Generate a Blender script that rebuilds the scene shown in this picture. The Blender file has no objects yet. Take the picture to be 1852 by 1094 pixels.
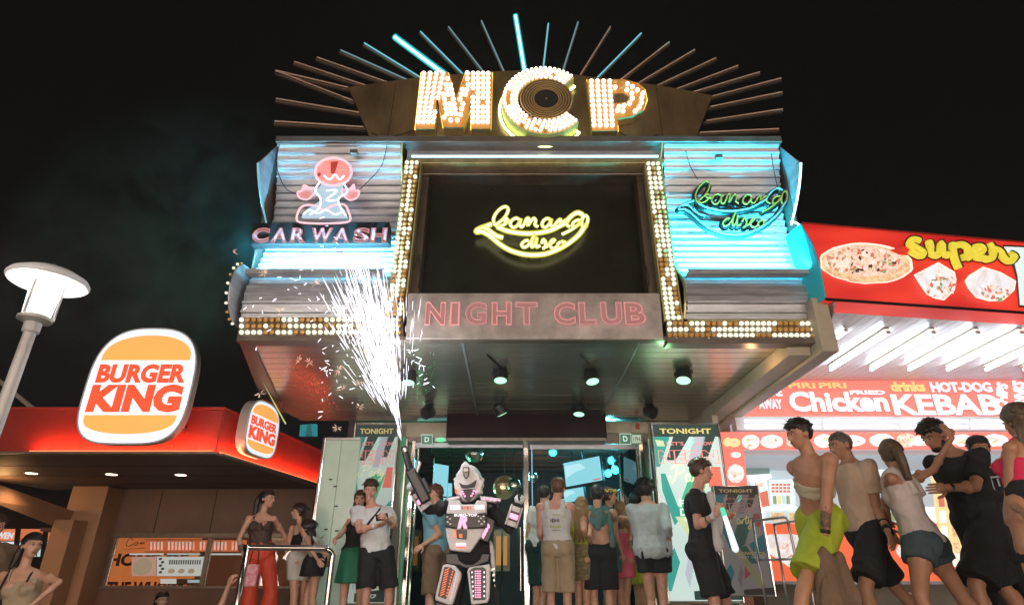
import bpy, bmesh, math, random
from math import sin, cos, tan, radians, pi, atan2, sqrt
from mathutils import Vector, Matrix, noise
random.seed(7)
R = radians
scene = bpy.context.scene
COL = scene.collection
SMOKE_D = 0.5
BLOOM_HAZE_D = 0.002
# small side scene where words and bodies are evaluated before they are linked
WORK = bpy.data.scenes.new('work')
def evaluated_mesh(ob):
    WORK.collection.objects.link(ob)
    vl = WORK.view_layers[0]; vl.update()
    me = bpy.data.meshes.new_from_object(ob.evaluated_get(vl.depsgraph))
    return me

# ------------------------------------------------------------------ camera, world, exposure
CAMZ = 1.34                     # crouching photographer, street level is z = 0
TILT = R(24.5)
FPX = 1070.0                    # focal length in pixels of an 1852 px wide picture
cam_data = bpy.data.cameras.new('camera')
cam_data.sensor_width = 36.0
cam_data.lens = 36.0 * FPX / 1852.0
cam_data.clip_start = 0.05
cam_data.clip_end = 500
cam = bpy.data.objects.new('camera', cam_data)
COL.objects.link(cam)
cam.location = (0, 0, CAMZ)
cam.rotation_euler = (R(90) + TILT, 0, 0)
scene.camera = cam

world = bpy.data.worlds.new('World')
scene.world = world
world.use_nodes = True
wn = world.node_tree.nodes['Background']
wn.inputs[0].default_value = (1.0, 0.93, 0.78, 1)
wn.inputs[1].default_value = 0.0050

scene.render.engine = 'CYCLES'
scene.cycles.use_denoising = True
scene.cycles.max_bounces = 6
scene.cycles.diffuse_bounces = 3
scene.cycles.glossy_bounces = 3
scene.cycles.transmission_bounces = 4
scene.cycles.transparent_max_bounces = 12
scene.cycles.volume_bounces = 0
scene.cycles.sample_clamp_indirect = 4.0
scene.cycles.sample_clamp_direct = 0.0
scene.cycles.caustics_reflective = False
scene.cycles.caustics_refractive = False
scene.view_settings.view_transform = 'Standard'
scene.view_settings.look = 'None'
scene.view_settings.exposure = 0.0
scene.view_settings.gamma = 1.0
scene.view_settings.use_curve_mapping = False

# ------------------------------------------------------------------ picture <-> place
def ray(px, py):
    u = (px - 926.0) / FPX
    v = (547.0 - py) / FPX
    return Vector((u, cos(TILT) - v * sin(TILT), sin(TILT) + v * cos(TILT)))
CAM = Vector((0, 0, CAMZ))
def at(px, py, Y):
    d = ray(px, py)
    return CAM + d * (Y / d.y)
def atz(px, py, Z):
    d = ray(px, py)
    return CAM + d * ((Z - CAMZ) / d.z)
def on(px, py, P, N):
    d = ray(px, py)
    return CAM + d * ((P - CAM).dot(N) / d.dot(N))
def lerp(a, b, t): return a + (b - a) * t

# ------------------------------------------------------------------ materials
MATS = {}
def _new(name):
    m = bpy.data.materials.new(name)
    m.use_nodes = True
    MATS[name] = m
    return m, m.node_tree, m.node_tree.nodes['Principled BSDF']
def pbr(name, col, rough=0.6, metal=0.0, bump=0.0, bscale=40.0, var=0.0, vscale=4.0, stretch=(1, 1, 1), em=None, es=0.0, spec=0.5, rvar=0.0, sss=0.0, coat=0.0, col2=None):
    m, nt, b = _new(name)
    b.inputs['Base Color'].default_value = (*col, 1)
    b.inputs['Roughness'].default_value = rough
    b.inputs['Metallic'].default_value = metal
    b.inputs['Specular IOR Level'].default_value = spec
    if coat:
        b.inputs['Coat Weight'].default_value = coat
        b.inputs['Coat Roughness'].default_value = 0.1
    if sss:
        b.inputs['Subsurface Weight'].default_value = sss
        b.inputs['Subsurface Radius'].default_value = (1.0, 0.35, 0.2)
        b.inputs['Subsurface Scale'].default_value = 0.012
    if em:
        b.inputs['Emission Color'].default_value = (*em, 1)
        b.inputs['Emission Strength'].default_value = es
    if bump or var or rvar:
        tc = nt.nodes.new('ShaderNodeTexCoord')
        mp = nt.nodes.new('ShaderNodeMapping')
        mp.inputs['Scale'].default_value = stretch
        nt.links.new(tc.outputs['Object'], mp.inputs[0])
        if var or rvar:
            n = nt.nodes.new('ShaderNodeTexNoise')
            n.inputs['Scale'].default_value = vscale
            n.inputs['Detail'].default_value = 5
            n.inputs['Roughness'].default_value = 0.65
            nt.links.new(mp.outputs[0], n.inputs['Vector'])
            r = nt.nodes.new('ShaderNodeValToRGB')
            r.color_ramp.elements[0].position = 0.3
            r.color_ramp.elements[1].position = 0.7
            lo = col2 if col2 else tuple(c * (1 - var) for c in col)
            hi = col if col2 else tuple(min(1, c * (1 + var * 0.7)) for c in col)
            r.color_ramp.elements[0].color = (*lo, 1)
            r.color_ramp.elements[1].color = (*hi, 1)
            nt.links.new(n.outputs[0], r.inputs[0])
            if var or col2: nt.links.new(r.outputs[0], b.inputs['Base Color'])
            if rvar:
                mr = nt.nodes.new('ShaderNodeMapRange')
                mr.inputs[3].default_value = max(0.03, rough - rvar)
                mr.inputs[4].default_value = min(1, rough + rvar)
                nt.links.new(n.outputs[0], mr.inputs[0])
                nt.links.new(mr.outputs[0], b.inputs['Roughness'])
        if bump:
            n2 = nt.nodes.new('ShaderNodeTexNoise')
            n2.inputs['Scale'].default_value = bscale
            n2.inputs['Detail'].default_value = 4
            nt.links.new(mp.outputs[0], n2.inputs['Vector'])
            bp = nt.nodes.new('ShaderNodeBump')
            bp.inputs['Strength'].default_value = bump
            bp.inputs['Distance'].default_value = 0.01
            nt.links.new(n2.outputs[0], bp.inputs['Height'])
            nt.links.new(bp.outputs[0], b.inputs['Normal'])
    return m
def glow(name, col, s):
    m = bpy.data.materials.new(name)
    m.use_nodes = True
    nt = m.node_tree
    nt.nodes.clear()
    e = nt.nodes.new('ShaderNodeEmission')
    e.inputs[0].default_value = (*col, 1)
    e.inputs[1].default_value = s
    o = nt.nodes.new('ShaderNodeOutputMaterial')
    nt.links.new(e.outputs[0], o.inputs[0])
    MATS[name] = m
    return m
def sleeve(name, col, s, opac=0.35):
    """coloured glass round a neon core: part see-through, part glowing"""
    m = bpy.data.materials.new(name)
    m.use_nodes = True
    nt = m.node_tree
    nt.nodes.clear()
    e = nt.nodes.new('ShaderNodeEmission')
    e.inputs[0].default_value = (*col, 1)
    e.inputs[1].default_value = s
    t = nt.nodes.new('ShaderNodeBsdfTransparent')
    mx = nt.nodes.new('ShaderNodeMixShader')
    mx.inputs[0].default_value = opac
    o = nt.nodes.new('ShaderNodeOutputMaterial')
    nt.links.new(t.outputs[0], mx.inputs[1])
    nt.links.new(e.outputs[0], mx.inputs[2])
    nt.links.new(mx.outputs[0], o.inputs[0])
    MATS[name] = m
    return m
def glass(name, tint=(0.8, 0.9, 0.85), refl=0.12, rough=0.02, alpha=0.85):
    m = bpy.data.materials.new(name)
    m.use_nodes = True
    nt = m.node_tree
    nt.nodes.clear()
    g = nt.nodes.new('ShaderNodeBsdfGlossy')
    g.inputs['Roughness'].default_value = rough
    t = nt.nodes.new('ShaderNodeBsdfTransparent')
    t.inputs[0].default_value = (*tint, 1)
    fr = nt.nodes.new('ShaderNodeFresnel')
    fr.inputs[0].default_value = 1.5
    ad = nt.nodes.new('ShaderNodeMath')
    ad.operation = 'ADD'
    ad.inputs[1].default_value = refl
    nt.links.new(fr.outputs[0], ad.inputs[0])
    mx = nt.nodes.new('ShaderNodeMixShader')
    nt.links.new(ad.outputs[0], mx.inputs[0])
    nt.links.new(t.outputs[0], mx.inputs[1])
    nt.links.new(g.outputs[0], mx.inputs[2])
    o = nt.nodes.new('ShaderNodeOutputMaterial')
    nt.links.new(mx.outputs[0], o.inputs[0])
    MATS[name] = m
    return m

M = MATS
def food_mat(name, c1, c2, c3, scale, e):
    m, nt, b = _new(name)
    tc = nt.nodes.new('ShaderNodeTexCoord'); n = nt.nodes.new('ShaderNodeTexNoise'); n.inputs['Scale'].default_value = scale; n.inputs['Detail'].default_value = 6; n.inputs['Roughness'].default_value = .7
    r = nt.nodes.new('ShaderNodeValToRGB'); r.color_ramp.elements[0].position = .36; r.color_ramp.elements[1].position = .62
    r.color_ramp.elements[0].color = (*c1, 1); r.color_ramp.elements[1].color = (*c2, 1); q = r.color_ramp.elements.new(.49); q.color = (*c3, 1)
    nt.links.new(tc.outputs['Object'], n.inputs['Vector']); nt.links.new(n.outputs[0], r.inputs[0]); nt.links.new(r.outputs[0], b.inputs['Base Color']); nt.links.new(r.outputs[0], b.inputs['Emission Color'])
    b.inputs['Emission Strength'].default_value = e
    return m
food_mat('cheese', (.55, .26, .16), (.86, .74, .64), (.78, .56, .44), 26, .75)
food_mat('crust', (.50, .30, .14), (.85, .68, .45), (.74, .50, .28), 18, .7)
food_mat('pic_white', (.62, .42, .36), (.86, .86, .90), (.82, .78, .78), 17, .8)
food_mat('pic_tint', (.55, .22, .18), (.85, .70, .62), (.70, .52, .40), 22, .7)
food_mat('meat', (.30, .13, .07), (.75, .48, .30), (.6, .34, .2), 40, .6)
food_mat('paper_white', (.60, .56, .56), (.80, .80, .86), (.72, .72, .78), 9, .8)
pbr('asphalt', (0.05, 0.05, 0.052), 0.85, bump=0.6, bscale=180, var=0.3, vscale=9)
pbr('paving', (0.20, 0.185, 0.165), 0.55, bump=0.3, bscale=60, var=0.25, vscale=5)
pbr('alu', (0.47, 0.48, 0.51), 0.42, 0.45, var=0.34, vscale=2.5, stretch=(1, 1, 6), rvar=0.1, bump=0.08, bscale=30)
pbr('alu_dark', (0.20, 0.16, 0.13), 0.4, 0.4, var=0.3, vscale=3, rvar=0.1)
pbr('alu_board', (0.30, 0.21, 0.11), 0.36, 0.6, var=0.45, vscale=2.2, stretch=(1, 1, .4), rvar=0.12, bump=0.1, bscale=8)
pbr('club_plate', (0.60, 0.53, 0.49), 0.36, 0.4, var=0.38, vscale=3.0, rvar=0.1, bump=0.06, bscale=12)
pbr('frame_brown', (0.20, 0.15, 0.11), 0.4, 0.6, var=0.3, vscale=5)
pbr('yellow_metal', (0.62, 0.55, 0.25), 0.4, 0.6, var=0.25, vscale=8)
pbr('screen_black', (0.022, 0.020, 0.014), 0.25, 0.0, var=0.2, vscale=3, rvar=0.06)
pbr('black', (0.012, 0.012, 0.012), 0.4)
pbr('black_matte', (0.02, 0.019, 0.018), 0.8, var=0.3, vscale=6)
pbr('ceiling_strip', (0.56, 0.50, 0.42), 0.25, 0.75, var=0.06, vscale=2, rvar=0.03)
pbr('beam_white', (0.50, 0.43, 0.33), 0.5, 0.0, var=0.12, vscale=3, bump=0.05)
pbr('cream_wall', (0.52, 0.45, 0.34), 0.7, var=0.1, vscale=4, bump=0.15, bscale=80)
pbr('dark_red', (0.022, 0.005, 0.004), 0.6, spec=0.15, var=0.3, vscale=4)
pbr('chrome', (0.75, 0.74, 0.72), 0.12, 1.0, rvar=0.05, vscale=6)
pbr('steel', (0.55, 0.54, 0.52), 0.3, 1.0, rvar=0.1, vscale=8, var=0.1)
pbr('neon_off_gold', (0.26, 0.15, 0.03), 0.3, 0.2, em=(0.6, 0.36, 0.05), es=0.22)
pbr('neon_off_grey', (0.20, 0.19, 0.18), 0.3, 0.1)
pbr('ray_bar', (0.30, 0.23, 0.17), 0.4, 0.6, var=0.2, vscale=10)
pbr('ray_tube', (0.60, 0.42, 0.32), 0.25, 0.1, em=(0.7, 0.4, 0.25), es=0.05)
glow('cyan_core', (0.55, 0.97, 1.0), 6.5)
sleeve('cyan_sleeve', (0.01, 0.62, 0.70), 1.0, 0.72)
glow('cyan_dim', (0.22, 0.72, 0.85), 0.85)
glow('cyan_pale', (0.35, 0.60, 0.68), 0.45)
glow('cyan_wash', (0.04, 0.66, 0.95), 30.0)
glow('white_wash', (0.20, 0.70, 1.0), 28.0)
glow('bulb_on', (1.0, 0.84, 0.70), 3.0)
glow('bulb_gap', (1.0, 0.42, 0.06), 0.9)
glow('bulb_warm', (1.0, 1.0, 0.74), 1.25)
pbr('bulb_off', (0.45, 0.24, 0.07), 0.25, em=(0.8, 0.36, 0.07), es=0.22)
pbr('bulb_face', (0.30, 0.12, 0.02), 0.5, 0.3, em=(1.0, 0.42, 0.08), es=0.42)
glow('yellow_neon', (1.0, 0.93, 0.70), 3.4)
sleeve('yellow_sleeve', (0.80, 0.76, 0.06), 1.0, 0.6)
glow('gold_line', (1.0, 0.60, 0.12), 3.2)
glow('lime_neon', (0.88, 1.0, 0.45), 4.5)
glow('rope_light', (0.75, 0.78, 0.30), 0.75)
glow('pink_line', (1.0, 0.47, 0.45), 0.62)
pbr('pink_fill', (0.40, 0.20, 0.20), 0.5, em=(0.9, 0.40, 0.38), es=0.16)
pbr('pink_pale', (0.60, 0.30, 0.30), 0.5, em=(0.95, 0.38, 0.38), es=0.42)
glow('pink_neon', (1.0, 0.50, 0.55), 1.5)
glow('white_neon', (0.80, 0.93, 1.0), 2.4)
pbr('afro_red', (0.6, 0.14, 0.12), 0.5, em=(0.95, 0.33, 0.30), es=0.75)
glow('lamp_white', (0.86, 0.93, 1.0), 2.6)
pbr('lamp_metal', (0.55, 0.53, 0.50), 0.45, 0.2, var=0.1, vscale=8)
glow('lamp_disc', (0.80, 0.86, 0.95), 0.80)
# ------------------------------------------------------------------ mesh builder
ORG = {}
def org(o): return ORG.get(o.name, Vector((0, 0, 0))) if o else Vector((0, 0, 0))
def props(o, label=None, cat=None, group=None, kind=None):
    if label: o['label'] = label
    if cat: o['category'] = cat
    if group: o['group'] = group
    if kind: o['kind'] = kind
    return o
def thing(name, loc, label, cat, group=None):
    o = bpy.data.objects.new(name, None)
    COL.objects.link(o)
    o.empty_display_size = 0.1
    o.location = loc
    ORG[o.name] = Vector(loc)
    return props(o, label, cat, group)
def link(name, me, parent=None, org_at=None):
    o = bpy.data.objects.new(name, me)
    COL.objects.link(o)
    w = Vector(org_at) if org_at is not None else None
    if parent:
        o.parent = parent
        if w is not None: o.location = w - org(parent)
        ORG[o.name] = w if w is not None else org(parent)
    else:
        if w is not None: o.location = w
        ORG[o.name] = w if w is not None else Vector((0, 0, 0))
    return o

class MB:
    def __init__(s): s.v = []; s.f = []
    def add(s, vs, fs):
        n = len(s.v)
        s.v += [Vector(p) for p in vs]
        s.f += [[i + n for i in f] for f in fs]
        return s
    def box(s, c, size, rot=None):
        hx, hy, hz = size[0] / 2, size[1] / 2, size[2] / 2
        vs = [Vector((x, y, z)) for x in (-hx, hx) for y in (-hy, hy) for z in (-hz, hz)]
        if rot is not None: vs = [rot @ p for p in vs]
        vs = [p + Vector(c) for p in vs]
        return s.add(vs, [(0, 1, 3, 2), (4, 6, 7, 5), (0, 4, 5, 1), (2, 3, 7, 6), (0, 2, 6, 4), (1, 5, 7, 3)])
    def bb(s, a, b):
        a = Vector(a); b = Vector(b)
        return s.box((a + b) / 2, (abs(b.x - a.x), abs(b.y - a.y), abs(b.z - a.z)))
    def prism(s, pts, vec):
        """closed outline of 3-D points pushed along vec"""
        n = len(pts); vec = Vector(vec)
        vs = [Vector(p) for p in pts] + [Vector(p) + vec for p in pts]
        fs = [list(range(n))[::-1], list(range(n, 2 * n))] + [(i, (i + 1) % n, n + (i + 1) % n, n + i) for i in range(n)]
        return s.add(vs, fs)
    def quad(s, a, b, c, d): return s.add([a, b, c, d], [(0, 1, 2, 3)])
    def tube(s, pts, r, n=8, closed=False, caps=True):
        pts = [Vector(p) for p in pts]
        m = len(pts)
        rr = r if isinstance(r, (list, tuple)) else [r] * m
        prev = None; rings = []
        for i, p in enumerate(pts):
            if closed: t = pts[(i + 1) % m] - pts[i - 1]
            else: t = pts[min(i + 1, m - 1)] - pts[max(i - 1, 0)]
            if t.length < 1e-9: t = Vector((0, 0, 1))
            t.normalize()
            if prev is None:
                a = Vector((0, 0, 1)) if abs(t.z) < 0.9 else Vector((1, 0, 0))
            else: a = prev
            x = (a - t * a.dot(t))
            if x.length < 1e-6: x = t.orthogonal()
            x.normalize(); prev = x
            y = t.cross(x)
            rings.append([p + x * (rr[i] * cos(2 * pi * k / n)) + y * (rr[i] * sin(2 * pi * k / n)) for k in range(n)])
        vs = [q for ring in rings for q in ring]
        fs = []
        for i in range(m if closed else m - 1):
            j = (i + 1) % m
            for k in range(n):
                fs.append((i * n + k, i * n + (k + 1) % n, j * n + (k + 1) % n, j * n + k))
        if caps and not closed:
            fs.append(list(range(n))[::-1]); fs.append([(m - 1) * n + k for k in range(n)])
        return s.add(vs, fs)
    def ell(s, c, r, rot=None, seg=16, rings=10):
        c = Vector(c)
        vs = [Vector((0, 0, r[2]))]
        for i in range(1, rings):
            th = pi * i / rings
            for k in range(seg):
                ph = 2 * pi * k / seg
                vs.append(Vector((r[0] * sin(th) * cos(ph), r[1] * sin(th) * sin(ph), r[2] * cos(th))))
        vs.append(Vector((0, 0, -r[2])))
        if rot is not None: vs = [rot @ p for p in vs]
        vs = [p + c for p in vs]
        fs = [(0, 1 + k, 1 + (k + 1) % seg) for k in range(seg)]
        for i in range(rings - 2):
            a = 1 + i * seg; b = a + seg
            for k in range(seg): fs.append((a + k, b + k, b + (k + 1) % seg, a + (k + 1) % seg))
        a = 1 + (rings - 2) * seg
        fs += [(a + k, len(vs) - 1, a + (k + 1) % seg) for k in range(seg)]
        return s.add(vs, fs)
    def cap(s, a, b, ra, rb, n=12, flat=False):
        """tapered limb with rounded ends"""
        a = Vector(a); b = Vector(b); d = b - a; L = max(d.length, 1e-5); d = d / L
        if flat: return s.tube([a, a.lerp(b, .33), a.lerp(b, .67), b], [ra, lerp(ra, rb, .33), lerp(ra, rb, .67), rb], n)
        P = []; Q = []
        for t in (-1.0, -0.85, -0.5): P.append(a + d * (ra * t)); Q.append(ra * sqrt(max(0.01, 1 - t * t)))
        P.append(a); Q.append(ra)
        P.append(a.lerp(b, .5)); Q.append((ra + rb) / 2)
        P.append(b); Q.append(rb)
        for t in (0.5, 0.85, 1.0): P.append(b + d * (rb * t)); Q.append(rb * sqrt(max(0.01, 1 - t * t)))
        return s.tube(P, Q, n)
    def lathe(s, prof, c, n=24, axis=None, closed=False):
        """profile of (radius, height) turned about an axis (default z)"""
        c = Vector(c)
        rot = Vector((0, 0, 1)).rotation_difference(Vector(axis).normalized()).to_matrix() if axis is not None else Matrix.Identity(3)
        vs = []
        for (r, h) in prof:
            for k in range(n):
                vs.append(c + rot @ Vector((r * cos(2 * pi * k / n), r * sin(2 * pi * k / n), h)))
        fs = []
        m = len(prof)
        for i in range(m - 1 if not closed else m):
            j = (i + 1) % m
            for k in range(n): fs.append((i * n + k, i * n + (k + 1) % n, j * n + (k + 1) % n, j * n + k))
        if not closed:
            fs.append(list(range(n))[::-1]); fs.append([(m - 1) * n + k for k in range(n)])
        return s.add(vs, fs)
    def mesh(s, name, o=Vector((0, 0, 0))):
        me = bpy.data.meshes.new(name)
        me.from_pydata([p - o for p in s.v], [], s.f)
        bm = bmesh.new(); bm.from_mesh(me)
        bmesh.ops.recalc_face_normals(bm, faces=bm.faces)
        bm.to_mesh(me); bm.free()
        return me
    def build(s, name, mat, parent=None, smooth=False, bevel=0.0, org_at=None, label=None, kind=None):
        o0 = Vector(org_at) if org_at is not None else org(parent)
        me = s.mesh(name, o0)
        me.materials.append(M[mat] if isinstance(mat, str) else mat)
        if smooth: me.shade_smooth()
        o = link(name, me, parent, org_at)
        if bevel:
            b = o.modifiers.new('bevel', 'BEVEL'); b.width = bevel; b.segments = 2; b.limit_method = 'ANGLE'; b.angle_limit = R(40)
        if label: o['label'] = label
        if kind: o['kind'] = kind
        return o

def spline(pts, sub=6, closed=False):
    """Catmull-Rom through the points"""
    P = [Vector(p) for p in pts]; n = len(P); out = []
    rng = range(n) if closed else range(n - 1)
    for i in rng:
        p0 = P[(i - 1) % n] if closed or i > 0 else P[0]
        p1 = P[i]; p2 = P[(i + 1) % n]
        p3 = P[(i + 2) % n] if closed or i + 2 < n else P[-1]
        for k in range(sub):
            t = k / sub
            out.append(0.5 * ((2 * p1) + (p2 - p0) * t + (2 * p0 - 5 * p1 + 4 * p2 - p3) * t * t + (3 * p1 - p0 - 3 * p2 + p3) * t ** 3))
    if not closed: out.append(P[-1])
    return out

X3, Y3, Z3 = Vector((1, 0, 0)), Vector((0, 1, 0)), Vector((0, 0, 1))
def text(body, c, w, h, mat, name='lettering', parent=None, U=X3, V=Z3, ext=0.004, bold=0.0, tube=0.0, shear=0.0, space=1.0, lift=0.0):
    """word as a mesh, stretched to w x h metres in the plane U, V round its centre c; tube: outline as a neon tube"""
    cu = bpy.data.curves.new('word', 'FONT')
    cu.body = body; cu.size = 1.0; cu.offset = bold; cu.shear = shear; cu.space_character = space
    cu.align_x = 'CENTER'; cu.resolution_u = 3
    cu.space_line = 0.9
    if tube:
        cu.fill_mode = 'NONE'; cu.bevel_depth = 0.02; cu.bevel_resolution = 1
    ob = bpy.data.objects.new('word', cu)
    me = evaluated_mesh(ob)
    vs = [v.co.copy() for v in me.vertices]
    fs = [list(p.vertices) for p in me.polygons]
    bpy.data.objects.remove(ob); bpy.data.curves.remove(cu); bpy.data.meshes.remove(me)
    if not vs: return None
    x0 = min(p.x for p in vs); x1 = max(p.x for p in vs); y0 = min(p.y for p in vs); y1 = max(p.y for p in vs)
    N = U.cross(V).normalized()      # towards the reader
    sx = w / (x1 - x0); sy = h / (y1 - y0)
    c = Vector(c)
    mb = MB()
    if tube:
        mb.add([c + U * ((p.x - (x0 + x1) / 2) * sx) + V * ((p.y - (y0 + y1) / 2) * sy) + N * (lift + p.z / 0.02 * tube) for p in vs], fs)
    else:
        flat = [c + U * ((p.x - (x0 + x1) / 2) * sx) + V * ((p.y - (y0 + y1) / 2) * sy) for p in vs]
        n = len(vs)
        # rim edges used by one face only make the side walls
        cnt = {}
        for f in fs:
            for i in range(len(f)):
                a, b = f[i], f[(i + 1) % len(f)]
                cnt[(a, b)] = cnt.get((a, b), 0) + 1
        side = [(a, b, b + n, a + n) for (a, b) in cnt if (b, a) not in cnt]
        mb.add([p + N * lift for p in flat] + [p + N * (lift + ext) for p in flat], [[i + n for i in f] for f in fs] + side)
    return mb.build(name, mat, parent)
def textpx(body, x0, y0, x1, y1, Y, mat, **k):
    """word on an upright frontal plane at depth Y filling the picture box"""
    ym = (y0 + y1) / 2
    a = at(x0, ym, Y); b = at(x1, ym, Y)
    t = at((x0 + x1) / 2, y0, Y); d = at((x0 + x1) / 2, y1, Y)
    c = Vector(((a.x + b.x) / 2, Y, (t.z + d.z) / 2))
    return text(body, c, b.x - a.x, t.z - d.z, mat, **k)

def poly_px(pts, Y): return [at(x, y, Y) for x, y in pts]
def inside(x, y, poly):
    c = False; n = len(poly)
    for i in range(n):
        x1, y1 = poly[i]; x2, y2 = poly[(i + 1) % n]
        if (y1 > y) != (y2 > y) and x < (x2 - x1) * (y - y1) / (y2 - y1) + x1: c = not c
    return c
def edge_dist(x, y, poly):
    d = 1e9; n = len(poly)
    for i in range(n):
        x1, y1 = poly[i]; x2, y2 = poly[(i + 1) % n]
        L = (x2 - x1) ** 2 + (y2 - y1) ** 2
        t = max(0, min(1, ((x - x1) * (x2 - x1) + (y - y1) * (y2 - y1)) / L))
        d = min(d, sqrt((x - x1 - t * (x2 - x1)) ** 2 + (y - y1 - t * (y2 - y1)) ** 2))
    return d
_bulb = {}
def bulb_mesh(r, mat):
    k = (round(r, 4), mat)
    if k not in _bulb:
        mb = MB()
        mb.lathe([(r * .45, .0), (r * .8, -r * .35), (r, -r * .9), (r * .9, -r * 1.4), (r * .5, -r * 1.8), (r * .12, -r * 1.95)], (0, 0, 0), 8, axis=(0, 1, 0))
        me = mb.mesh('bulb'); me.materials.append(M[mat]); me.shade_smooth()
        _bulb[k] = me
    return _bulb[k]
def bulb(p, r, mat, parent): return link('bulb', bulb_mesh(r, mat), parent, p)
# ------------------------------------------------------------------ the setting
F = 0.60                        # club forecourt level
g = MB(); g.bb((-60, -40, -0.3), (60, 60, 0.0))
props(g.build('street', 'asphalt'), kind='structure')
g = MB(); g.bb((-3.05, 5.35, 0.004), (3.3, 16.5, F)); g.bb((3.3, 3.4, 0.004), (14, 16.5, F + 0.08)); g.bb((1.3, 3.4, 0.004), (3.3, 5.35, F + 0.08))
props(g.build('forecourt', 'paving', bevel=0.01), kind='structure')
g = MB(); g.bb((-16, 6.6, 0.004), (-3.05, 17, 0.14))
props(g.build('pavement', 'paving', bevel=0.01), kind='structure')
g = MB()
g.bb((-3.05, 5.05, 0.004), (1.3, 5.35, 0.40)); g.bb((-3.05, 4.75, 0.004), (1.3, 5.05, 0.20))
props(g.build('steps', 'paving', bevel=0.01), kind='structure')

# ------------------------------------------------------------------ the night club
YF = 5.9
ZC = at(926, 614, YF).z         # underside of the marquee
club = thing('night_club_building', (0, 9.5, F), 'two-tone metal fronted night club with jutting marquee over its glass doors', 'night club')
def X(px, py, Y): return at(px, py, Y).x
def Z(py, Y): return at(926, py, Y).z
# roof and body of the marquee
XL = X(430, 610, YF); XR = X(1480, 610, YF)
ZT = Z(257, YF + .05)
g = MB(); g.bb((XL + .1, 6.45, ZC + .05), (XR - .02, 9.7, ZT - .08))
g.build('marquee_body', 'black_matte', club)
# top cornice, brown metal
g = MB(); g.bb((X(505, 262, 5.95) - .02, 5.87, ZT - .06), (X(1410, 275, 5.95) + .02, 6.6, ZT + .03))
g.build('cornice', 'alu_dark', club, bevel=.006)
# screen bay: frame, dark screen, light trough above it
a = at(745, 295, YF + .02)
xl, xr = X(758, 320, 6.05), X(1166, 320, 6.05)
g = MB()
g.prism([at(775, 322, 6.20), at(1152, 322, 6.20), at(1172, 530, 6.20), at(757, 530, 6.20)], (0, .05, 0))
g.build('screen', 'screen_black', club)
g = MB(); g.bb((X(745, 300, 5.98), 5.98, Z(322, 6.05)), (X(1178, 300, 5.98), 6.3, Z(297, 5.98)))
g.build('screen_header', 'frame_brown', club, bevel=.01)
for s, (t0, t1, b0, b1) in enumerate([(748, 776, 727, 757), (1151, 1172, 1173, 1200)]):
    g = MB()
    g.prism([at(t0, 318, 6.02), at(t1, 318, 6.02), at(b1, 532, 6.02), at(b0, 532, 6.02)], (0, .2, 0))
    g.build('screen_jamb', 'frame_brown', club, bevel=.006)
g = MB(); g.bb((X(735, 283, 5.94), 5.92, Z(297, 5.94)), (X(1200, 283, 5.94), 6.1, Z(289, 5.94)))
g.build('trough_lip', 'yellow_metal', club, bevel=.004)
g = MB(); g.bb((X(735, 270, 5.98), 6.05, Z(289, 5.98)), (X(1200, 270, 5.98), 6.25, Z(264, 5.98)))
g.build('trough_back', 'alu', club)
g = MB(); g.tube([(X(745, 283, 6.0), 5.99, Z(284, 6.0)), (X(1190, 283, 6.0), 5.99, Z(284, 6.0))], .014, 8)
g.build('trough_tube', glow('trough_light', (.72, .95, 1.0), 2.6), club)
# corrugated metal wings, one slat at a time, hollow above and bellied out below
prof = [(262, 5.93), (285, 5.98), (320, 6.07), (360, 6.16), (400, 6.20), (435, 6.19), (465, 6.12), (490, 6.02), (510, 5.92), (530, 5.87), (552, 5.86), (578, 5.90)]
PZ = [(y, at(926, p, y).z) for p, y in prof]
PZ = [(p.y, p.z) for p in spline([Vector((0, y, z)) for y, z in PZ], 8)]
def walk(P, pitch):
    out = [P[0]]; acc = 0
    for a, b in zip(P, P[1:]):
        d = sqrt((a[0] - b[0]) ** 2 + (a[1] - b[1]) ** 2)
        while acc + d >= pitch:
            t = (pitch - acc) / d
            a = (lerp(a[0], b[0], t), lerp(a[1], b[1], t))
            out.append(a); d = sqrt((a[0] - b[0]) ** 2 + (a[1] - b[1]) ** 2); acc = 0
        acc += d
    return out
total = sum(sqrt((a[0] - b[0]) ** 2 + (a[1] - b[1]) ** 2) for a, b in zip(PZ, PZ[1:]))
NS = 25
st = walk(PZ, total / NS * .9999)
wings = [(X(505, 262, 5.95), X(727, 265, 5.95), -1), (X(1201, 275, 5.95), X(1410, 280, 5.95), 1)]
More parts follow.
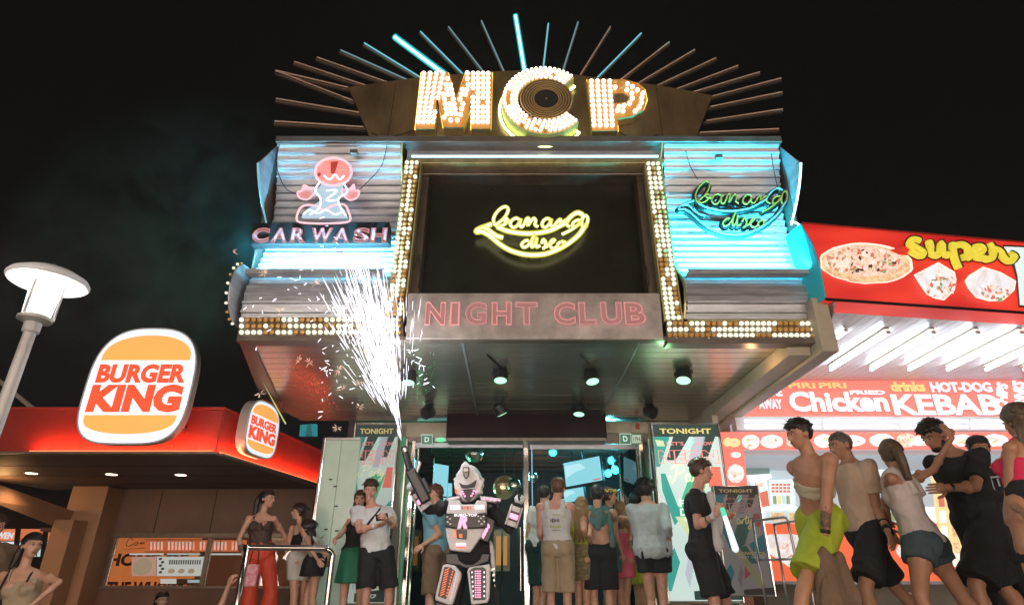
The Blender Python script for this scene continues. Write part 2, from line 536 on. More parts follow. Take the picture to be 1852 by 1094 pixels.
for xa, xb, sd in wings:
    for i in range(len(st) - 1):
        (y0, z0), (y1, z1) = st[i], st[i + 1]
        # inner side follows the light panel, outer side the end plate
        zz = (z0 + z1) / 2
        if sd < 0:
            f = (ZT - zz) / (ZT - ZC); xo = xa; xi = lerp(xb, X(724, 560, YF), min(1, f * 1.15)) - .02
            x0, x1 = xo, xi
        else:
            x0, x1 = xa + .0, xb
            if zz < Z(560, YF): x0 = X(1237, 560, 5.9)
        d = Vector((0, y1 - y0, z1 - z0)); L = d.length; d.normalize()
        nrm = Vector((0, d.z, -d.y)); nrm = nrm if nrm.y < 0 else -nrm
        A = Vector((0, y0, z0)); B = Vector((0, y1, z1))
        # section: lip at the top, recessed flat, small return
        sec = [A, A + nrm * .032, A + nrm * .032 + d * (L * .20), A + nrm * .010 + d * (L * .34), B - d * (L * .04) + nrm * .004, B - d * (L * .04) - nrm * .012, A - nrm * .012]
        jit = random.uniform(-.004, .004)
        pts = [Vector((x0 + jit, p.y, p.z)) for p in sec]
        g = MB(); g.prism(pts, (x1 - x0, 0, 0))
        g.build('slat', 'alu', club)
    # soffit lip under the belly
    g = MB(); g.bb((xa + (.35 if sd > 0 else 0) * 0, 5.90, Z(584, 5.9)), (xb - .02, 6.3, Z(578, 5.9)))
    g.build('belly_trim', 'yellow_metal' if sd > 0 else 'alu_dark', club)
    g = MB(); yy = 5.79; zl = Z(500, 5.9)
    g.tube([(xa + .06, yy, zl), (xb - .06, yy, zl)], .017, 8)
    g.build('wash_tube', 'cyan_wash' if sd > 0 else 'white_wash', club)
    la_ = bpy.data.lights.new('wash_light', 'AREA'); la_.shape = 'RECTANGLE'; la_.size = xb - xa - .1; la_.size_y = .06; la_.energy = 290 if sd > 0 else 150; la_.spread = R(105); la_.color = (.025, .60, .86) if sd > 0 else (.16, .62, .95)
    lo_ = bpy.data.objects.new('wash_light', la_); COL.objects.link(lo_); lo_.location = ((xa + xb) / 2, yy - .10, zl + .03); wz = -Vector((0, .50, .62)).normalized(); lo_.rotation_euler = Matrix(((1, 0, 0), tuple(wz.cross(Vector((1, 0, 0)))), tuple(wz))).transposed().to_euler()
    g = MB(); g.bb((xa + .02, yy - .05, zl - .045), (xb - .02, yy + .05, zl - .026)); g.bb((xa + .02, yy - .055, zl - .045), (xb - .02, yy - .045, zl + .012))
    g.build('wash_tube_tray', 'alu', club)
# end plates of the wings, cyan edged
def plate(pts, mat, th, name='end_plate'):
    g = MB(); g.prism(pts, (th, 0, 0)); return g.build(name, mat, club)
xo = wings[0][0] - .03
def yz(px, py, x):              # point on the upright side plane x = const
    return on(px, py, Vector((x, 0, 0)), Vector((1, 0, 0)))
for sd, xo, rimcol in ((-1, wings[0][0] - .045, 1), (1, wings[1][1] + .045, 1)):
    top = [Vector((xo, 6.03, Z(262, 6.03))), Vector((xo, 5.72, Z(288, 5.72)))]
    for t in range(0, 9):
        a = t / 8
        top.append(Vector((xo, lerp(5.62, 6.12, a) - .06 * sin(a * pi), lerp(Z(296, 5.62), Z(408, 6.12), a))))
    top.append(Vector((xo, 6.35, Z(410, 6.35)))); top.append(Vector((xo, 6.35, Z(280, 6.35))))
    plate(top, 'alu', .012 * sd)
    g = MB(); g.tube([p + Vector((-.012 * sd, -.015, 0)) for p in top[2:11]], .011, 8)
    g.build('plate_neon', 'cyan_core' if sd > 0 else 'cyan_dim', club)
    low = []
    for t in range(0, 11):
        a = pi * (t / 10)
        zc_ = (Z(480, 5.85) + Z(585, 5.85)) / 2; rz = (Z(480, 5.85) - Z(585, 5.85)) / 2
        low.append(Vector((xo, 5.88 - .27 * sin(a), zc_ + rz * cos(a))))
    low += [Vector((xo, 6.4, low[-1].z)), Vector((xo, 6.4, low[0].z))]
    plate(low, 'alu', .012 * sd, 'belly_plate')
    if sd < 0:
        for p in low[1:11]:
            bulb(p + Vector((-.02, -.01, 0)), .016, 'bulb_warm' if random.random() < .6 else 'bulb_off', club)
    g = MB(); g.bb((xo - .01, 6.0, ZC + .02), (xo + .01, 6.6, ZT - .1)); g.build('side_wall', 'alu_dark', club)

# name plate below the screen
np_ = thing('name_plate', at(966, 612, 5.84), 'brushed metal plate reading NIGHT CLUB in unlit pink neon below the screen', 'sign')
g = MB(); g.prism([at(738, 530, 5.82), at(1193, 530, 5.82), at(1200, 613, 5.82), at(734, 612, 5.82)], (0, .1, 0))
g.build('plate', 'club_plate', np_, bevel=.006)
boxes = [('N', 770, 805), ('I', 815, 831), ('G', 842, 880), ('H', 890, 925), ('T', 933, 972), ('C', 1002, 1040), ('L', 1047, 1078), ('U', 1087, 1125), ('B', 1130, 1167)]
for ch, a, b in boxes:
    o = textpx(ch, a, 547, b, 587, 5.82, 'pink_fill', name='letter', parent=np_, ext=.02, bold=.03)
    o2 = textpx(ch, a - 1, 546, b + 1, 588, 5.795, 'pink_line' if ch in 'GTLU' else 'pink_pale', name='neon_outline', parent=np_, tube=.0055, bold=.035)
    o2.parent = o; ORG[o2.name] = org(o)

# bulb panels: an L of three bulbs across, beside and under each wing
def marquee_panel(label, col, row, sd):
    t = thing('bulb_panel', at(row[0][0], row[0][1], YF), label, 'light panel', 'bulb panels framing the marquee')
    # col: top-left, top-right, bottom-left, bottom-right px of the upright strip; row the same for the lower strip
    Yb = 5.87
    g = MB(); g.prism([at(*col[0], Yb), at(*col[1], Yb), at(*col[3], Yb), at(*col[2], Yb)], (0, .1, 0)); g.build('backing', 'frame_brown', t)
    g = MB(); g.prism([at(*row[0], Yb), at(*row[1], Yb), at(*row[3], Yb), at(*row[2], Yb)], (0, .1, 0)); g.build('backing', 'frame_brown', t)
    n = 33
    for i in range(n):
        f = (i + .5) / n
        for k in range(3):
            h = (k + .5) / 3
            x = lerp(lerp(col[0][0], col[1][0], h), lerp(col[2][0], col[3][0], h), f); y = lerp(col[0][1], col[2][1], f)
            q = noise.noise(Vector((i * .42 + sd * 9, k * .9, .3)))
            bulb(at(x, y, Yb), .026, 'bulb_warm' if q + random.uniform(-.12, .12) > -.10 else 'bulb_off', t)
    m = 27
    for i in range(m):
        f = (i + .5) / m
        for k in range(3):
            h = (k + .5) / 3
            x = lerp(row[0][0], row[1][0], f); y = lerp(row[0][1], row[2][1], h)
            q = noise.noise(Vector((i * .33 + sd * 5, k * 1.1, 4.3)))
            bulb(at(x, y, Yb), .026, 'bulb_warm' if q + random.uniform(-.10, .10) > -.04 else 'bulb_off', t)
    g = MB()
    for c0, c1 in (((col[0][0] - 1.5, col[0][1]), (col[2][0] - 1.5, col[2][1])), ((col[1][0] + 1.5, col[1][1]), (col[3][0] + 1.5, col[3][1]))):
        a = at(*c0, 5.85); b = at(*c1, 5.85)
        g.prism([a, a + Vector((.016, 0, 0)), b + Vector((.016, 0, 0)), b], (0, .12, 0))
    g.build('edge_trim', 'yellow_metal', t)
    a = at(*row[2], 5.84); b = at(*row[3], 5.84)
    g = MB(); g.bb((a.x, 5.83, a.z - .05), (b.x, 6.0, a.z - .005)); g.build('bottom_trim', 'alu_dark', t, bevel=.004)
    return t
marquee_panel('L-shaped strip of half lit amber bulbs under the corrugated wing with the car wash sign', [(733, 292), (759, 292), (700, 573), (728, 573)], [(433, 574), (728, 574), (431, 608), (730, 608)], -1)
marquee_panel('L-shaped strip of half lit amber bulbs under the corrugated wing with the unlit banana sign', [(1167, 294), (1193, 294), (1203, 580), (1232, 580)], [(1205, 581), (1474, 581), (1206, 613), (1478, 613)], 1)
# curved yellow cheek between bulbs and wings
for side in (-1, 1):
    pts = []
    for i, (p, y) in enumerate(prof):
        px = lerp(727, 699, i / 11) if side < 0 else (1198 if p < 400 else lerp(1200, 1236, min(1, (p - 400) / 110)))
        pts.append(Vector((X(px, p, 5.9), y, at(926, p, y).z)))
    pts = spline(pts, 3)
    g = MB(); g.tube([p + Vector((0, -.03, 0)) for p in pts], .014, 6); g.build('wing_trim', 'yellow_metal', club)

# underside: planks in three fields
x_fl, x_fr = X(452, 614, YF), X(1455, 614, YF)
YB = 9.62
def seam(xf, xb, Y): return lerp(xf, xb, (Y - YF) / (YB - YF))
s0 = (x_fl, atz(522, 762, ZC).x); s1 = (atz(836, 618, ZC).x, atz(862, 745, ZC).x); s2 = (atz(1158, 618, ZC).x, atz(1092, 745, ZC).x); s3 = (x_fr, atz(1296, 762, ZC).x)
np = 19
for i in range(np):
    y0 = lerp(YF + .03, YB, i / np); y1 = lerp(YF + .03, YB, (i + 1) / np) - .012
    for (sa, sb) in ((s0, s1), (s1, s2), (s2, s3)):
        a0, b0, a1, b1 = seam(*sa, y0) + .01, seam(*sb, y0) - .01, seam(*sa, y1) + .01, seam(*sb, y1) - .01
        dz = random.uniform(0, .003)
        g = MB(); g.prism([Vector((a0, y0, ZC + dz)), Vector((b0, y0, ZC + dz)), Vector((b1, y1, ZC + dz)), Vector((a1, y1, ZC + dz))], (0, 0, .02))
        g.build('plank', 'ceiling_strip', club)
g = MB(); g.prism([Vector((XL + .02, YF, ZC + .032)), Vector((XR, YF, ZC + .032)), Vector((XR, YB + .1, ZC + .032)), Vector((s0[1] - .25, YB + .1, ZC + .032))], (0, 0, .03)); g.build('ceiling_deck', 'black_matte', club)
g = MB(); g.bb((XL + .03, 5.84, ZC - .03), (XR - .1, 5.94, ZC + .012)); g.build('front_rail', 'alu_dark', club, bevel=.004)
for sx in (0, 1):               # white trims over the two seams
    sa = (s1, s2)[sx]
    g = MB(); g.prism([Vector((sa[0] - .012, YF + .04, ZC - .004)), Vector((sa[0] + .012, YF + .04, ZC - .004)), Vector((sa[1] + .012, YB, ZC - .004)), Vector((sa[1] - .012, YB, ZC - .004))], (0, 0, .006))
    g.build('seam_trim', 'alu', club)
# left edge: dark channel and rope light
g = MB(); g.prism([Vector((XL + .02, YF, ZC - .02)), Vector((x_fl + .02, YF, ZC - .02)), Vector((s0[1] + .02, YB, ZC - .02)), Vector((s0[1] - .28, YB, ZC - .02))], (0, 0, .05)); g.build('edge_channel', 'alu_dark', club)
ra, rb = at(437, 612, 5.92), atz(517, 764, ZC)
rope = thing('rope_light', ra, 'yellow dotted rope light down the left edge of the marquee underside', 'rope light')
g = MB()
nseg = 46
for i in range(nseg):
    a = ra.lerp(rb, i / nseg) + Vector((0, 0, -.02)); b = ra.lerp(rb, (i + .72) / nseg) + Vector((0, 0, -.02))
    g.cap(a, b, .013, .013, 6)
o = g.build('lamp_string', 'rope_light', rope, kind='stuff')
g = MB(); g.tube([ra + Vector((0, 0, -.005)), rb + Vector((0, 0, -.005))], .01, 6); g.build('cable', 'black', rope)
# right edge: wide pale beam
g = MB(); bx0, bx1 = X(1478, 600, 5.75), X(1507, 600, 5.75)
g.bb((bx0, 5.72, Z(637, 5.75)), (bx1, 9.7, Z(540, 5.75)))
g.build('side_beam', 'beam_white', club, bevel=.008)
g = MB(); g.bb((bx0 - .25, 5.95, ZC - .16), (bx0 - .004, 9.7, ZC - .0)); g.build('inner_beam', 'beam_white', club, bevel=.006)
g = MB(); g.bb((bx1 - .06, 5.6, Z(500, 5.75)), (bx1 - .02, 6.2, Z(400, 5.8))); 
fin = [yz(1441, 404, wings[1][1] + .2)] 
# neon fin beside the right wing
fx = wings[1][1] + .20
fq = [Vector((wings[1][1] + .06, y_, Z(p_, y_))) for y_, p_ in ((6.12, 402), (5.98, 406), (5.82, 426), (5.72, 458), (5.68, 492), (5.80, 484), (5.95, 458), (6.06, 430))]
g = MB(); g.prism(fq, (.015, 0, 0)); g.build('wing_fin', pbr('fin_cyan_lit', (.03, .42, .48), .4, em=(.05, .7, .8), es=.08), club)  # cyan neon light on the fin is put into its paint
g = MB(); g.tube(spline([p + Vector((-.02, -.01, 0)) for p in fq[:5]], 5), .011, 6); g.build('fin_neon', 'cyan_core', club)

# entrance wall
YD = 9.5
def wall(name, x0, y0, x1, y1, Y, mat, th=.12, bev=.004, parent=club):
    a = at(x0, y0, Y); b = at(x1, y1, Y)
    ym = (y0 + y1) / 2
    g = MB(); g.bb((X(x0, ym, Y), Y, b.z), (X(x1, ym, Y), Y + th, a.z)); return g.build(name, mat, parent, bevel=bev)
wall('lintel_box', 808, 733, 1096, 792, 9.2, 'dark_red', .3)
wall('lintel_trim', 808, 791, 1096, 797, 9.17, 'alu_dark', .3)
wall('upper_wall', 735, 764, 812, 790, YD, 'cream_wall')
wall('upper_wall', 1094, 762, 1172, 783, YD, 'cream_wall')
wall('header_band', 735, 788, 945, 800, YD + .02, 'alu_dark')
wall('header_band', 955, 784, 1172, 802, YD + .02, 'alu_dark')
wall('side_panel', 625, 764, 742, 1110, YD + .15, 'cream_wall', .06)
wall('side_panel', 1172, 758, 1345, 1110, YD + .25, 'cream_wall', .06)
wall('door_head', 745, 800, 952, 809, YD - .02, 'alu', .06)
wall('door_head', 958, 803, 1166, 812, YD - .02, 'alu', .06)
g = MB(); zb = F; zt = Z(797, YD)
for name, px, w, mt in (('door_post', 952, .09, 'chrome'), ('door_post', 740, .07, 'chrome'), ('door_post', 1170, .07, 'chrome'), ('door_post', 726, .04, 'steel'), ('door_post', 1186, .035, 'steel')):
    x = X(px, 940, YD)
    g = MB(); g.bb((x - w / 2, YD - .05, zb), (x + w / 2, YD + .04, zt + (.03 if w < .05 else 0))); g.build(name, mt, club, bevel=.012)
g = MB(); x = X(957, 940, YD); g.bb((x + .045, YD - .06, zb), (x + .058, YD - .045, zt - .1)); g.build('door_edge_light', glow('cool_edge', (.35, .75, .95), .8), club)
# open door leaves swung inwards
for px, sgn in ((748, 1), (1163, -1)):
    x = X(px, 940, YD)
    g = MB(); a = Vector((x, YD + .06, F + .03)); e = Vector((x + sgn * .12, YD + 1.0, F + .03)); h = Vector((0, 0, zt - F - .08))
    n = Vector((.012, 0, 0)); g.prism([a, e, e + h, a + h], n); leaf = g.build('door_leaf', glass('door_glass', (.55, .85, .62), .06), club)
    g = MB(); g.tube([a, e, e + h, a + h], .022, 6, closed=True); o = g.build('leaf_frame', 'chrome', leaf)
# long pull handles
for px in (940, 1042, 908):
    x = X(px, 1020, YD - .1)
    g = MB(); g.tube([(x, YD - .1, F + .5), (x, YD - .1, F + 1.35)], .015, 8)
    if px != 1042: g.build('pull_handle', 'chrome', club)
# interior
RX0, RX1, RY1, RZ1 = -2.6, 3.3, 15.5, F + 3.05
pbr('club_dark', (0.035, 0.022, 0.030), .6, var=.3, vscale=2)
pbr('club_ceiling', (0.10, 0.055, 0.045), .5, var=.3, vscale=2)
g = MB(); g.bb((RX0, RY1, F), (RX1, RY1 + .1, RZ1)); g.build('inner_back_wall', 'club_dark', club)
g = MB(); g.bb((RX0 - .1, YD + .24, F), (RX0, RY1, RZ1)); g.build('inner_side_wall', 'club_dark', club)
g = MB(); g.bb((RX1, YD + .36, F), (RX1 + .1, RY1, RZ1)); g.build('inner_side_wall', 'club_dark', club)
g = MB(); g.bb((RX0 - .1, YD + .2, RZ1), (RX1 + .1, RY1 + .1, RZ1 + .1)); g.build('inner_ceiling', 'club_ceiling', club)
for k in range(9):
    g = MB(); y = YD + .5 + k * .6; g.bb((RX0, y, RZ1 - .035), (RX1, y + .06, RZ1 - .003)); g.build('ceiling_batten', 'club_ceiling', club)
# televisions
glow('tv_blue', (.30, .72, .82), .95); glow('tv_logo', (.9, .2, .3), .7); glow('tv_soft', (.5, .85, .93), 1.0)
def tv(label, corners, Y, red=True, th=.07):
    c = [at(x, y, Y + dy) for x, y, dy in corners]
    mid = sum(c, Vector()) / 4
    t = thing('television', mid, label, 'television', 'televisions inside the club')
    U = (c[1] - c[0]).normalized(); V = (c[0] - c[3]); V = (V - U * V.dot(U)).normalized(); N = U.cross(V)
    w = ((c[1] - c[0]).length + (c[2] - c[3]).length) / 2; h = ((c[0] - c[3]).length + (c[1] - c[2]).length) / 2
    def q(a, b, d): return mid + U * (a * w / 2) + V * (b * h / 2) + N * d
    g = MB(); g.prism([q(-1.03, 1.05, -th), q(1.03, 1.05, -th), q(1.03, -1.05, -th), q(-1.03, -1.05, -th)], N * th); g.build('casing', 'black', t, bevel=.006)
    g = MB(); g.prism([q(-1, 1, .002), q(1, 1, .002), q(1, -1, .002), q(-1, -1, .002)], N * .003); s = g.build('display', 'tv_blue', t)
    g = MB(); g.prism([q(-.95, .75, .006), q(-.1, .75, .006), q(.2, .25, .006), q(-.35, .1, .006), q(-.95, -.3, .006)], N * .001); g.build('picture', 'tv_soft', s)
    if red:
        g = MB(); g.prism([q(.5, -.8, .006), q(.93, -.8, .006), q(.93, -.9, .006), q(.5, -.9, .006)], N * .001); g.build('ticker', 'tv_logo', s)
    g = MB(); g.tube([q(0, .9, -th - .02), Vector((mid.x, mid.y + .1, RZ1))], .02, 6); g.build('bracket', 'black', t)
tv('big tilted television glowing pale blue behind the spark gun', [(742, 830, 0), (811, 842, .5), (808, 893, .5), (742, 893, 0)], 11.0, False)
tv('small television glowing pale blue right above the man in the light blue shirt', [(802, 872, 0), (818, 874, .2), (816, 906, .2), (802, 905, 0)], 12.5, False)
tv('largest tilted television above the crowd in the right doorway', [(1020, 838, .5), (1086, 824, 0), (1087, 868, 0), (1024, 880, .5)], 10.9)
tv('middle television below the largest one in the right doorway', [(1019, 886, .4), (1055, 880, 0), (1057, 903, 0), (1022, 909, .4)], 12.2)
tv('lowest and farthest television in the right doorway', [(1024, 913, .3), (1046, 910, 0), (1047, 923, 0), (1026, 928, .3)], 13.5)
# mirror balls
pbr('mirror_ball', (.85, .78, .70), .12, 1.0, bump=.5, bscale=60)
pbr('mirror_gold', (.92, .70, .45), .22, 1.0, bump=.2, bscale=40, em=(1, .55, .25), es=.06)
for px, py, rr, Y, mt, lab in ((764, 821, 10, 11.5, 'mirror_ball', 'small mirror ball above the left television'), (858, 820, 17, 10.6, 'mirror_ball', 'mirror ball hanging right above the robot helmet'), (912, 881, 21, 10.4, 'mirror_gold', 'largest glowing gold mirror ball beside the robot helmet'), (930, 878, 13, 10.1, 'mirror_ball', 'silver mirror ball in front of the large gold one'), (963, 862, 10, 10.8, 'mirror_ball', 'mirror ball right behind the central door post')):
    c = at(px, py, Y); r = (at(px + rr, py, Y) - c).length
    t = thing('mirror_ball', c, lab, 'mirror ball', 'mirror balls inside the club')
    g = MB(); g.ell(c, (r, r, r), seg=20, rings=12); g.build('ball', mt, t)
    g = MB(); g.tube([c + Vector((0, 0, r)), Vector((c.x, c.y, RZ1))], .008, 5); g.build('hanger', 'black', t)
    t['label'] = lab
# teal club spotlights and their light
def area(name, loc, size, energy, col, rot=(0, 0, 0), parent=None, shape='DISK'):
    l = bpy.data.lights.new(name, 'AREA'); l.energy = energy; l.color = col; l.size = size; l.shape = shape
    o = bpy.data.objects.new(name, l); COL.objects.link(o); o.location = loc; o.rotation_euler = rot
    return o
def point(name, loc, energy, col, r=.05):
    l = bpy.data.lights.new(name, 'POINT'); l.energy = energy; l.color = col; l.shadow_soft_size = r
    o = bpy.data.objects.new(name, l); COL.objects.link(o); o.location = loc
    return o
glow('teal_lens', (.05, .85, .95), 5.0); glow('green_lens', (.05, .9, .4), 3.0)
for px, py, Y, mt, lab, col in ((1106, 833, 12.0, 'teal_lens', 'teal club spotlight beside the large television', (.1, .8, 1)), (1113, 850, 11.4, 'teal_lens', 'teal club spotlight, lower of two by the stair', (.1, .8, 1)), (1100, 856, 12.4, 'teal_lens', 'teal club spotlight near the flower crown', (.1, .8, 1)), (1000, 818, 11.4, 'teal_lens', 'teal club spotlight just under the right door head', (.1, .8, 1)), (738, 930, 11.2, 'green_lens', 'green club spotlight behind the raised robot arm', (.1, 1, .4))):
    c = at(px, py, Y); t = thing('club_spotlight', c, lab, 'spotlight', 'coloured spotlights inside the club')
    g = MB(); g.lathe([(.05, .16), (.075, .08), (.085, 0), (.07, 0)], c, 12, axis=(0, .8, .4)); g.build('housing', 'black', t)
    g = MB(); g.lathe([(.068, -.012), (.03, -.02), (.002, -.024)], c, 12, axis=(0, .8, .4)); g.build('lens', mt, t)
    g = MB(); g.tube([c + Vector((0, .06, .05)), Vector((c.x, c.y + .1, RZ1))], .012, 5); g.build('hanger', 'black', t)
    point('club_light', c + Vector((0, -.15, -.05)), 34, col, .06)
point('club_light', Vector((-1.7, 11.6, F + 1.6)), 30, (.1, 1.0, .35), .15)
point('club_light', Vector((.6, 13.5, F + 2.2)), 16, (1.0, .4, .2), .15)
# stair rail seen in the right doorway
rail = thing('stair_rail', at(1130, 940, 10.6), 'dark slatted stair rail rising to the right inside the club', 'stair rail')
for k in range(11):
    x = lerp(1106, 1163, k / 10); a = at(x, lerp(897, 861, k / 10), 10.6 - k * .03); b = at(x + 2, lerp(945, 915, k / 10), 10.6 - k * .03)
    g = MB(); g.tube([a, b], .012, 6); g.build('baluster', 'steel', rail)
g = MB(); g.tube([at(1104, 897, 10.6), at(1166, 858, 10.27)], .022, 8); g.build('handrail', 'steel', rail)
g = MB(); g.prism([at(1104, 944, 10.62), at(1166, 912, 10.3), at(1168, 1010, 10.3), at(1104, 1010, 10.62)], (0, .08, 0)); g.build('stair_side', 'club_dark', rail)
# bar shelf with lit bottles behind the robot
bar = thing('back_bar', at(905, 1010, 12.5), 'lit back bar shelf seen past the robot', 'bar shelf')
g = MB(); a = at(893, 957, 12.5); b = at(922, 1032, 12.5); g.bb((a.x, 12.5, b.z), (b.x, 12.9, a.z)); g.build('cabinet', 'frame_brown', bar)
g = MB(); g.bb((a.x + .05, 12.46, b.z + .1), (b.x - .05, 12.497, a.z - .12)); g.build('lit_panel', glow('amber_panel', (1, .5, .16), .45), bar)
glow('exit_green', (.25, .9, .45), 1.0); glow('exit_white', (.85, 1, .9), .9)
for (x0, y0, x1, y1, lab, num) in ((762, 786, 783, 804, 'small green D sign above the left door', ''), (1121, 784, 1161, 803, 'small green D sign with white panel above the right door', '17')):
    t = thing('door_sign', at(x0, y1, YD - .1), lab, 'sign', 'lettered signs above the doors')
    g = MB(); g.prism(poly_px([(x0, y0), (x1, y0), (x1, y1), (x0, y1)], YD - .06), (0, .04, 0)); g.build('box', pbr('sign_green' + num, (.05, .13, .07), .5, em=(.2, .5, .3), es=.25), t, bevel=.003)
    textpx('D', x0 + 6, y0 + 4, x0 + 14, y1 - 5, YD - .061, 'exit_white', parent=t, name='letter', bold=.02, ext=.003)
    g = MB(); g.tube(poly_px([(x0, y0), (x0 + 20, y0), (x0 + 20, y1), (x0, y1)], YD - .065), .006, 5, closed=True); g.build('rim', 'exit_white', t)
    if num:
        g = MB(); g.prism(poly_px([(x0 + 22, y0 + 2), (x1 - 2, y0 + 2), (x1 - 2, y1 - 2), (x0 + 22, y1 - 2)], YD - .063), (0, .002, 0)); g.build('panel', pbr('panel_pale', (.5, .6, .5), .5, em=(.7, .85, .7), es=.4), t)
        textpx('17H', x0 + 24, y0 + 6, x1 - 4, y1 - 6, YD - .066, 'black', parent=t, name='number', ext=.002)
for px, py, lab in ((797, 795, 'green emergency lamp above the left door'), (1026, 799, 'small green emergency lamp above the right door')):
    t = thing('emergency_lamp', at(px, py, YD - .1), lab, 'lamp', 'green lamps above the doors')
    g = MB(); g.ell(at(px, py, YD - .05), (.085, .05, .035)); g.build('diffuser', 'exit_green', t, smooth=True)
    g = MB(); g.bb(at(px - 11, py + 3, YD - .03), at(px + 11, py - 4, YD)); g.build('base', 'alu', t)
g = MB(); g.bb(at(1150, 765, YD - .04), at(1156, 776, YD)); al = g.build('fire_alarm', pbr('alarm_red', (.5, .05, .03), .5), None); props(al, 'small red alarm box on the cream wall above the right door', 'alarm')

# spotlights under the marquee
glow('spot_lens', (.50, 1.0, .68), 1.5)
def spot(px, py, Yhint, aim, lit, lab, k=1.0):
    c0 = atz(px, py - 22, ZC); c = at(px, py, c0.y)
    t = thing('spotlight', c0, lab, 'spotlight', 'spotlights under the marquee')
    A = Vector(aim).normalized()
    r = .092 * k
    g = MB(); g.lathe([(r * .55, .17 * k), (r * .9, .14 * k), (r, .10 * k), (r, 0), (r * .88, 0), (r * .84, .02)], c, 18, axis=-A); can = g.build('can', 'black', t, smooth=False)
    for q in range(6):
        w = q * pi / 3
    g = MB(); g.lathe([(r * .84, -.001), (r * .7, -.008), (.002, -.012)], c, 18, axis=-A)
    lens = g.build('lens', 'spot_lens' if lit else 'black', can)
    side = A.cross(Z3); side = side.normalized() if side.length > .1 else X3
    m = c - A * .08 * k
    g = MB()
    g.tube([m + side * r * 1.1, m + side * r * 1.1 + Vector((0, 0, max(.08, c0.z - m.z - .03))), m - side * r * 1.1 + Vector((0, 0, max(.08, c0.z - m.z - .03))), m - side * r * 1.1], .010, 6)
    g.build('yoke', 'black', t)
    top = Vector((m.x, m.y, m.z + max(.08, c0.z - m.z - .03)))
    g = MB(); g.lathe([(.06, 0), (.06, .03)], Vector((top.x, top.y, ZC - .035)), 12); g.build('base', 'black', t)
    if lit:
        l = bpy.data.lights.new('spot', 'SPOT'); l.energy = 38; l.color = (.75, 1.0, .82); l.spot_size = R(85); l.spot_blend = .6; l.shadow_soft_size = .05
        o = bpy.data.objects.new('spot_beam', l); COL.objects.link(o); o.location = c + A * .05
        o.rotation_euler = A.to_track_quat('-Z', 'Y').to_euler()
spot(905, 688, 0, (0, -.25, -1), True, 'lit spotlight, left one of the front pair above the doors')
spot(1072, 690, 0, (.1, -.3, -1), True, 'lit spotlight, right one of the front pair above the doors')
spot(1236, 688, 0, (-.2, -.3, -1), True, 'lit spotlight hanging lowest near the right beam', 1.1)
spot(738, 692, 0, (0, -.2, -1), True, 'lit spotlight half hidden behind the sparks')
spot(768, 748, 0, (-.5, -.5, -.4), False, 'dark spotlight turned away just right of the sparks')
spot(908, 749, 0, (.5, .3, -1), True, 'lit spotlight turned sideways above the robot')
spot(1047, 749, 0, (-.1, -.2, -1), True, 'lit spotlight of the back row above the central door post')
point('ceiling_pool_light', atz(1205, 672, ZC - .22), 5, (.35, 1.0, .45), .05)  # added point light, makes the green pool on the ceiling
point('ceiling_pool_light', atz(1365, 668, ZC - .2), 3.5, (1.0, .55, .25), .05)  # added point light, makes a warm pool on the ceiling
spot(1183, 747, 0, (.5, -.5, -.4), False, 'dark spotlight turned away above the right poster')

# ------------------------------------------------------------------ roof sign
YR = 6.02
rs = thing('roof_sign', at(966, 262, YR), 'bronze sunburst roof board with glowing bulb letters MCP', 'roof sign')
board = [(673, 259), (630, 158), (690, 149), (760, 140), (830, 134), (900, 129), (980, 126), (1060, 138), (1160, 150), (1230, 161), (1289, 173), (1252, 266)]
g = MB(); g.prism(poly_px(board, YR), (0, .12, 0)); g.build('board', 'alu_board', rs, bevel=.005)
for xs in (700, 1200):          # faint joints between the sheets
    g = MB(); a = at(xs, 258, YR - .003); b = at(lerp(xs, 966, .06), 152, YR - .003); g.tube([a, b], .003, 4); g.build('sheet_joint', 'black_matte', rs)
rays = [((494, 219), (660, 230), 0), ((497, 178), (652, 204), 0), ((496, 127), (640, 183), 0), ((496, 127), (632, 159), 0), ((530, 111), (665, 156), 0), ((571, 103), (706, 151), 0),
        ((614, 90), (742, 147), 1), ((657, 77), (763, 142), 3), ((712, 66), (811, 140), 4), ((759, 56), (842, 139), 3), ((810, 47), (879, 136), 2), ((870, 36), (913, 133), 2),
        ((932, 27), (949, 130), 4), ((992, 41), (982, 128), 3), ((1046, 38), (1018, 128), 2), ((1105, 47), (1048, 138), 0), ((1161, 59), (1078, 143), 3), ((1212, 75), (1118, 148), 0),
        ((1258, 89), (1152, 152), 0), ((1297, 104), (1182, 158), 0), ((1337, 118), (1216, 164), 0), ((1376, 130), (1249, 168), 0), ((1415, 141), (1286, 175), 0), ((1417, 166), (1282, 194), 0),
        ((1418, 197), (1275, 219), 0), ((1411, 233), (1263, 240), 0), ((1408, 272), (1252, 263), 0)]
for (o_, i_, st_) in rays:
    a = at(*i_, YR + .02); b = at(*o_, YR + .02)
    d = (b - a).normalized(); n = Vector((-d.z, 0, d.x))
    left = o_[0] < 700
    w = .026 if left else .016
    g = MB(); q = [a + n * w, b + n * w, b - n * w, a - n * w]
    g.prism([p + Vector((0, .03, 0)) for p in q], (0, .04, 0)); bar_ = g.build('ray', 'ray_bar', rs)
    g = MB(); g.tube([a + d * .02, b - d * .02], (.022 if o_[0] < 900 else .018) if st_ == 4 else .010, 8)
    g.build('neon_tube', {0: 'ray_tube', 1: 'cyan_pale', 2: 'cyan_pale', 3: 'cyan_dim', 4: 'cyan_core'}[st_], bar_)
    if st_ == 4:
        g = MB(); g.tube([a + d * .02, b - d * .02], .046 if o_[0] < 900 else .038, 10); g.build('glass_sleeve', 'cyan_sleeve', bar_)
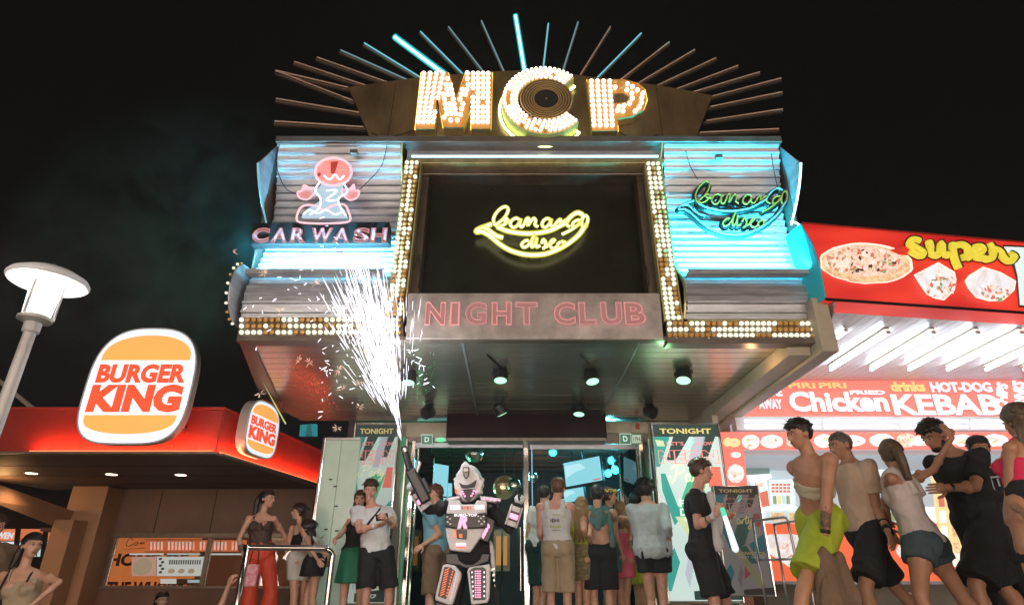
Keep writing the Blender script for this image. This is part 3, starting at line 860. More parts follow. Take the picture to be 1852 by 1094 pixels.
# bulb letters standing proud of the board
YL = YR - .16
def letter(name, outline, holes, pts, label):
    g = MB()
    g.prism(poly_px(outline, YL), (0, .15, 0))
    L = g.build('letter', 'yellow_metal', rs, label=label)
    g = MB(); g.prism(poly_px(outline, YL - .004), (0, .003, 0)); g.build('face', 'bulb_face', L)
    g = MB(); g.tube(poly_px([(x, y + 1.5) for x, y in outline], YL + .14), .010, 6, closed=True); g.build('neon_outline', 'gold_line', L)
    if holes:
        for hh in holes:
            g = MB(); g.prism(poly_px(hh, YL - .009), (0, .004, 0)); g.build('counter', 'alu_board', L)
    for x, y in pts: bulb(at(x, y, YL - .004), .030, 'bulb_off' if random.random() < .035 else 'bulb_on', L)
    return L
Mo = [(751, 233), (762, 131), (810, 131), (825, 178), (842, 131), (890, 131), (887, 233), (852, 233), (853, 178), (838, 230), (802, 230), (790, 172), (786, 233)]
def grid(poly, holes, sx, sy, m, ox=0, oy=0, dark=None):
    out = []
    x0 = min(p[0] for p in poly); x1 = max(p[0] for p in poly); y0 = min(p[1] for p in poly); y1 = max(p[1] for p in poly)
    y = y0 + oy + m
    while y < y1:
        x = x0 + ox + m
        while x < x1:
            if inside(x, y, poly) and edge_dist(x, y, poly) > m * .8 and not any(inside(x, y, h) or edge_dist(x, y, h) < m * .6 for h in holes) and not (dark and inside(x, y, dark)):
                out.append((x, y))
            x += sx
        y += sy
    return out
mp_ = []
for k in range(11):             # stems row by row, following their slight lean
    y = 136 + k * 8.7; f = k / 10
    for j in range(4): mp_.append((lerp(767, 757, f) + j * lerp(11.5, 8.8, f), y)); mp_.append((lerp(857, 857, f) + j * 9.0 - 1 + lerp(0, -1, f), y))
    for j in range(3):
        xa = lerp(806, 822, f) - 8 + j * 9.5 if k < 5 else 0
        if k < 9: 
            mp_.append((lerp(796, 812, f) + j * 8, y + 3)) if k > 1 else None
            if k > 1 and lerp(854, 826, f) - j * 8 > lerp(796, 812, f) + 24: mp_.append((lerp(852, 828, f) - j * 8, y + 3))
mp2 = []
for p in mp_:
    if p and inside(p[0], p[1], Mo) and all((p[0] - q[0]) ** 2 + (p[1] - q[1]) ** 2 > 42 for q in mp2): mp2.append(p)
for p in grid(Mo, [], 6.0, 5.0, 4.4):
    if all((p[0] - q[0]) ** 2 + (p[1] - q[1]) ** 2 > 62 for q in mp2): mp2.append(p)
letter('M', Mo, None, mp2, 'letter M filled with glowing bulbs')
Po = [(1062, 144), (1130, 144), (1152, 150), (1166, 162), (1170, 180), (1163, 198), (1146, 209), (1120, 214), (1116, 214), (1118, 236), (1071, 237)]
Ph = [(1108, 170), (1130, 169), (1139, 177), (1132, 185), (1111, 187)]
Pd = [(1128, 196), (1148, 178), (1160, 176), (1150, 200), (1140, 207)]
pts = []
for k in range(10):
    y = 150 + k * 8.8
    for j in range(4): pts.append((1069 + j * 11.0 + k * .55, y))
pts += [(1113, 151), (1124, 152), (1134, 155), (1143, 160), (1152, 166), (1112, 161), (1123, 162), (1133, 166), (1142, 172), (1143, 181), (1138, 190), (1128, 194), (1119, 196), (1116, 203), (1126, 204), (1160, 180), (1159, 189), (1155, 197), (1148, 204), (1162, 172)]
letter('P', Po, [Ph], pts, 'letter P filled with glowing bulbs round an unlit patch')
# round letter C in front of the others
cc = at(985, 181, YL - .06); rx = (at(1066, 181, YL - .06) - cc).length; rzO = cc.z - at(985, 242, YL - .06).z
rO = (rx + rzO) / 2 * .98; rI = rO * .62
g = MB(); ring = []
a0, a1 = R(44), R(360 - 40)
nn = 48
arc = [lerp(a0, a1, i / nn) for i in range(nn + 1)]
outl = [cc + Vector((cos(a) * rO, 0, sin(a) * rO)) for a in arc] + [cc + Vector((cos(a) * rI, 0, sin(a) * rI)) for a in reversed(arc)]
vs = [cc + Vector((cos(a) * r, dy, sin(a) * r)) for dy in (0, .20) for a in arc for r in (rO, rI)]
fs = []
k2 = 2 * (nn + 1)
for i in range(nn):
    o = 2 * i
    fs += [(o, o + 1, o + 3, o + 2), (k2 + o, k2 + o + 2, k2 + o + 3, k2 + o + 1), (o, o + 2, k2 + o + 2, k2 + o), (o + 1, k2 + o + 1, k2 + o + 3, o + 3)]
fs += [(0, k2, k2 + 1, 1), (2 * nn, 2 * nn + 1, k2 + 2 * nn + 1, k2 + 2 * nn)]
g.add(vs, fs); Cl = g.build('letter', pbr('c_metal', (.7, .75, .3), .45, .3), rs, label='round letter C of glowing bulbs with a record inside')
vs2 = [cc + Vector((cos(a) * r, -.004, sin(a) * r)) for a in arc for r in (rO * .985, rI * 1.02)]
g = MB(); g.add(vs2, [(2 * i, 2 * i + 1, 2 * i + 3, 2 * i + 2) for i in range(nn)]); g.build('face', 'bulb_face', Cl)
for j, rr in enumerate((.675, .765, .855, .945)):
    m = int(round(rr * 42))
    for i in range(m + 1):
        a = lerp(a0 + .06, a1 - .06, i / m)
        if j == 2 and R(165) < a < R(195): continue
        bulb(cc + Vector((cos(a) * rO * rr, -.005, sin(a) * rO * rr)), .0235, 'bulb_off' if random.random() < .03 else 'bulb_on', Cl)
tubeO = [cc + Vector((cos(a) * rO * 1.06, .17, sin(a) * rO * 1.06 - .02)) for a in arc]
tubeI = [cc + Vector((cos(a) * rI * .98, .17, sin(a) * rI * .98)) for a in reversed(arc)]
g = MB(); g.tube(tubeO + [tubeI[0], ] + tubeI[1:3], .017, 8); g.build('neon_outline', 'lime_neon', Cl)
g = MB(); g.tube([tubeO[0]] + [tubeI[-1]] + tubeI[-3:-1][::-1], .013, 8); g.build('neon_outline', 'lime_neon', Cl)
# vinyl record in the middle
rc = cc + Vector((.02, -.02, 0)); 
g = MB(); g.lathe([(rI * 1.0, 0), (rI * 1.0, .04)], rc, 40, axis=(0, 1, 0)); rec = g.build('record', 'alu_dark', Cl)
for rr in (.96, .86, .76, .66, .56, .48):
    g = MB(); g.tube([rc + Vector((cos(a) * rI * rr, -.004, sin(a) * rI * rr)) for a in [2 * pi * i / 40 for i in range(40)]], .007, 5, closed=True)
    g.build('groove_ring', pbr('ring_gold', (.55, .36, .13), .35, .7, em=(1, .55, .12), es=.10) if 'ring_gold' not in M else 'ring_gold', rec)
g = MB(); g.lathe([(rI * .44, -.006), (rI * .44, 0)], rc, 30, axis=(0, 1, 0)); g.build('record_label', 'black_matte', rec)
g = MB(); g.ell(rc + Vector((0, -.008, 0)), (.012, .006, .012), seg=8, rings=6); g.build('spindle', 'yellow_metal', rec)

# ------------------------------------------------------------------ banana signs
BN = {
 'outline': [(345, 388), (255, 425), (180, 455), (125, 490), (130, 520), (200, 515), (290, 560), (375, 635), (470, 722), (600, 810), (750, 868), (900, 895), (1080, 890), (1230, 848), (1400, 762), (1550, 645), (1645, 545), (1700, 455), (1740, 400)],
 'inner': [(170, 478), (210, 455), (275, 462), (350, 530), (430, 585), (510, 612)],
 'upper': [(430, 435), (560, 495), (720, 530), (900, 545), (1080, 525), (1220, 488), (1330, 430), (1440, 365), (1480, 300), (1550, 230), (1620, 200), (1690, 235)],
 'b': [(430, 430), (385, 380), (375, 300), (410, 210), (480, 130), (550, 100), (590, 140), (565, 230), (500, 320), (420, 395), (470, 420), (550, 380), (585, 320), (550, 290), (530, 325), (580, 350), (625, 345)],
 'a': [(765, 325), (715, 290), (655, 315), (620, 380), (655, 440), (710, 425), (755, 360), (775, 305), (760, 400), (790, 435), (830, 380), (860, 300), (895, 300), (880, 410), (930, 330), (970, 292), (995, 330), (985, 400), (1030, 430)],
 'a2': [(1215, 315), (1160, 295), (1105, 340), (1090, 410), (1140, 442), (1200, 380), (1225, 310), (1215, 400), (1260, 425), (1310, 350), (1360, 308), (1360, 390), (1400, 350), (1450, 320), (1455, 400), (1500, 430)],
 'a3': [(1660, 325), (1600, 325), (1545, 370), (1545, 430), (1610, 410), (1670, 335), (1675, 400), (1705, 440), (1752, 370), (1762, 290), (1730, 245), (1690, 280), (1670, 345), (1580, 435), (1480, 505), (1385, 555)],
 'd': [(890, 655), (835, 665), (790, 720), (815, 770), (875, 745), (930, 665), (980, 550), (935, 690), (940, 765), (985, 720), (1015, 610), (1000, 700), (1010, 765), (1060, 740)],
 's': [(1085, 700), (1110, 640), (1145, 700), (1130, 770), (1095, 788)],
 'c': [(1150, 765), (1230, 700), (1275, 650), (1235, 655), (1200, 730), (1250, 790), (1320, 750)],
 'o': [(1365, 680), (1320, 720), (1340, 775), (1395, 755), (1410, 700), (1380, 672), (1440, 690)],
}
def banana(label, box, Y, mat, r, rbig, backing, group):
    bx0, by0, bx1, by1 = box
    def mp(p): return at(bx0 + (p[0] - 125) / (1762 - 125) * (bx1 - bx0), by0 + (p[1] - 100) / (895 - 100) * (by1 - by0), Y)
    t = thing('banana_sign', mp((900, 900)), label, 'neon sign', group)
    for k, pts in BN.items():
        P = spline([mp(p) for p in pts], 5)
        big = k in ('outline', 'inner', 'upper')
        g = MB(); g.tube(P, rbig if big else r, 8)
        tb = g.build('banana_outline' if big else 'neon_letter', mat[0] if not big else mat[1], t)
        if backing:
            g = MB(); g.tube([p + Vector((0, .05, -.004)) for p in P], .034, 6); g.build('channel', 'black', tb)
        else:
            g = MB(); g.tube(P, (rbig if big else r) * 1.9, 8); g.build('glass_sleeve', 'yellow_sleeve', tb)
    # stand-offs
    for p in ((300, 560), (900, 900), (1500, 690), (560, 110), (1640, 210)):
        q = mp(p); g = MB(); g.tube([q, q + Vector((0, .12, 0))], .006, 5); g.build('standoff', 'steel', t)
    return t
banana('glowing yellow neon banana disco sign in front of the dark screen', (862, 374, 1063, 461), 6.06, ('yellow_neon', 'yellow_neon'), .013, .0185, False, 'banana disco neon signs')
banana('unlit gold banana disco sign on the cyan washed right wing', (1228, 328, 1424, 424), 5.93, ('neon_off_gold', 'neon_off_grey'), .010, .013, True, 'banana disco neon signs')

# ------------------------------------------------------------------ car wash sign
cw = thing('carwash_sign', at(580, 441, 5.85), 'black board with pink neon CARWASH letters and a neon disco dancer above', 'neon sign')
YW = 5.86
g = MB(); g.prism(poly_px([(455, 403), (704, 401), (705, 441), (452, 442)], YW), (0, .12, 0)); bd = g.build('board', 'black', cw, bevel=.012)
lb = [('C', 457, 486), ('A', 492, 520), ('R', 527, 553), ('W', 563, 600), ('A', 604, 632), ('S', 640, 668), ('H', 671, 699)]
for i, (ch, a, b) in enumerate(lb):
    o = textpx(ch, a, 413, b, 438, YW, pbr('cw_fill', (.35, .16, .18), .5, em=(.8, .3, .33), es=.12) if 'cw_fill' not in M else 'cw_fill', name='letter', parent=cw, ext=.012, bold=.03)
    o2 = textpx(ch, a - 1, 412, b + 1, 439, YW - .02, 'pink_line', name='neon_outline', parent=cw, tube=.007, bold=.035)
    o2.parent = o; ORG[o2.name] = org(o)
# dancer figure: round red hair, white body, pink hands, seated on a cloud of foam
def ring(cx, cy, a, b, rot=0, n=28, Y=YW): return [at(cx + a * cos(t) * cos(rot) - b * sin(t) * sin(rot), cy + a * cos(t) * sin(rot) + b * sin(t) * cos(rot), Y) for t in [2 * pi * i / n for i in range(n)]]
g = MB(); g.prism(ring(603, 312, 30, 23), (0, .03, 0)); hr = g.build('hair_disc', 'afro_red', cw)
g = MB(); g.tube(ring(603, 311, 33, 25), .015, 8, closed=True); g.build('hair_neon', 'pink_neon', hr)
g = MB(); g.prism(poly_px([(598, 293), (612, 292), (605, 314), (598, 314)], YW - .005), (0, .004, 0)); g.build('hair_pattern', pbr('deep_red', (.4, .03, .02), .5, em=(.7, .1, .06), es=.4), hr)
g = MB(); g.ell(at(577, 316, YW), (.022, .004, .03), seg=10, rings=6); g.build('hair_pattern', 'deep_red', hr)
body = [(584, 326), (600, 334), (620, 328), (618, 340), (632, 344), (634, 352), (616, 350), (606, 362), (622, 378), (628, 392), (545, 392), (556, 378), (578, 364), (576, 350), (566, 352), (560, 346), (578, 340)]
g = MB(); g.prism(poly_px(body, YW), (0, .04, 0)); fb = g.build('dancer_body', glow('dancer_white', (.62, .80, .95), .85), cw)
for path in ([(560, 340), (550, 335), (546, 345), (538, 348), (542, 358), (556, 361), (566, 352), (572, 342)], [(632, 342), (640, 334), (642, 344), (650, 346), (645, 358), (632, 362), (622, 354), (618, 344)]):
    g = MB(); P = spline([at(x, y, YW - .01) for x, y in path], 4, closed=True); g.tube(P, .010, 8, closed=True); g.build('hand_neon', 'pink_neon', cw)
    g = MB(); g.prism(poly_px(path, YW), (0, .01, 0)); g.build('hand', 'pink_pale', cw)
P = spline([at(x, y, YW - .01) for x, y in [(538, 400), (540, 382), (550, 372), (570, 372), (585, 380), (602, 372), (622, 370), (630, 382), (632, 400), (600, 404), (565, 404)]], 4, closed=True)
g = MB(); g.tube(P, .012, 8, closed=True); g.build('cloud_neon', 'pink_neon', cw)
for path in ([(578, 330), (570, 345), (580, 360), (576, 378), (560, 388)], [(622, 332), (628, 348), (612, 360), (618, 380), (626, 390)], [(590, 345), (610, 345), (590, 362), (612, 362)], [(548, 388), (560, 380), (575, 386), (590, 380), (606, 388), (622, 382)], [(586, 318), (596, 325), (606, 316), (614, 325), (622, 318)]):
    g = MB(); g.tube(spline([at(x, y, YW - .03) for x, y in path], 4), .009, 8); g.build('neon_line', 'white_neon', cw)

# cables, clamps and junction boxes on the front
wires = [[(505, 262, 5.85), (500, 300, 5.9), (516, 340, 5.95), (540, 352, 5.9)], [(700, 262, 5.85), (690, 300, 6.0), (664, 330, 6.0), (640, 352, 5.95)], [(1240, 273, 5.85), (1248, 300, 5.95), (1262, 325, 5.98)], [(1395, 278, 5.85), (1400, 310, 5.95), (1408, 345, 5.98)], [(757, 462, 6.0), (760, 500, 6.0), (757, 520, 6.0), (764, 528, 6.02)], [(1168, 480, 6.0), (1174, 505, 5.99), (1170, 530, 5.98)], [(672, 240, 5.99), (700, 248, 5.99), (748, 236, 5.98)], [(1190, 244, 5.99), (1150, 252, 5.99), (1119, 238, 5.98)]]
for w_ in wires:
    g = MB(); g.tube(spline([at(*p) for p in w_], 5), .006, 5); g.build('cable', 'black', club)
for (x, y, Y_) in ((640, 276, 5.84), (1300, 284, 5.84), (690, 250, 6.0), (1226, 252, 6.0)):
    g = MB(); g.box(at(x, y, Y_), (.09, .05, .06)); g.build('junction_box', 'alu_dark', club, bevel=.006)
for x in range(470, 1470, 58):
    g = MB(); p = at(x, 611, 5.835); g.ell(p, (.008, .005, .008), seg=6, rings=4); g.build('rivet', 'steel', club)
for (x0, y0, x1, y1) in ((880, 640, 905, 690), (1050, 640, 1072, 690)):
    a = atz(x0, y0, ZC); b = atz(x1, y1 - 26, ZC); g = MB(); g.tube([a - Z3 * .008, b - Z3 * .008], .008, 5); g.build('cable', 'black', club)
# ------------------------------------------------------------------ posters
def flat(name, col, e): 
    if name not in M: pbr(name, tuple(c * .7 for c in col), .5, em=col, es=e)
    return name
def stroke_word(paths, mp, r, mat, name, parent, thick=1.0, n=6, sub=5):
    g = MB()
    for p in paths: g.tube(spline([mp(q) for q in p], sub), r, n)
    return g.build(name, mat, parent)
PARTY = [
 [(10, 55), (0, 75), (10, 90), (25, 80), (38, 50), (50, 10), (40, 40), (28, 78)], [(20, 22), (40, 6), (70, 4), (82, 18), (70, 38), (42, 46)],
 [(108, 52), (95, 48), (84, 62), (86, 80), (98, 78), (108, 55), (106, 76), (114, 80), (124, 55), (122, 80), (128, 58), (142, 48), (146, 54)],
 [(160, 25), (150, 62), (150, 80), (162, 76), (172, 50), (168, 74), (178, 78), (190, 50), (184, 90), (170, 118), (160, 108), (200, 70)], [(144, 45), (178, 40)]]
def poster(label, x0, x1, y0, y1, Y, e, full=True, darkcols=False):
    c = (x0 + x1) / 2
    a = at(x0, y0, Y); b = at(x1, y0, Y); zb = at(c, y1, Y).z
    W = b.x - a.x; H = a.z - zb
    t = thing('poster', (a.x + W / 2, Y, zb), label, 'poster', 'TONIGHT party posters')
    def P(u, v, d=0): return Vector((a.x + u * W, Y - d, a.z - v * H))
    k = str(e).replace('.', '')
    g = MB(); g.bb(P(-.03, -.01, -.08), P(1.03, 1.01, -.02)); g.build('light_box', 'alu_dark', t, bevel=.004)
    tag_ = 'd' if darkcols else ''
    pal = {'wht': (.62, .78, .74), 'teal': (.04, .36, .30), 'grn': (.06, .50, .26), 'yel': (.66, .78, .45), 'dk': (.02, .05, .045), 'red': (.85, .18, .12), 'gry': (.50, .55, .62)}
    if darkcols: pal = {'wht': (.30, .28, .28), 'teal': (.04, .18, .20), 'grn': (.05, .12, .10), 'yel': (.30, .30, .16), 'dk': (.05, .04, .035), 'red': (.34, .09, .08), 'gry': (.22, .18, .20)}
    def shp(col, pts, d, nm='print', par=None):
        m = flat('pr_' + col + tag_ + k, pal[col], e)
        g = MB(); g.prism([P(u, v, d) for u, v in pts], (0, .0008, 0)); return g.build(nm, m, par or sheet)
    g = MB(); g.prism([P(0, 0), P(1, 0), P(1, 1), P(0, 1)], (0, .01, 0)); sheet = g.build('sheet', flat('pr_wht' + tag_ + k, pal['wht'], e), t)
    shp('dk', [(0, 0), (1, 0), (1, .075), (0, .075)], .002, 'header')
    shp('teal', [(0, .075), (.25, .075), (.05, .26), (0, .26)], .002)
    shp('dk', [(.30, .075), (.55, .075), (.30, .22), (.16, .22)], .002)
    shp('gry', [(.60, .075), (.8, .075), (.62, .26), (.48, .26)], .002)
    shp('dk', [(.78, .075), (.95, .075), (.8, .20), (.68, .20)], .002)
    shp('teal', [(.05, .30), (.12, .30), (.30, .55), (.18, .6), (.05, .40)], .002)
    shp('grn', [(.50, .30), (.80, .30), (.52, .55), (.28, .60), (.26, .50)], .002)
    shp('red', [(.82, .26), (.96, .26), (.96, .38), (.75, .38)], .002)
    shp('grn', [(.30, .58), (.55, .56), (.75, .72), (.55, .72)], .002)
    shp('yel', [(.20, .55), (.34, .55), (.90, .92), (.72, .94)], .003)
    shp('red', [(.45, .74), (.62, .70), (.62, .80), (.40, .86)], .002)
    shp('gry', [(.25, .86), (.36, .74), (.40, .80), (.30, .94)], .002)
    shp('teal', [(0, .80), (.14, .72), (.20, .80), (.04, .95), (0, .95)], .002)
    shp('teal', [(.62, .55), (.98, .45), (.98, .62), (.75, .66)], .002)
    shp('dk', [(.35, .95), (1, .93), (1, .995), (.35, .995)], .002)
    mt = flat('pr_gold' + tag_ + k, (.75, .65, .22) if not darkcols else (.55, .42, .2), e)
    text('TONIGHT', P(.5, .040, .003), W * .80, H * .034, mt, 'lettering', t, bold=.03, ext=.001)
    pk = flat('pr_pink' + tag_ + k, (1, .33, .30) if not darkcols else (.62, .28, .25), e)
    text("LET'S", P(.32, .118, .004), W * .26, H * .022, pk, 'lettering', t, bold=.01, ext=.001)
    text("GLOW", P(.78, .118, .004), W * .26, H * .022, pk, 'lettering', t, bold=.01, ext=.001)
    g = MB(); g.tube([P(.56, .085, .006), P(.50, .115, .006), P(.56, .115, .006), P(.50, .15, .006), P(.62, .108, .006), P(.56, .108, .006), P(.62, .085, .006)], .005, 5, closed=True); g.build('lightning_mark', flat('pr_mint' + k, (.4, 1, .8), e), t)
    text('NEON', P(.5, .20, .004), W * .92, H * .085, pk, 'neon_lettering', t, tube=.0045, bold=.06)
    sc = W * .62 / 200
    o0 = P(.16, .245, .006)
    stroke_word(PARTY, lambda q: o0 + Vector((q[0] * sc, 0, -q[1] * sc)), .0075, flat('pr_cream' + tag_ + k, (.92, .92, .62) if not darkcols else (.6, .5, .25), e), 'script_lettering', t)
    if full:
        wm = flat('pr_white' + k, (.95, 1, .95), e)
        text('FRI', P(.40, .475, .004), W * .24, H * .042, wm, 'lettering', t, bold=.03, ext=.001)
        text('DAY', P(.42, .525, .004), W * .28, H * .042, wm, 'lettering', t, bold=.03, ext=.001)
        text('17', P(.40, .565, .004), W * .12, H * .026, wm, 'lettering', t, bold=.03, ext=.001)
        text('MCP', P(.72, .965, .004), W * .2, H * .02, wm, 'lettering', t, bold=.03, ext=.001)
        shp('yel', [(-.0 + .02, .095), (.14, .10), (.16, .135), (.04, .135)], .004)
    else:
        text('GLOWSTICK', P(.62, .63, .004), W * .68, H * .03, mt, 'lettering', t, bold=.03, ext=.001)
        text('FIRST 100 IN', P(.62, .665, .004), W * .55, H * .018, flat('pr_whited' + k, (.5, .5, .5), e), 'lettering', t, bold=.01, ext=.001)
    g = MB(); g.tube([P(-.02, -.008, .01), P(1.02, -.008, .01), P(1.02, 1.01, .01), P(-.02, 1.01, .01)], .014, 6, closed=True); g.build('frame', 'chrome', t)
    return t
poster('tall bright neon party poster left of the glass doors, behind the man with the phone', 645, 720, 768, 1090, 9.35, .27)
poster('tall bright neon party poster right of the glass doors, behind the youth in profile', 1180, 1296, 768, 1086, 8.40, .78)
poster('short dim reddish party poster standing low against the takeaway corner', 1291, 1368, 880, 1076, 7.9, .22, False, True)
# plain green lit glass beside the doors
for x0, x1, lab in ((724, 738, 'green'), (1172, 1178, 'green')):
    g = MB(); g.prism(poly_px([(x0, 790), (x1, 790), (x1 + (3 if x0 > 926 else -3), 1120), (x0 + (3 if x0 > 926 else -3), 1120)], YD + .1), (0, .01, 0)); g.build('side_glass', pbr('green_glass', (.10, .22, .12), .15, em=(.12, .42, .2), es=.30) if 'green_glass' not in M else 'green_glass', club)
# glass return wall left of the entrance
lw = thing('glass_screen_wall', at(575, 1040, 8.6), 'pale green glass screen wall between the burger restaurant and the club entrance', 'glass wall')
WY_ = 9.2
a_ = at(590, 796, WY_); b_ = at(640, 796, WY_ )
pbr('pale_glass_lit', (.50, .60, .50), .2, var=.14, vscale=1.5, em=(.50, .72, .55), es=.16)  # light on the panes is put in as their own glow
for x0, x1 in ((a_.x, lerp(a_.x, b_.x, .55)), (lerp(a_.x, b_.x, .55) + .012, b_.x + .1)):
    g = MB(); g.bb((x0, WY_, F), (x1, WY_ + .05, a_.z)); g.build('pane', 'pale_glass_lit', lw, bevel=.003)
g = MB(); g.bb((a_.x - .05, WY_ - .03, F), (a_.x, WY_ + .08, a_.z + .04)); g.build('post', 'chrome', lw, bevel=.01)
g = MB(); g.bb((a_.x, WY_ - .02, a_.z), (b_.x + .1, WY_ + .06, a_.z + .04)); g.build('top_rail', 'steel', lw, bevel=.006)
for x, z in ((.12, 2.0), (.2, 1.9), (.14, 1.3), (.3, 1.28), (.25, 1.62)):
    g = MB(); g.bb((a_.x + x, WY_ - .012, F + z), (a_.x + x + .05, WY_ - .002, F + z + .02)); g.build('fixing', 'black', lw)

# ------------------------------------------------------------------ burger restaurant
BY = 7.5
def rot_cols0(x, y, z): return Matrix((x, y, z)).transposed()
bk = thing('burger_restaurant', (-6, 9, 0), 'burger restaurant with red ribbed canopy fascia and orange window', 'restaurant')
pbr('fascia_red', (.42, .045, .03), .42, .2, var=.12, vscale=3)
pbr('soffit_brown', (.13, .085, .06), .6, var=.15, vscale=2)
pbr('wall_brown', (.16, .085, .055), .65, var=.14, vscale=2.5, bump=.1, bscale=40)
pbr('column_tan', (.36, .19, .10), .6, var=.08, vscale=2)
glow('red_strip', (1.0, .16, .06), 2.6)
glow('downlight', (1.0, .72, .5), 8.0)
cxx = X(396, 780, BY)
zt1, zb1 = Z(741, BY), Z(818, BY)
xL_ = -8.2
ex = X(584, 850, 10.6)
n = 118                         # fine upright ribs, front run
W_ = cxx - xL_
g = MB(); g.bb((xL_, BY + .02, zb1), (cxx, BY + .10, zt1)); g.build('fascia_front', 'fascia_red', bk)
g = MB()
for i in range(n * 2):
    x = xL_ + W_ * (i + .5) / (n * 2); g.bb((x - .007, BY + .004, zb1 + .01), (x + .007, BY + .022, zt1 - .01))
g.build('fascia_ribs', 'fascia_red', bk, kind='stuff')
cA = Vector((cxx, BY + .02, 0)); cB = Vector((ex, 10.6, 0)); dv = (cB - cA).normalized(); nv = Vector((dv.y, -dv.x, 0))
g = MB(); g.prism([cA + Vector((0, 0, zb1)), cB + Vector((0, 0, zb1)), cB + Vector((0, 0, zt1)), cA + Vector((0, 0, zt1))], -nv * .08); g.build('fascia_return', 'fascia_red', bk)
g = MB(); LR = (cB - cA).length
for i in range(150):
    p = cA + dv * (LR * (i + .5) / 150); g.prism([p - dv * .007 + Vector((0, 0, zb1 + .01)), p + dv * .007 + Vector((0, 0, zb1 + .01)), p + dv * .007 + Vector((0, 0, zt1 - .01)), p - dv * .007 + Vector((0, 0, zt1 - .01))], nv * .016)
g.build('fascia_ribs', 'fascia_red', bk, kind='stuff')
g = MB(); g.bb((xL_, BY - .03, zt1), (cxx + .03, BY + .12, zt1 + .03)); g.prism([cA + nv * .03 + Vector((0, 0, zt1)), cB + nv * .03 + Vector((0, 0, zt1)), cB - nv * .1 + Vector((0, 0, zt1)), cA - nv * .1 + Vector((0, 0, zt1))], (0, 0, .03)); g.build('coping', 'fascia_red', bk)
# ledge with the red light strip
x0s = X(62, 815, BY)
g = MB(); g.bb((xL_, BY - .10, zb1 - .03), (cxx + .04, BY + .1, zb1 - .005)); g.prism([cA + nv * .10 + Vector((0, 0, zb1 - .03)), cB + nv * .10 + Vector((0, 0, zb1 - .03)), cB - nv * .1 + Vector((0, 0, zb1 - .03)), cA - nv * .1 + Vector((0, 0, zb1 - .03))], (0, 0, .024)); g.build('ledge', 'alu_dark', bk)
g = MB(); g.bb((x0s, BY - .075, zb1 + .0), (cxx, BY - .055, zb1 + .012)); g.build('light_strip', 'red_strip', bk)
g = MB(); q0 = cA + nv * .06 + Vector((0, 0, zb1 + .005)); q1 = cB + nv * .06 + Vector((0, 0, zb1 + .005)); g.tube([q0, q1 + (q0 - q1) * .03], .010, 6); g.build('light_strip', 'red_strip', bk)
for (pa, pb, inw) in ((Vector((x0s, BY - .085, zb1 + .01)), Vector((cxx, BY - .085, zb1 + .01)), Vector((0, 1, 0))), (cA + nv * .085 + Vector((0, 0, zb1 + .01)), cB + nv * .085 + Vector((0, 0, zb1 + .01)), -nv)):
    la_ = bpy.data.lights.new('strip_light', 'AREA'); la_.shape = 'RECTANGLE'; la_.size = (pb - pa).length; la_.size_y = .03; la_.energy = 26; la_.color = (1.0, .22, .10)
    lo_ = bpy.data.objects.new('strip_light', la_); COL.objects.link(lo_); lo_.location = (pa + pb) / 2
    zax = -(inw * .55 + Z3 * .8).normalized(); xax = (pb - pa).normalized(); yax = zax.cross(xax); lo_.rotation_euler = rot_cols0(xax, yax, zax).to_euler()
# soffit, walls, roof
BWY = 10.8
g = MB(); g.prism([Vector((xL_, BY, zb1 - .034)), Vector((cxx, BY, zb1 - .034)), Vector((ex - .1, 10.75, zb1 - .034)), Vector((xL_, 10.9, zb1 - .034))], (0, 0, .03)); g.build('soffit', 'soffit_brown', bk)
for k in range(3):
    g = MB(); y = 8.3 + k * .9; g.bb((xL_, y, zb1 - .038), (cxx + .05, y + .008, zb1 - .0345)); g.build('soffit_joint', 'black_matte', bk)
g = MB(); g.bb((xL_, BY + .1, zt1 - .1), (cxx - .1, 11.5, zt1 - .05)); g.build('roof', 'black_matte', bk)
zwin = Z(966, BWY)
wx0, wx1 = X(192, 960, BWY), X(560, 960, BWY)
g = MB(); g.bb((X(170, 930, BWY), BWY, zwin), (wx1, BWY + .2, zb1 - .03)); g.build('upper_wall', 'wall_brown', bk)
for px in (385, 285):
    g = MB(); x = X(px, 930, BWY); g.bb((x - .006, BWY - .006, zwin + .02), (x + .006, BWY - .001, zb1 - .04)); g.build('panel_joint', 'black_matte', bk)
g = MB(); g.bb((X(176, 968, BWY), BWY - .07, zwin - .05), (wx1, BWY + .1, zwin + .02)); g.build('window_head', 'frame_brown', bk, bevel=.004)
zsill = Z(1064, BWY)
g = MB(); g.bb((X(176, 968, BWY), BWY - .02, .1), (wx1, BWY + .15, zsill)); g.build('lower_wall', 'wall_brown', bk)
g = MB(); g.bb((X(176, 968, BWY), BWY - .05, zsill), (wx1, BWY + .1, zsill + .045)); g.build('window_sill', 'frame_brown', bk, bevel=.004)
wf = None
for px in (198, 374, 470):
    x = X(px, 1010, BWY); g = MB(); g.bb((x - .035, BWY - .03, zsill + .045), (x + .035, BWY + .06, zwin - .05)); o = g.build('mullion', 'frame_brown', bk, bevel=.004)
for (pa, pb) in ((198, 374), (374, 470), (470, 560)):
    g = MB(); g.bb((X(pa, 1010, BWY) + .036, BWY + .02, zsill + .046), (X(pb, 1010, BWY) - .036, BWY + .03, zwin - .051)); g.build('window_pane', glass('window_glass', (.9, .85, .8), .05) if 'window_glass' not in M else 'window_glass', bk)
g = MB(); xa_ = X(112, 960, 10.4); xb_ = X(176, 960, 10.4); g.bb((xa_, 10.35, .14), (xb_ + .02, 10.95, zb1 - .04)); g.build('column', 'column_tan', bk, bevel=.01)
g = MB(); g.bb((X(100, 960, 10.1), 10.0, .14), (X(136, 960, 10.1), 10.34, Z(940, 10.1))); g.build('pier', 'column_tan', bk, bevel=.01)
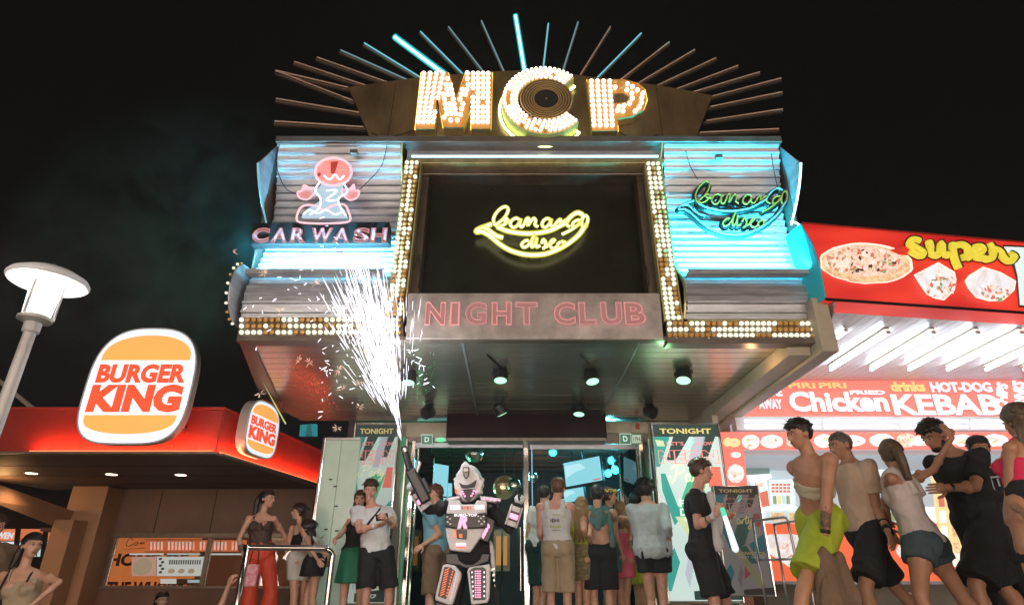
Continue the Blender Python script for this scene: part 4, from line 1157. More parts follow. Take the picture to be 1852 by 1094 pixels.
# diagonal lit beam over the passage
g = MB(); g.prism([at(-20, 872, 8.6), at(130, 925, 10.3), at(115, 958, 10.3), at(-20, 905, 8.6)], (0, .15, 0)); g.build('passage_beam', 'column_tan', bk)
# orange back wall with dark lettering seen through the window
OY = BWY + .55
ow = flat('orange_wall', (.74, .24, .07), .75)
g = MB(); g.bb((X(196, 1010, OY), OY, .5), (X(356, 1010, OY), OY + .05, zwin + .2)); iw = g.build('orange_panel', 'orange_wall', bk)
g = MB(); g.bb((X(130, 1010, 13), 13.2, .1), (X(640, 1010, 13), 13.3, zb1)); g.build('inner_wall', pbr('inner_brown', (.16, .08, .05), .6, em=(.3, .12, .06), es=.25), bk)
g = MB(); g.bb((xL_, BWY + .2, zwin + .06), (wx1, 13.2, zwin + .12)); g.build('inner_ceiling', 'soffit_brown', bk)
LT = flat('brown_letters', (.05, .015, .01), .2)
textpx('HOME OF', 196, 1000, 340, 1023, OY - .01, LT, name='lettering', parent=bk, bold=.04, ext=.004)
textpx('THE WHOPPER', 192, 1051, 352, 1075, OY - .01, LT, name='lettering', parent=bk, bold=.04, ext=.004)
ci = [[(30, 8), (16, 4), (4, 22), (2, 40), (14, 44), (30, 34)], [(44, 24), (34, 30), (38, 40), (48, 36), (50, 26), (44, 24), (56, 28)], [(60, 36), (64, 22), (66, 34), (72, 22), (76, 34), (82, 22), (86, 34)], [(90, 30), (98, 24), (96, 20), (90, 26), (92, 36), (104, 30)],
      [(122, 20), (120, 34)], [(130, 34), (132, 20), (132, 32), (140, 18), (142, 32)], [(156, 16), (148, 20), (156, 26), (148, 32)], [(166, 16), (164, 30), (170, 28)], [(188, 2), (184, 28), (176, 26), (178, 16), (186, 16)], [(194, 22), (202, 16), (198, 12), (192, 20), (196, 28), (206, 22)]]
def cim(q): return at(228 + q[0] * .42, 972 + q[1] * .34, OY - .012)
stroke_word(ci, cim, .006, LT, 'script_lettering', bk, sub=3)
g = MB(); g.prism(poly_px([(215, 994), (300, 986), (300, 988)], OY - .01), (0, .004, 0)); g.build('swash', LT, bk)
# lit boards standing in for shop reflections in the window glass
def board(label, x0, y0, x1, y1, Y, cells, name='lit_board'):
    t = thing(name, at((x0 + x1) / 2, y1, Y), label, 'menu board', 'lit menu boards in the burger restaurant')
    g = MB(); g.prism(poly_px([(x0, y0), (x1, y0), (x1, y1), (x0, y1)], Y), (0, .06, 0)); g.build('light_box', 'alu_dark', t, bevel=.004)
    for (u0, v0, u1, v1, m) in cells:
        g = MB(); g.prism(poly_px([(lerp(x0, x1, u0), lerp(y0, y1, v0)), (lerp(x0, x1, u1), lerp(y0, y1, v0)), (lerp(x0, x1, u1), lerp(y0, y1, v1)), (lerp(x0, x1, u0), lerp(y0, y1, v1))], Y - .01), (0, .008, 0)); g.build('board_panel', m, t)
    return t
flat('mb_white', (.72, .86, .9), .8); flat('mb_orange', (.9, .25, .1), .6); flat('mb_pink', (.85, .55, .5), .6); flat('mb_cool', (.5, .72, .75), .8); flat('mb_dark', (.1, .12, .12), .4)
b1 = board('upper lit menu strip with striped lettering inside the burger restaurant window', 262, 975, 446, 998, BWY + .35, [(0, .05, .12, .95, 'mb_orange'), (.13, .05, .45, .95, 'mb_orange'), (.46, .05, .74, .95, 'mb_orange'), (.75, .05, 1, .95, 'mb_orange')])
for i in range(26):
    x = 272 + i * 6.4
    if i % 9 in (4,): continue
    g = MB(); g.prism(poly_px([(x, 979), (x + 3.6, 979), (x + 3.0, 994), (x - .4, 994)], BWY + .34), (0, .01, 0)); g.build('reflected_line', 'mb_white', b1)
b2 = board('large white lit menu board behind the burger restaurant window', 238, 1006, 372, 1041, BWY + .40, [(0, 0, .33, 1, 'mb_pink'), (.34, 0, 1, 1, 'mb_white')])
g = MB(); g.ell(at(258, 1024, BWY + .38), (.17, .008, .14)); g.build('reflected_burger', pbr('bun', (.5, .4, .3), .6, em=(.6, .55, .42), es=.6), b2, smooth=True)
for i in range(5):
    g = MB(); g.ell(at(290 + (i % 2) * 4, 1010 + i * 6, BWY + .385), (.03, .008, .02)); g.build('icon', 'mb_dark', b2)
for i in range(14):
    g = MB(); g.prism(poly_px([(306 + i * 4.2, 1012), (308.4 + i * 4.2, 1012), (307.6 + i * 4.2, 1020), (305.4 + i * 4.2, 1020)], BWY + .385), (0, .01, 0)); g.build('reflected_line', 'mb_dark', b2)
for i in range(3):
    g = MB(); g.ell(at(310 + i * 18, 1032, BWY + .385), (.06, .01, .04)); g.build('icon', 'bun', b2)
b3 = board('thin cool ceiling light row over the menus', 234, 1000, 440, 1003, BWY + .42, [(0, 0, .3, 1, 'mb_white'), (.33, 0, .62, 1, 'mb_cool'), (.7, 0, 1, 1, 'mb_white')])
b4 = board('low lit counter front with rounded white lamps', 290, 1046, 372, 1055, BWY + .42, [(0, 0, .35, 1, 'mb_white'), (.6, .2, 1, .8, 'mb_cool')])
# passage at the far left: lit shop front beyond
b5 = board('far lit shop front seen through the passage at the left edge', -30, 956, 122, 1006, 13.5, [(0, 0, 1, .42, 'mb_orange'), (0, .46, .62, 1, 'mb_white'), (.64, .46, 1, 1, 'mb_cool')])
textpx('WEN', -6, 962, 24, 974, 13.4, 'mb_white', name='lettering', parent=b5, bold=.03)
for px in (28, 78, 104):
    g = MB(); g.prism(poly_px([(px, 956), (px + 7, 956), (px + 1, 1010), (px - 6, 1010)], 13.3), (0, .05, 0)); g.build('post', 'black_matte', b5)
g = MB(); g.bb((-14, 14.5, .1), (X(120, 1000, 14.5), 14.6, 3)); g.build('back_wall', pbr('passage_dark', (.03, .02, .015), .8), bk)
for px, py in ((57, 855), (202, 857), (327, 858)):
    c = atz(px, py, zb1 - .036)
    g = MB(); g.lathe([(.10, 0), (.10, -.006), (.075, -.006)], c, 20); g.build('downlight_ring', 'steel', bk)
    g = MB(); g.lathe([(.074, -.006), (.074, -.009)], c, 20); g.build('downlight', 'downlight', bk)
    l = bpy.data.lights.new('downlight', 'SPOT'); l.energy = 30; l.color = (1, .62, .36); l.spot_size = R(120); l.spot_blend = .8; l.shadow_soft_size = .07
    o = bpy.data.objects.new('downlight_beam', l); COL.objects.link(o); o.location = c + Vector((0, 0, -.03))
c = Vector((X(10, 900, 9.6), 9.4, zb1 - .3)); point('passage_light', c, 14, (1, .5, .18), .1)

# burger signs
def burger_sign(label, O, U, w, h, th):
    """rounded shield: light box, white rim, two bun halves and the two words"""
    N = U.cross(Z3)
    t = thing('burger_sign', O, label, 'sign', 'burger restaurant logo signs')
    def outline(s, flatv=None):
        pts = []
        for i in range(48):
            a = 2 * pi * i / 48; c_, s_ = cos(a), sin(a)
            e = 2 / (3.8 if s_ < .0 else 2.75)
            x = (abs(c_) ** e) * (1 if c_ > 0 else -1); y = (abs(s_) ** (e * 1.0)) * (1 if s_ > 0 else -1)
            pts.append((x * w / 2 * s, y * h / 2 * s))
        return pts
    def Pt(x, y, d): return O + U * x + Z3 * y + N * d
    g = MB(); g.prism([Pt(x, y, 0) for x, y in outline(1.0)], N * -th); g.build('casing', pbr('sign_case', (.45, .42, .38), .4, .3) if 'sign_case' not in M else 'sign_case', t)
    g = MB(); g.prism([Pt(x, y, .004) for x, y in outline(.985)], N * .006); fc = g.build('face', flat('bk_white', (.80, .87, .95), .88), t)
    g = MB(); g.tube([Pt(x, y, .006) for x, y in outline(.995)], .012, 6, closed=True); g.build('rim', pbr('rim_grey', (.5, .5, .52), .4), t)
    def bun(y0, y1, top):
        k = [(x, y) for x, y in outline(.86) if (y > y0 * h if top else y < y1 * h)]
        if top:
            k = [(-.43 * w, y0 * h)] + [p for p in sorted(k, key=lambda p: p[0]) ] + [(.43 * w, y0 * h)]
            k = [(lerp(p[0], p[0] * .99, 1), p[1]) for p in k]
        else: k = [(-.42 * w, y1 * h)] + sorted(k, key=lambda p: p[0]) + [(.42 * w, y1 * h)]
        g = MB(); g.prism([Pt(x, y, .012) for x, y in k], N * .004); g.build('bun', flat('bk_orange', (.90, .42, .10), .92), fc)
    # top bun: dome from 0.20h up; bottom bun below -0.27h
    g = MB(); top = []
    for i in range(25):
        a = pi * i / 24; top.append((cos(a) * .425 * w, .205 * h + (sin(a) ** .75) * .225 * h))
    g.prism([Pt(x, y, .012) for x, y in top], N * .004); g.build('bun', flat('bk_orange', (.90, .42, .10), .88), fc)
    g = MB(); bot = []
    for i in range(25):
        a = pi + pi * i / 24; bot.append((cos(a) * .425 * w, -.265 * h + (abs(sin(a)) ** .6) * -.155 * h))
    g.prism([Pt(x, y, .012) for x, y in bot], N * .004); g.build('bun', 'bk_orange', fc)
    m = flat('bk_red', (.93, .10, .035), .80)
    text('BURGER', Pt(0, .088 * h, .012), w * .84, h * .165, m, 'lettering', fc, U=U, bold=.05, ext=.004, space=1.02)
    text('KING', Pt(0, -.125 * h, .012), w * .86, h * .235, m, 'lettering', fc, U=U, bold=.062, ext=.004, space=1.03)
    return t
c = at(253, 694, 7.15)
a1_ = at(150, 694, 7.15); a2_ = at(352, 694, 7.15)
burger_sign('large shield shaped burger logo sign standing on the red canopy front', c, X3, 1.33, 1.20 * (at(253, 590, 7.15).z - at(253, 799, 7.15).z) / 1.2, .11)
for px in (200, 305):
    p = at(px, 770, 7.15); g = MB(); g.bb((p.x - .03, 7.3, p.z - .0), (p.x + .03, BY + .02, p.z + .06)); g.build('bracket', 'steel', bk)
# small one on the return
U2 = dv
c2 = at(459, 776, 8.1); c2.x = (cA + dv * ((8.1 - cA.y) / dv.y)).x + .22
w2 = .80
Zc2 = at(459, 776, c2.y).z
burger_sign('small shield shaped burger logo sign on the canopy side facing the club', Vector((c2.x, c2.y, Zc2)), U2, w2, .74, .13)
g = MB(); g.bb((c2.x - .2, c2.y - .03, Zc2 - .05), (c2.x - .1, c2.y + .03, Zc2 + .05)); g.build('bracket', 'steel', bk)
# diagonal pipe behind the lamp post, dark building beyond
g = MB(); g.tube([at(-10, 682, 12), at(64, 742, 12)], .045, 8); props(g.build('roof_pipe', 'beam_white', None), 'white diagonal pipe above the burger restaurant roof behind the lamp post', 'pipe')
t = thing('roof_screen', at(560, 790, 12.5), 'small teal glowing screen on the dark roof behind the red canopy', 'screen')
g = MB(); g.prism(poly_px([(543, 768), (572, 766), (572, 790), (541, 790)], 12.5), (0, .1, 0)); g.build('display', flat('teal_scr', (.03, .28, .30), .7), t)
g = MB(); g.prism(poly_px([(556, 768), (562, 767), (566, 790), (552, 790)], 12.49), (0, .004, 0)); g.build('stripe', flat('teal_scr2', (.03, .14, .15), .7), t)
g = MB(); g.bb((X(500, 790, 12.4), 12.4, zb1), (X(640, 790, 12.4), 13.4, Z(789, 12.4))); g.build('plinth', 'black_matte', t)

# ------------------------------------------------------------------ takeaway on the right
ANG = R(8.6)
KU = Vector((cos(ANG), sin(ANG), 0)); KN = Vector((sin(ANG), -cos(ANG), 0))
KP = at(1460, 480, 5.62)
kb = thing('takeaway_building', (6, 8.4, F), 'brightly lit red and white kebab takeaway with deep white canopy', 'takeaway')
def K(px, py, d=0): return on(px, py, KP + KN * d, KN)
pbr('canopy_white', (.74, .68, .70), .35, .1, var=.08, vscale=2)
glow('tube_white', (.78, .92, 1.0), 17.0)
glow('tube_soft', (.82, .94, 1.0), 2.4)
ban = thing('takeaway_banner', KP, 'long red backlit banner with pizza, wraps and yellow word super', 'sign')
p_tl = K(1447, 405); p_bl = K(1482, 541)
Lb = 4.6
zT, zB = K(1456, 405).z, K(1482, 541).z
O_ = Vector((K(1478, 480).x, K(1478, 480).y, 0))
def KB(u, z, d=0): return O_ + KU * u + Vector((0, 0, z)) + KN * d
prof_b = [(-.06, zT, .0), (-.02, lerp(zT, zB, .3), .05), (.0, lerp(zT, zB, .6), .06), (.0, zB, .03)]
g = MB(); vs = []
for (u, z, d) in prof_b: vs += [KB(u, z, d), KB(u + Lb, z, d)]
for (u, z, d) in prof_b: vs += [KB(u, z, -.3), KB(u + Lb, z, -.3)]
fs = []
for i in range(3): fs += [(2 * i, 2 * i + 2, 2 * i + 3, 2 * i + 1), (8 + 2 * i, 8 + 2 * i + 1, 8 + 2 * i + 3, 8 + 2 * i + 2), (2 * i, 8 + 2 * i, 8 + 2 * i + 2, 2 * i + 2), (2 * i + 1, 2 * i + 3, 8 + 2 * i + 3, 8 + 2 * i + 1)]
fs += [(0, 1, 9, 8), (6, 14, 15, 7)]
g.add(vs, fs)
def banner_mat():
    m, nt, b = _new('banner_red')
    b.inputs['Base Color'].default_value = (.22, .01, .01, 1); b.inputs['Roughness'].default_value = .6
    tc = nt.nodes.new('ShaderNodeTexCoord'); mp = nt.nodes.new('ShaderNodeMapping'); mp.inputs['Scale'].default_value = (.8, .8, 3)
    n = nt.nodes.new('ShaderNodeTexNoise'); n.inputs['Scale'].default_value = .9; n.inputs['Detail'].default_value = 1
    r = nt.nodes.new('ShaderNodeValToRGB'); r.color_ramp.elements[0].position = .35; r.color_ramp.elements[1].position = .65
    r.color_ramp.elements[0].color = (.55, .012, .012, 1); r.color_ramp.elements[1].color = (1.0, .06, .028, 1)
    nt.links.new(tc.outputs['Object'], mp.inputs[0]); nt.links.new(mp.outputs[0], n.inputs['Vector']); nt.links.new(n.outputs[0], r.inputs[0]); nt.links.new(r.outputs[0], b.inputs['Emission Color'])
    b.inputs['Emission Strength'].default_value = .85
banner_mat()
g.build('vinyl_face', 'banner_red', ban)
g = MB(); g.prism([KB(u - .012, z, d) for u, z, d in prof_b] + [KB(u - .012, z, -.3) for u, z, d in reversed(prof_b)], -KU * .012); g.build('end_cap', 'fin_cyan_lit', ban)  # cyan spill from the neon is put into the cap colour
g = MB(); g.tube([KB(-.06, zT + .01, 0), KB(Lb, zT + .01, 0)], .012, 6); g.build('top_edge', 'fascia_red', ban)
g = MB(); g.tube([KB(-.02, zB - .01, .03), KB(Lb, zB - .01, .03)], .018, 6); g.build('bottom_edge', 'black', ban)
def kp(px, py, d): return K(px, py, d)
def kpoly(pts, d, mat, name, parent, th=.004):
    g = MB(); g.prism([K(x, y, d) for x, y in pts], KN * -th); return g.build(name, mat, parent)
def ellpts(cx, cy, a, b, rot=0, n=28, wob=0, seed=0):
    rr = random.Random(seed); out = []
    for i in range(n):
        t = 2 * pi * i / n; k = 1 + rr.uniform(-wob, wob)
        x, y = a * cos(t) * k, b * sin(t) * k
        out.append((cx + x * cos(rot) - y * sin(rot), cy + x * sin(rot) + y * cos(rot)))
    return out
flat('crust_rim', (.95, .88, .75), .8); flat('topping_dark', (.12, .07, .05), .5); flat('topping_red', (.75, .22, .14), .6); flat('topping_green', (.32, .42, .2), .6); flat('topping_cream', (.9, .82, .72), .8); pass
pz = kpoly([p for p in ellpts(1567, 476, 85, 37, .05, 40, .02, 1)], .072, 'crust_rim', 'pizza_picture', ban)
kpoly(ellpts(1566, 477, 81, 34, .05, 40, .02, 1), .076, 'crust', 'crust', pz)
kpoly(ellpts(1562, 472, 72, 27, .05, 36, .04, 2), .080, 'cheese', 'cheese', pz)
kpoly([(1610, 452), (1655, 440), (1665, 452), (1640, 462), (1625, 460)], .084, 'banner_red', 'missing_slice', pz)
rr = random.Random(5)
for i in range(90):
    a = rr.uniform(0, 2 * pi); q = sqrt(rr.random()); x = 1560 + 68 * q * cos(a); y = 472 + 24 * q * sin(a)
    m = rr.choice(['topping_dark', 'topping_red', 'topping_red', 'topping_cream', 'topping_cream', 'topping_green', 'meat'])
    kpoly(ellpts(x, y, rr.uniform(2, 5), rr.uniform(1.6, 3.2), rr.uniform(0, 3), 7, .2, i), .083 + i * .00006, m, 'topping', pz, .001)
def wrap(poly, fill, seed):
    w = kpoly(poly, .085, 'crust_rim', 'wrap_picture', ban)
    cx = sum(p[0] for p in poly) / len(poly); cy = sum(p[1] for p in poly) / len(poly)
    kpoly([(cx + (x - cx) * .93, cy + (y - cy) * .93) for x, y in poly], .088, 'paper_white', 'bread', w)
    rr = random.Random(seed)
    for i in range(52):
        a = rr.uniform(0, 2 * pi); q = sqrt(rr.random()); x = fill[0] + fill[2] * q * cos(a); y = fill[1] + fill[3] * q * sin(a)
        if not inside(x, y, poly): continue
        kpoly(ellpts(x, y, rr.uniform(2, 5.5), rr.uniform(1.6, 3.4), rr.uniform(0, 3), 7, .25, i), .091 + i * .00006, rr.choice(['topping_red', 'topping_cream', 'topping_green', 'meat', 'cheese', 'paper_white']), 'filling', w, .001)
wrap([(1653, 497), (1697, 474), (1712, 483), (1727, 492), (1730, 505), (1727, 525), (1708, 543), (1692, 540), (1676, 532), (1662, 512)], (1700, 515, 28, 24), 11)
wrap([(1745, 508), (1752, 498), (1778, 482), (1810, 492), (1838, 508), (1835, 525), (1815, 543), (1790, 545), (1765, 538), (1750, 520)], (1800, 530, 26, 14), 12)
SU = [[(175, 125), (90, 105), (40, 170), (130, 225), (225, 290), (180, 335), (50, 265)], [(310, 130), (330, 210), (330, 290), (400, 330), (460, 290), (490, 160), (500, 290), (560, 325), (600, 310)],
      [(650, 165), (650, 260), (680, 400), (730, 510)], [(660, 200), (770, 175), (860, 230), (850, 330), (770, 365)], [(850, 365), (940, 310), (1060, 270), (1050, 210), (970, 215), (925, 300), (980, 355), (1090, 370)], [(1160, 165), (1215, 260), (1205, 350), (1130, 385), (1080, 365)], [(1225, 240), (1310, 270), (1370, 370), (1450, 410), (1515, 350), (1450, 310)]]
def sm(d): return lambda q: K(1640 + q[0] / 7.816, 420 + q[1] / 7.816, d)
stroke_word(SU, sm(.13), .040, flat('super_yellow', (.82, .68, .06), .72), 'script_lettering', ban, n=8)
stroke_word(SU, sm(.09), .056, 'black', 'lettering_outline', ban, n=8)
kpoly([(1817, 446), (1960, 452), (1960, 500), (1900, 500), (1900, 556), (1846, 551), (1842, 500), (1836, 475)], .10, flat('big_white', (.75, .90, .88), .8), 'big_letter', ban, .01)
kpoly([(1814, 443), (1964, 449), (1964, 503), (1904, 503), (1904, 560), (1843, 555), (1838, 500), (1831, 478)], .085, 'black', 'letter_outline', ban, .006)
# canopy ceiling with strips and tubes
KZ = zB + .01
yb = atz(1600, 688, KZ).y
nst = 44
cx0 = X(1500, 600, 6.0) - .0
for i in range(nst):
    u0 = .0 + i * .115
    a = KB(u0, KZ, -.02); b = KB(u0 + .109, KZ, -.02)
    g = MB(); g.prism([a, b, Vector((b.x - .10, yb, KZ)), Vector((a.x - .10, yb, KZ))], (0, 0, .02)); g.build('ceiling_strip', 'canopy_white', kb)
g = MB(); g.prism([KB(-.02, KZ + .024, -.02), KB(Lb, KZ + .024, -.02), Vector((9, yb + 4, KZ + .024)), Vector((3.3, yb + 4, KZ + .024))], (0, 0, .05)); g.build('roof_deck', 'black_matte', kb)
for i, (x0, x1) in enumerate(((1430, 1527), (1502, 1606), (1575, 1688), (1644, 1768), (1713, 1848), (1783, 1928), (1852, 2010))):
    a = atz(x0, 668, KZ - .07); b = atz(x1, 602, KZ - .07)
    if x0 < 1440: b = atz(1530, 598, KZ - .03); a = atz(1515, 610, KZ - .03)
    t = thing('fluorescent_tube', (a + b) / 2, 'white ceiling tube under the takeaway canopy, number from the beam counted rightwards', 'ceiling light', 'fluorescent tubes under the takeaway canopy')
    t['label'] = ['short glimpse of a ceiling tube touching the pale beam', 'white ceiling tube nearest the pale beam in full view', 'second full white ceiling tube counted from the pale beam', 'third full white ceiling tube counted from the pale beam', 'fourth full white ceiling tube counted from the pale beam', 'white ceiling tube running out at the picture edge', 'white ceiling tube mostly beyond the picture edge'][i]
    g = MB(); g.tube([a, b], .022, 8); g.build('tube', 'tube_white', t)
    g = MB(); d = (b - a).normalized(); n_ = Vector((-d.y, d.x, 0)) * .028; g.prism([a - n_ + Vector((0, 0, .048)), a + n_ + Vector((0, 0, .048)), b + n_ + Vector((0, 0, .048)), b - n_ + Vector((0, 0, .048))], (0, 0, .02)); g.build('batten', 'beam_white', t)
    for e in (a, b):
        g = MB(); g.ell(e + Vector((0, 0, .005)), (.028, .028, .024), seg=8, rings=6); g.build('end_cap', 'beam_white', t)
# lit sign over the counter
SY = yb - .02
sg = thing('kebab_sign', at(1600, 750, SY), 'pale red lit sign above the counter reading Chicken, KEBAB, drinks and HOT-DOG', 'sign')
flat('sign_salmon', (.92, .20, .15), .82); flat('sign_white', (.80, .90, 1.0), .95); flat('sign_yellow', (.95, .62, .22), .75); flat('sign_shadow', (.55, .22, .22), .6)
def kw(name, pts, Y, mat, parent, th=.03): g = MB(); g.prism(poly_px(pts, Y), (0, th, 0)); return g.build(name, mat, parent)
kw('light_box', [(1340, 686), (1960, 686), (1975, 752), (1330, 752)], SY + .03, 'sign_salmon', sg, .12)
for (w_, x0, y0, x1, y1, m, b_, sh) in (('PIRI', 1425, 692, 1474, 702, 'sign_yellow', .03, 0), ('PIRI', 1481, 692, 1530, 702, 'sign_yellow', .03, 0), ('Chicken', 1427, 708, 1605, 744, 'sign_white', .035, 0), ('FRIED', 1537, 706, 1600, 713, 'sign_white', .03, 0), ('drinks', 1610, 690, 1672, 708, 'sign_yellow', .045, 0), ('HOT-DOG', 1683, 691, 1793, 709, 'sign_white', .04, 0), ('KEBAB', 1614, 713, 1808, 750, 'sign_white', .03, 0), ('TAKE', 1376, 700, 1414, 716, 'sign_white', .03, 0), ('AWAY', 1372, 722, 1414, 739, 'sign_white', .03, 0)):
    textpx(w_, x0 + 1.5, y0 + 2, x1 + 1.5, y1 + 2, SY - .004, 'sign_shadow', name='letter_shadow', parent=sg, bold=b_, ext=.003)
    textpx(w_, x0, y0, x1, y1, SY - .02, m, name='lettering', parent=sg, bold=b_, ext=.006)
text('CHIPS', at(1812, 716, SY - .02), .42, .16, 'sign_white', 'lettering', sg, U=Vector((.34, 0, .94)), V=Vector((-.94, 0, .34)), bold=.05, ext=.006)
text('DRINKS', at(1845, 716, SY - .02), .46, .18, 'sign_white', 'lettering', sg, U=Vector((.2, 0, .98)), V=Vector((-.98, 0, .2)), bold=.05, ext=.006)
# shelf with tubes
for i, (x0, x1) in enumerate(((1345, 1420), (1423, 1486), (1489, 1625), (1628, 1752), (1755, 1900))):
    for y in (761, 771):
        a = at(x0 + 2, y, SY - .05); b = at(x1 - 2, y, SY - .05)
        g = MB(); g.tube([a, b], .020, 8); g.build('counter_tube', 'tube_soft', kb)
g = MB(); a = at(1330, 752, SY); b = at(1960, 777, SY); g.bb((a.x, SY + .02, b.z), (b.x, SY + .2, a.z)); g.build('light_shelf', 'canopy_white', kb)
mc = thing('menu_fascia', at(1600, 812, SY), 'red strip of round food pictures above the takeaway counter', 'menu board')
kw('strip', [(1303, 781), (1960, 781), (1972, 812), (1308, 812)], SY - .0, 'sign_salmon', mc, .06)
kw('side_panel', [(1306, 812.5), (1345, 812.5), (1352, 877), (1312, 877)], SY - .0, 'sign_salmon', mc, .06)
flat('pic_yellow', (.9, .72, .35), .75)
for (cx, cy, a_, b_, m) in ((1316, 799, 8, 8, 'pic_yellow'), (1328, 800, 11, 8, 'pic_yellow'), (1358, 799, 16, 13, 'pic_white'), (1396, 798, 20, 12, 'pic_white'), (1430, 797, 8, 10, 'pic_tint'), (1490, 797, 18, 12, 'pic_white'), (1540, 797, 26, 10, 'pic_white'), (1595, 796, 22, 12, 'pic_white'), (1640, 796, 18, 13, 'pic_tint'), (1665, 797, 22, 9, 'pic_white'), (1740, 796, 20, 11, 'pic_white'), (1800, 796, 24, 11, 'pic_white'), (1331, 822, 9, 5, 'pic_white'), (1331, 856, 15, 17, 'pic_white')):
    o = kw('food_picture', ellpts(cx, cy, a_, b_, 0, 20, .04, int(cx)), SY - .012, m, mc, .008)
    for q in range(4):
        kw('food', ellpts(cx + random.uniform(-a_ * .5, a_ * .5), cy + random.uniform(-b_ * .4, b_ * .4), a_ * .22, b_ * .2, 0, 8), SY - .014 - q * .0008, random.choice(['pic_tint', 'crust', 'topping_cream']), o, .0007)
# counter and back room
CY = SY - .05
ct = thing('serving_counter', at(1600, 1050, CY), 'orange fronted serving counter with a huge kebab picture', 'counter')
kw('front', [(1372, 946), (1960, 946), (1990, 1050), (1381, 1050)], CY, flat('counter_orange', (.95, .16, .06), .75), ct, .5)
kw('kebab_picture', [(1374, 975), (1392, 966), (1430, 965), (1470, 972), (1500, 984), (1520, 1005), (1500, 1024), (1460, 1031), (1430, 1026), (1400, 1006), (1380, 992)], CY - .012, 'pic_white', ct, .01)
rr = random.Random(9)
for i in range(26):
    x = rr.uniform(1385, 1500); y = rr.uniform(985, 1022)
    if inside(x, y, [(1374, 975), (1430, 965), (1520, 1005), (1460, 1031), (1400, 1006)]): kw('kebab_filling', ellpts(x, y, rr.uniform(4, 9), rr.uniform(2, 4), rr.uniform(0, 3), 8, .2, i), CY - .014 - i * .0003, rr.choice(['pic_tint', 'topping_cream', 'paper_white', 'cheese']), ct, .0003)
kw('kebab_picture', ellpts(1690, 1000, 70, 26, .1, 24, .03, 4), CY - .012, 'pic_white', ct, .01)
kw('kebab_picture', ellpts(1830, 1000, 50, 26, .1, 24, .03, 4), CY - .012, 'pic_white', ct, .01)
kw('plinth_rail', [(1381, 1050), (1990, 1050), (1992, 1056), (1382, 1056)], CY - .05, 'alu', ct, .5)
kw('glass_case', [(1346, 920), (1960, 920), (1966, 946), (1350, 946)], CY + .02, flat('case_white', (.65, .78, .82), .65), ct, .4)
kw('counter_top', [(1344, 916), (1960, 916), (1960, 921), (1344, 921)], CY - .05, 'sign_white', ct, .6)
for x in range(1360, 1840, 34):
    kw('food_tray', [(x, 926), (x + 24, 926), (x + 25, 941), (x + 1, 941)], CY, random.choice(['pic_tint', 'crust', 'topping_cream', 'topping_green', 'sign_white']), ct, .01)
g = MB(); g.bb((X(1385, 1060, CY), CY + .02, F), (9, CY + .5, Z(1056, CY))); g.build('plinth', pbr('plinth_grey', (.20, .17, .13), .6, var=.2, vscale=4), ct)
RYk = 10.2
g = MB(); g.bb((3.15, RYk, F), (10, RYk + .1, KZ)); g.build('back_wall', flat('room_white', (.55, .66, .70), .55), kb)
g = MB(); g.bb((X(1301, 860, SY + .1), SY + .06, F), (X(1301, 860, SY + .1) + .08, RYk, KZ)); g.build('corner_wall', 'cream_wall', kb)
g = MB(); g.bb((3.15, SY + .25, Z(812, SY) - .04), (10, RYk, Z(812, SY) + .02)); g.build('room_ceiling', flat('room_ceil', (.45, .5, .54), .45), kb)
bw = thing('extraction_hood', at(1375, 850, RYk - .3), 'grey green extraction hood behind the takeaway counter', 'hood')
kw('hood', [(1348, 826), (1392, 824), (1392, 858), (1350, 862)], RYk - .25, pbr('hood_green', (.18, .30, .27), .3, em=(.2, .35, .3), es=.25), bw, .2)
kw('hood_rim', [(1348, 859), (1394, 856), (1396, 864), (1350, 868)], RYk - .27, 'sign_white', bw, .2)
for (pts, m, lab) in (([(1358, 868), (1386, 866), (1394, 918), (1366, 920)], 'mb_white', 'white and red wall menu with a glass picture'), ([(1392, 868), (1436, 866), (1440, 918), (1396, 920)], 'mb_white', 'white printed wall menu beside the red one'), ([(1545, 830), (1600, 830), (1604, 880), (1548, 880)], 'mb_white', 'white wall menu glimpsed between the walkers'), ([(1685, 860), (1750, 860), (1775, 1000), (1705, 1000)], 'pic_yellow', 'yellow lit drinks display behind the walkers')):
    t = thing('wall_menu', at(pts[3][0], pts[3][1], RYk - .1), lab, 'menu board', 'menus on the takeaway back wall')
    yy = RYk - .1 if m != 'pic_yellow' else CY - .14
    kw('panel', pts, yy, m, t, .03)
    if m == 'pic_yellow':
        for i in range(14):
            x = 1694 + (i % 3) * 18 + i; y = 868 + (i // 3) * 28; kw('drink_can', [(x, y), (x + 10, y), (x + 12, y + 20), (x + 2, y + 20)], yy - .012, random.choice(['sign_white', 'topping_red', 'sign_yellow', 'crust']), t, .01)
    elif pts[0][0] == 1358:
        kw('red_picture', [(1370, 892), (1388, 886), (1392, 914), (1376, 917)], yy - .012, 'topping_red', t, .01)
        kw('red_picture', [(1365, 872), (1380, 871), (1381, 880), (1367, 882)], yy - .012, 'pic_tint', t, .01)
        kw('red_picture', [(1364, 904), (1371, 903), (1374, 918), (1367, 919)], yy - .012, 'topping_red', t, .01)
    else:
        x0 = pts[0][0]
        for i in range(3):
            for j in range(5): kw('print_line', [(x0 + 4 + j * 7, 874 + i * 6), (x0 + 9 + j * 7, 874 + i * 6), (x0 + 9 + j * 7, 878 + i * 6), (x0 + 4 + j * 7, 878 + i * 6)], yy - .012, 'topping_red', t, .01)
        for j in range(4): kw('print_picture', [(x0 + 6 + j * 8, 896), (x0 + 12 + j * 8, 896), (x0 + 13 + j * 8, 911), (x0 + 7 + j * 8, 911)], yy - .012, ['topping_green', 'pic_yellow', 'mb_cool', 'topping_green'][j], t, .01)

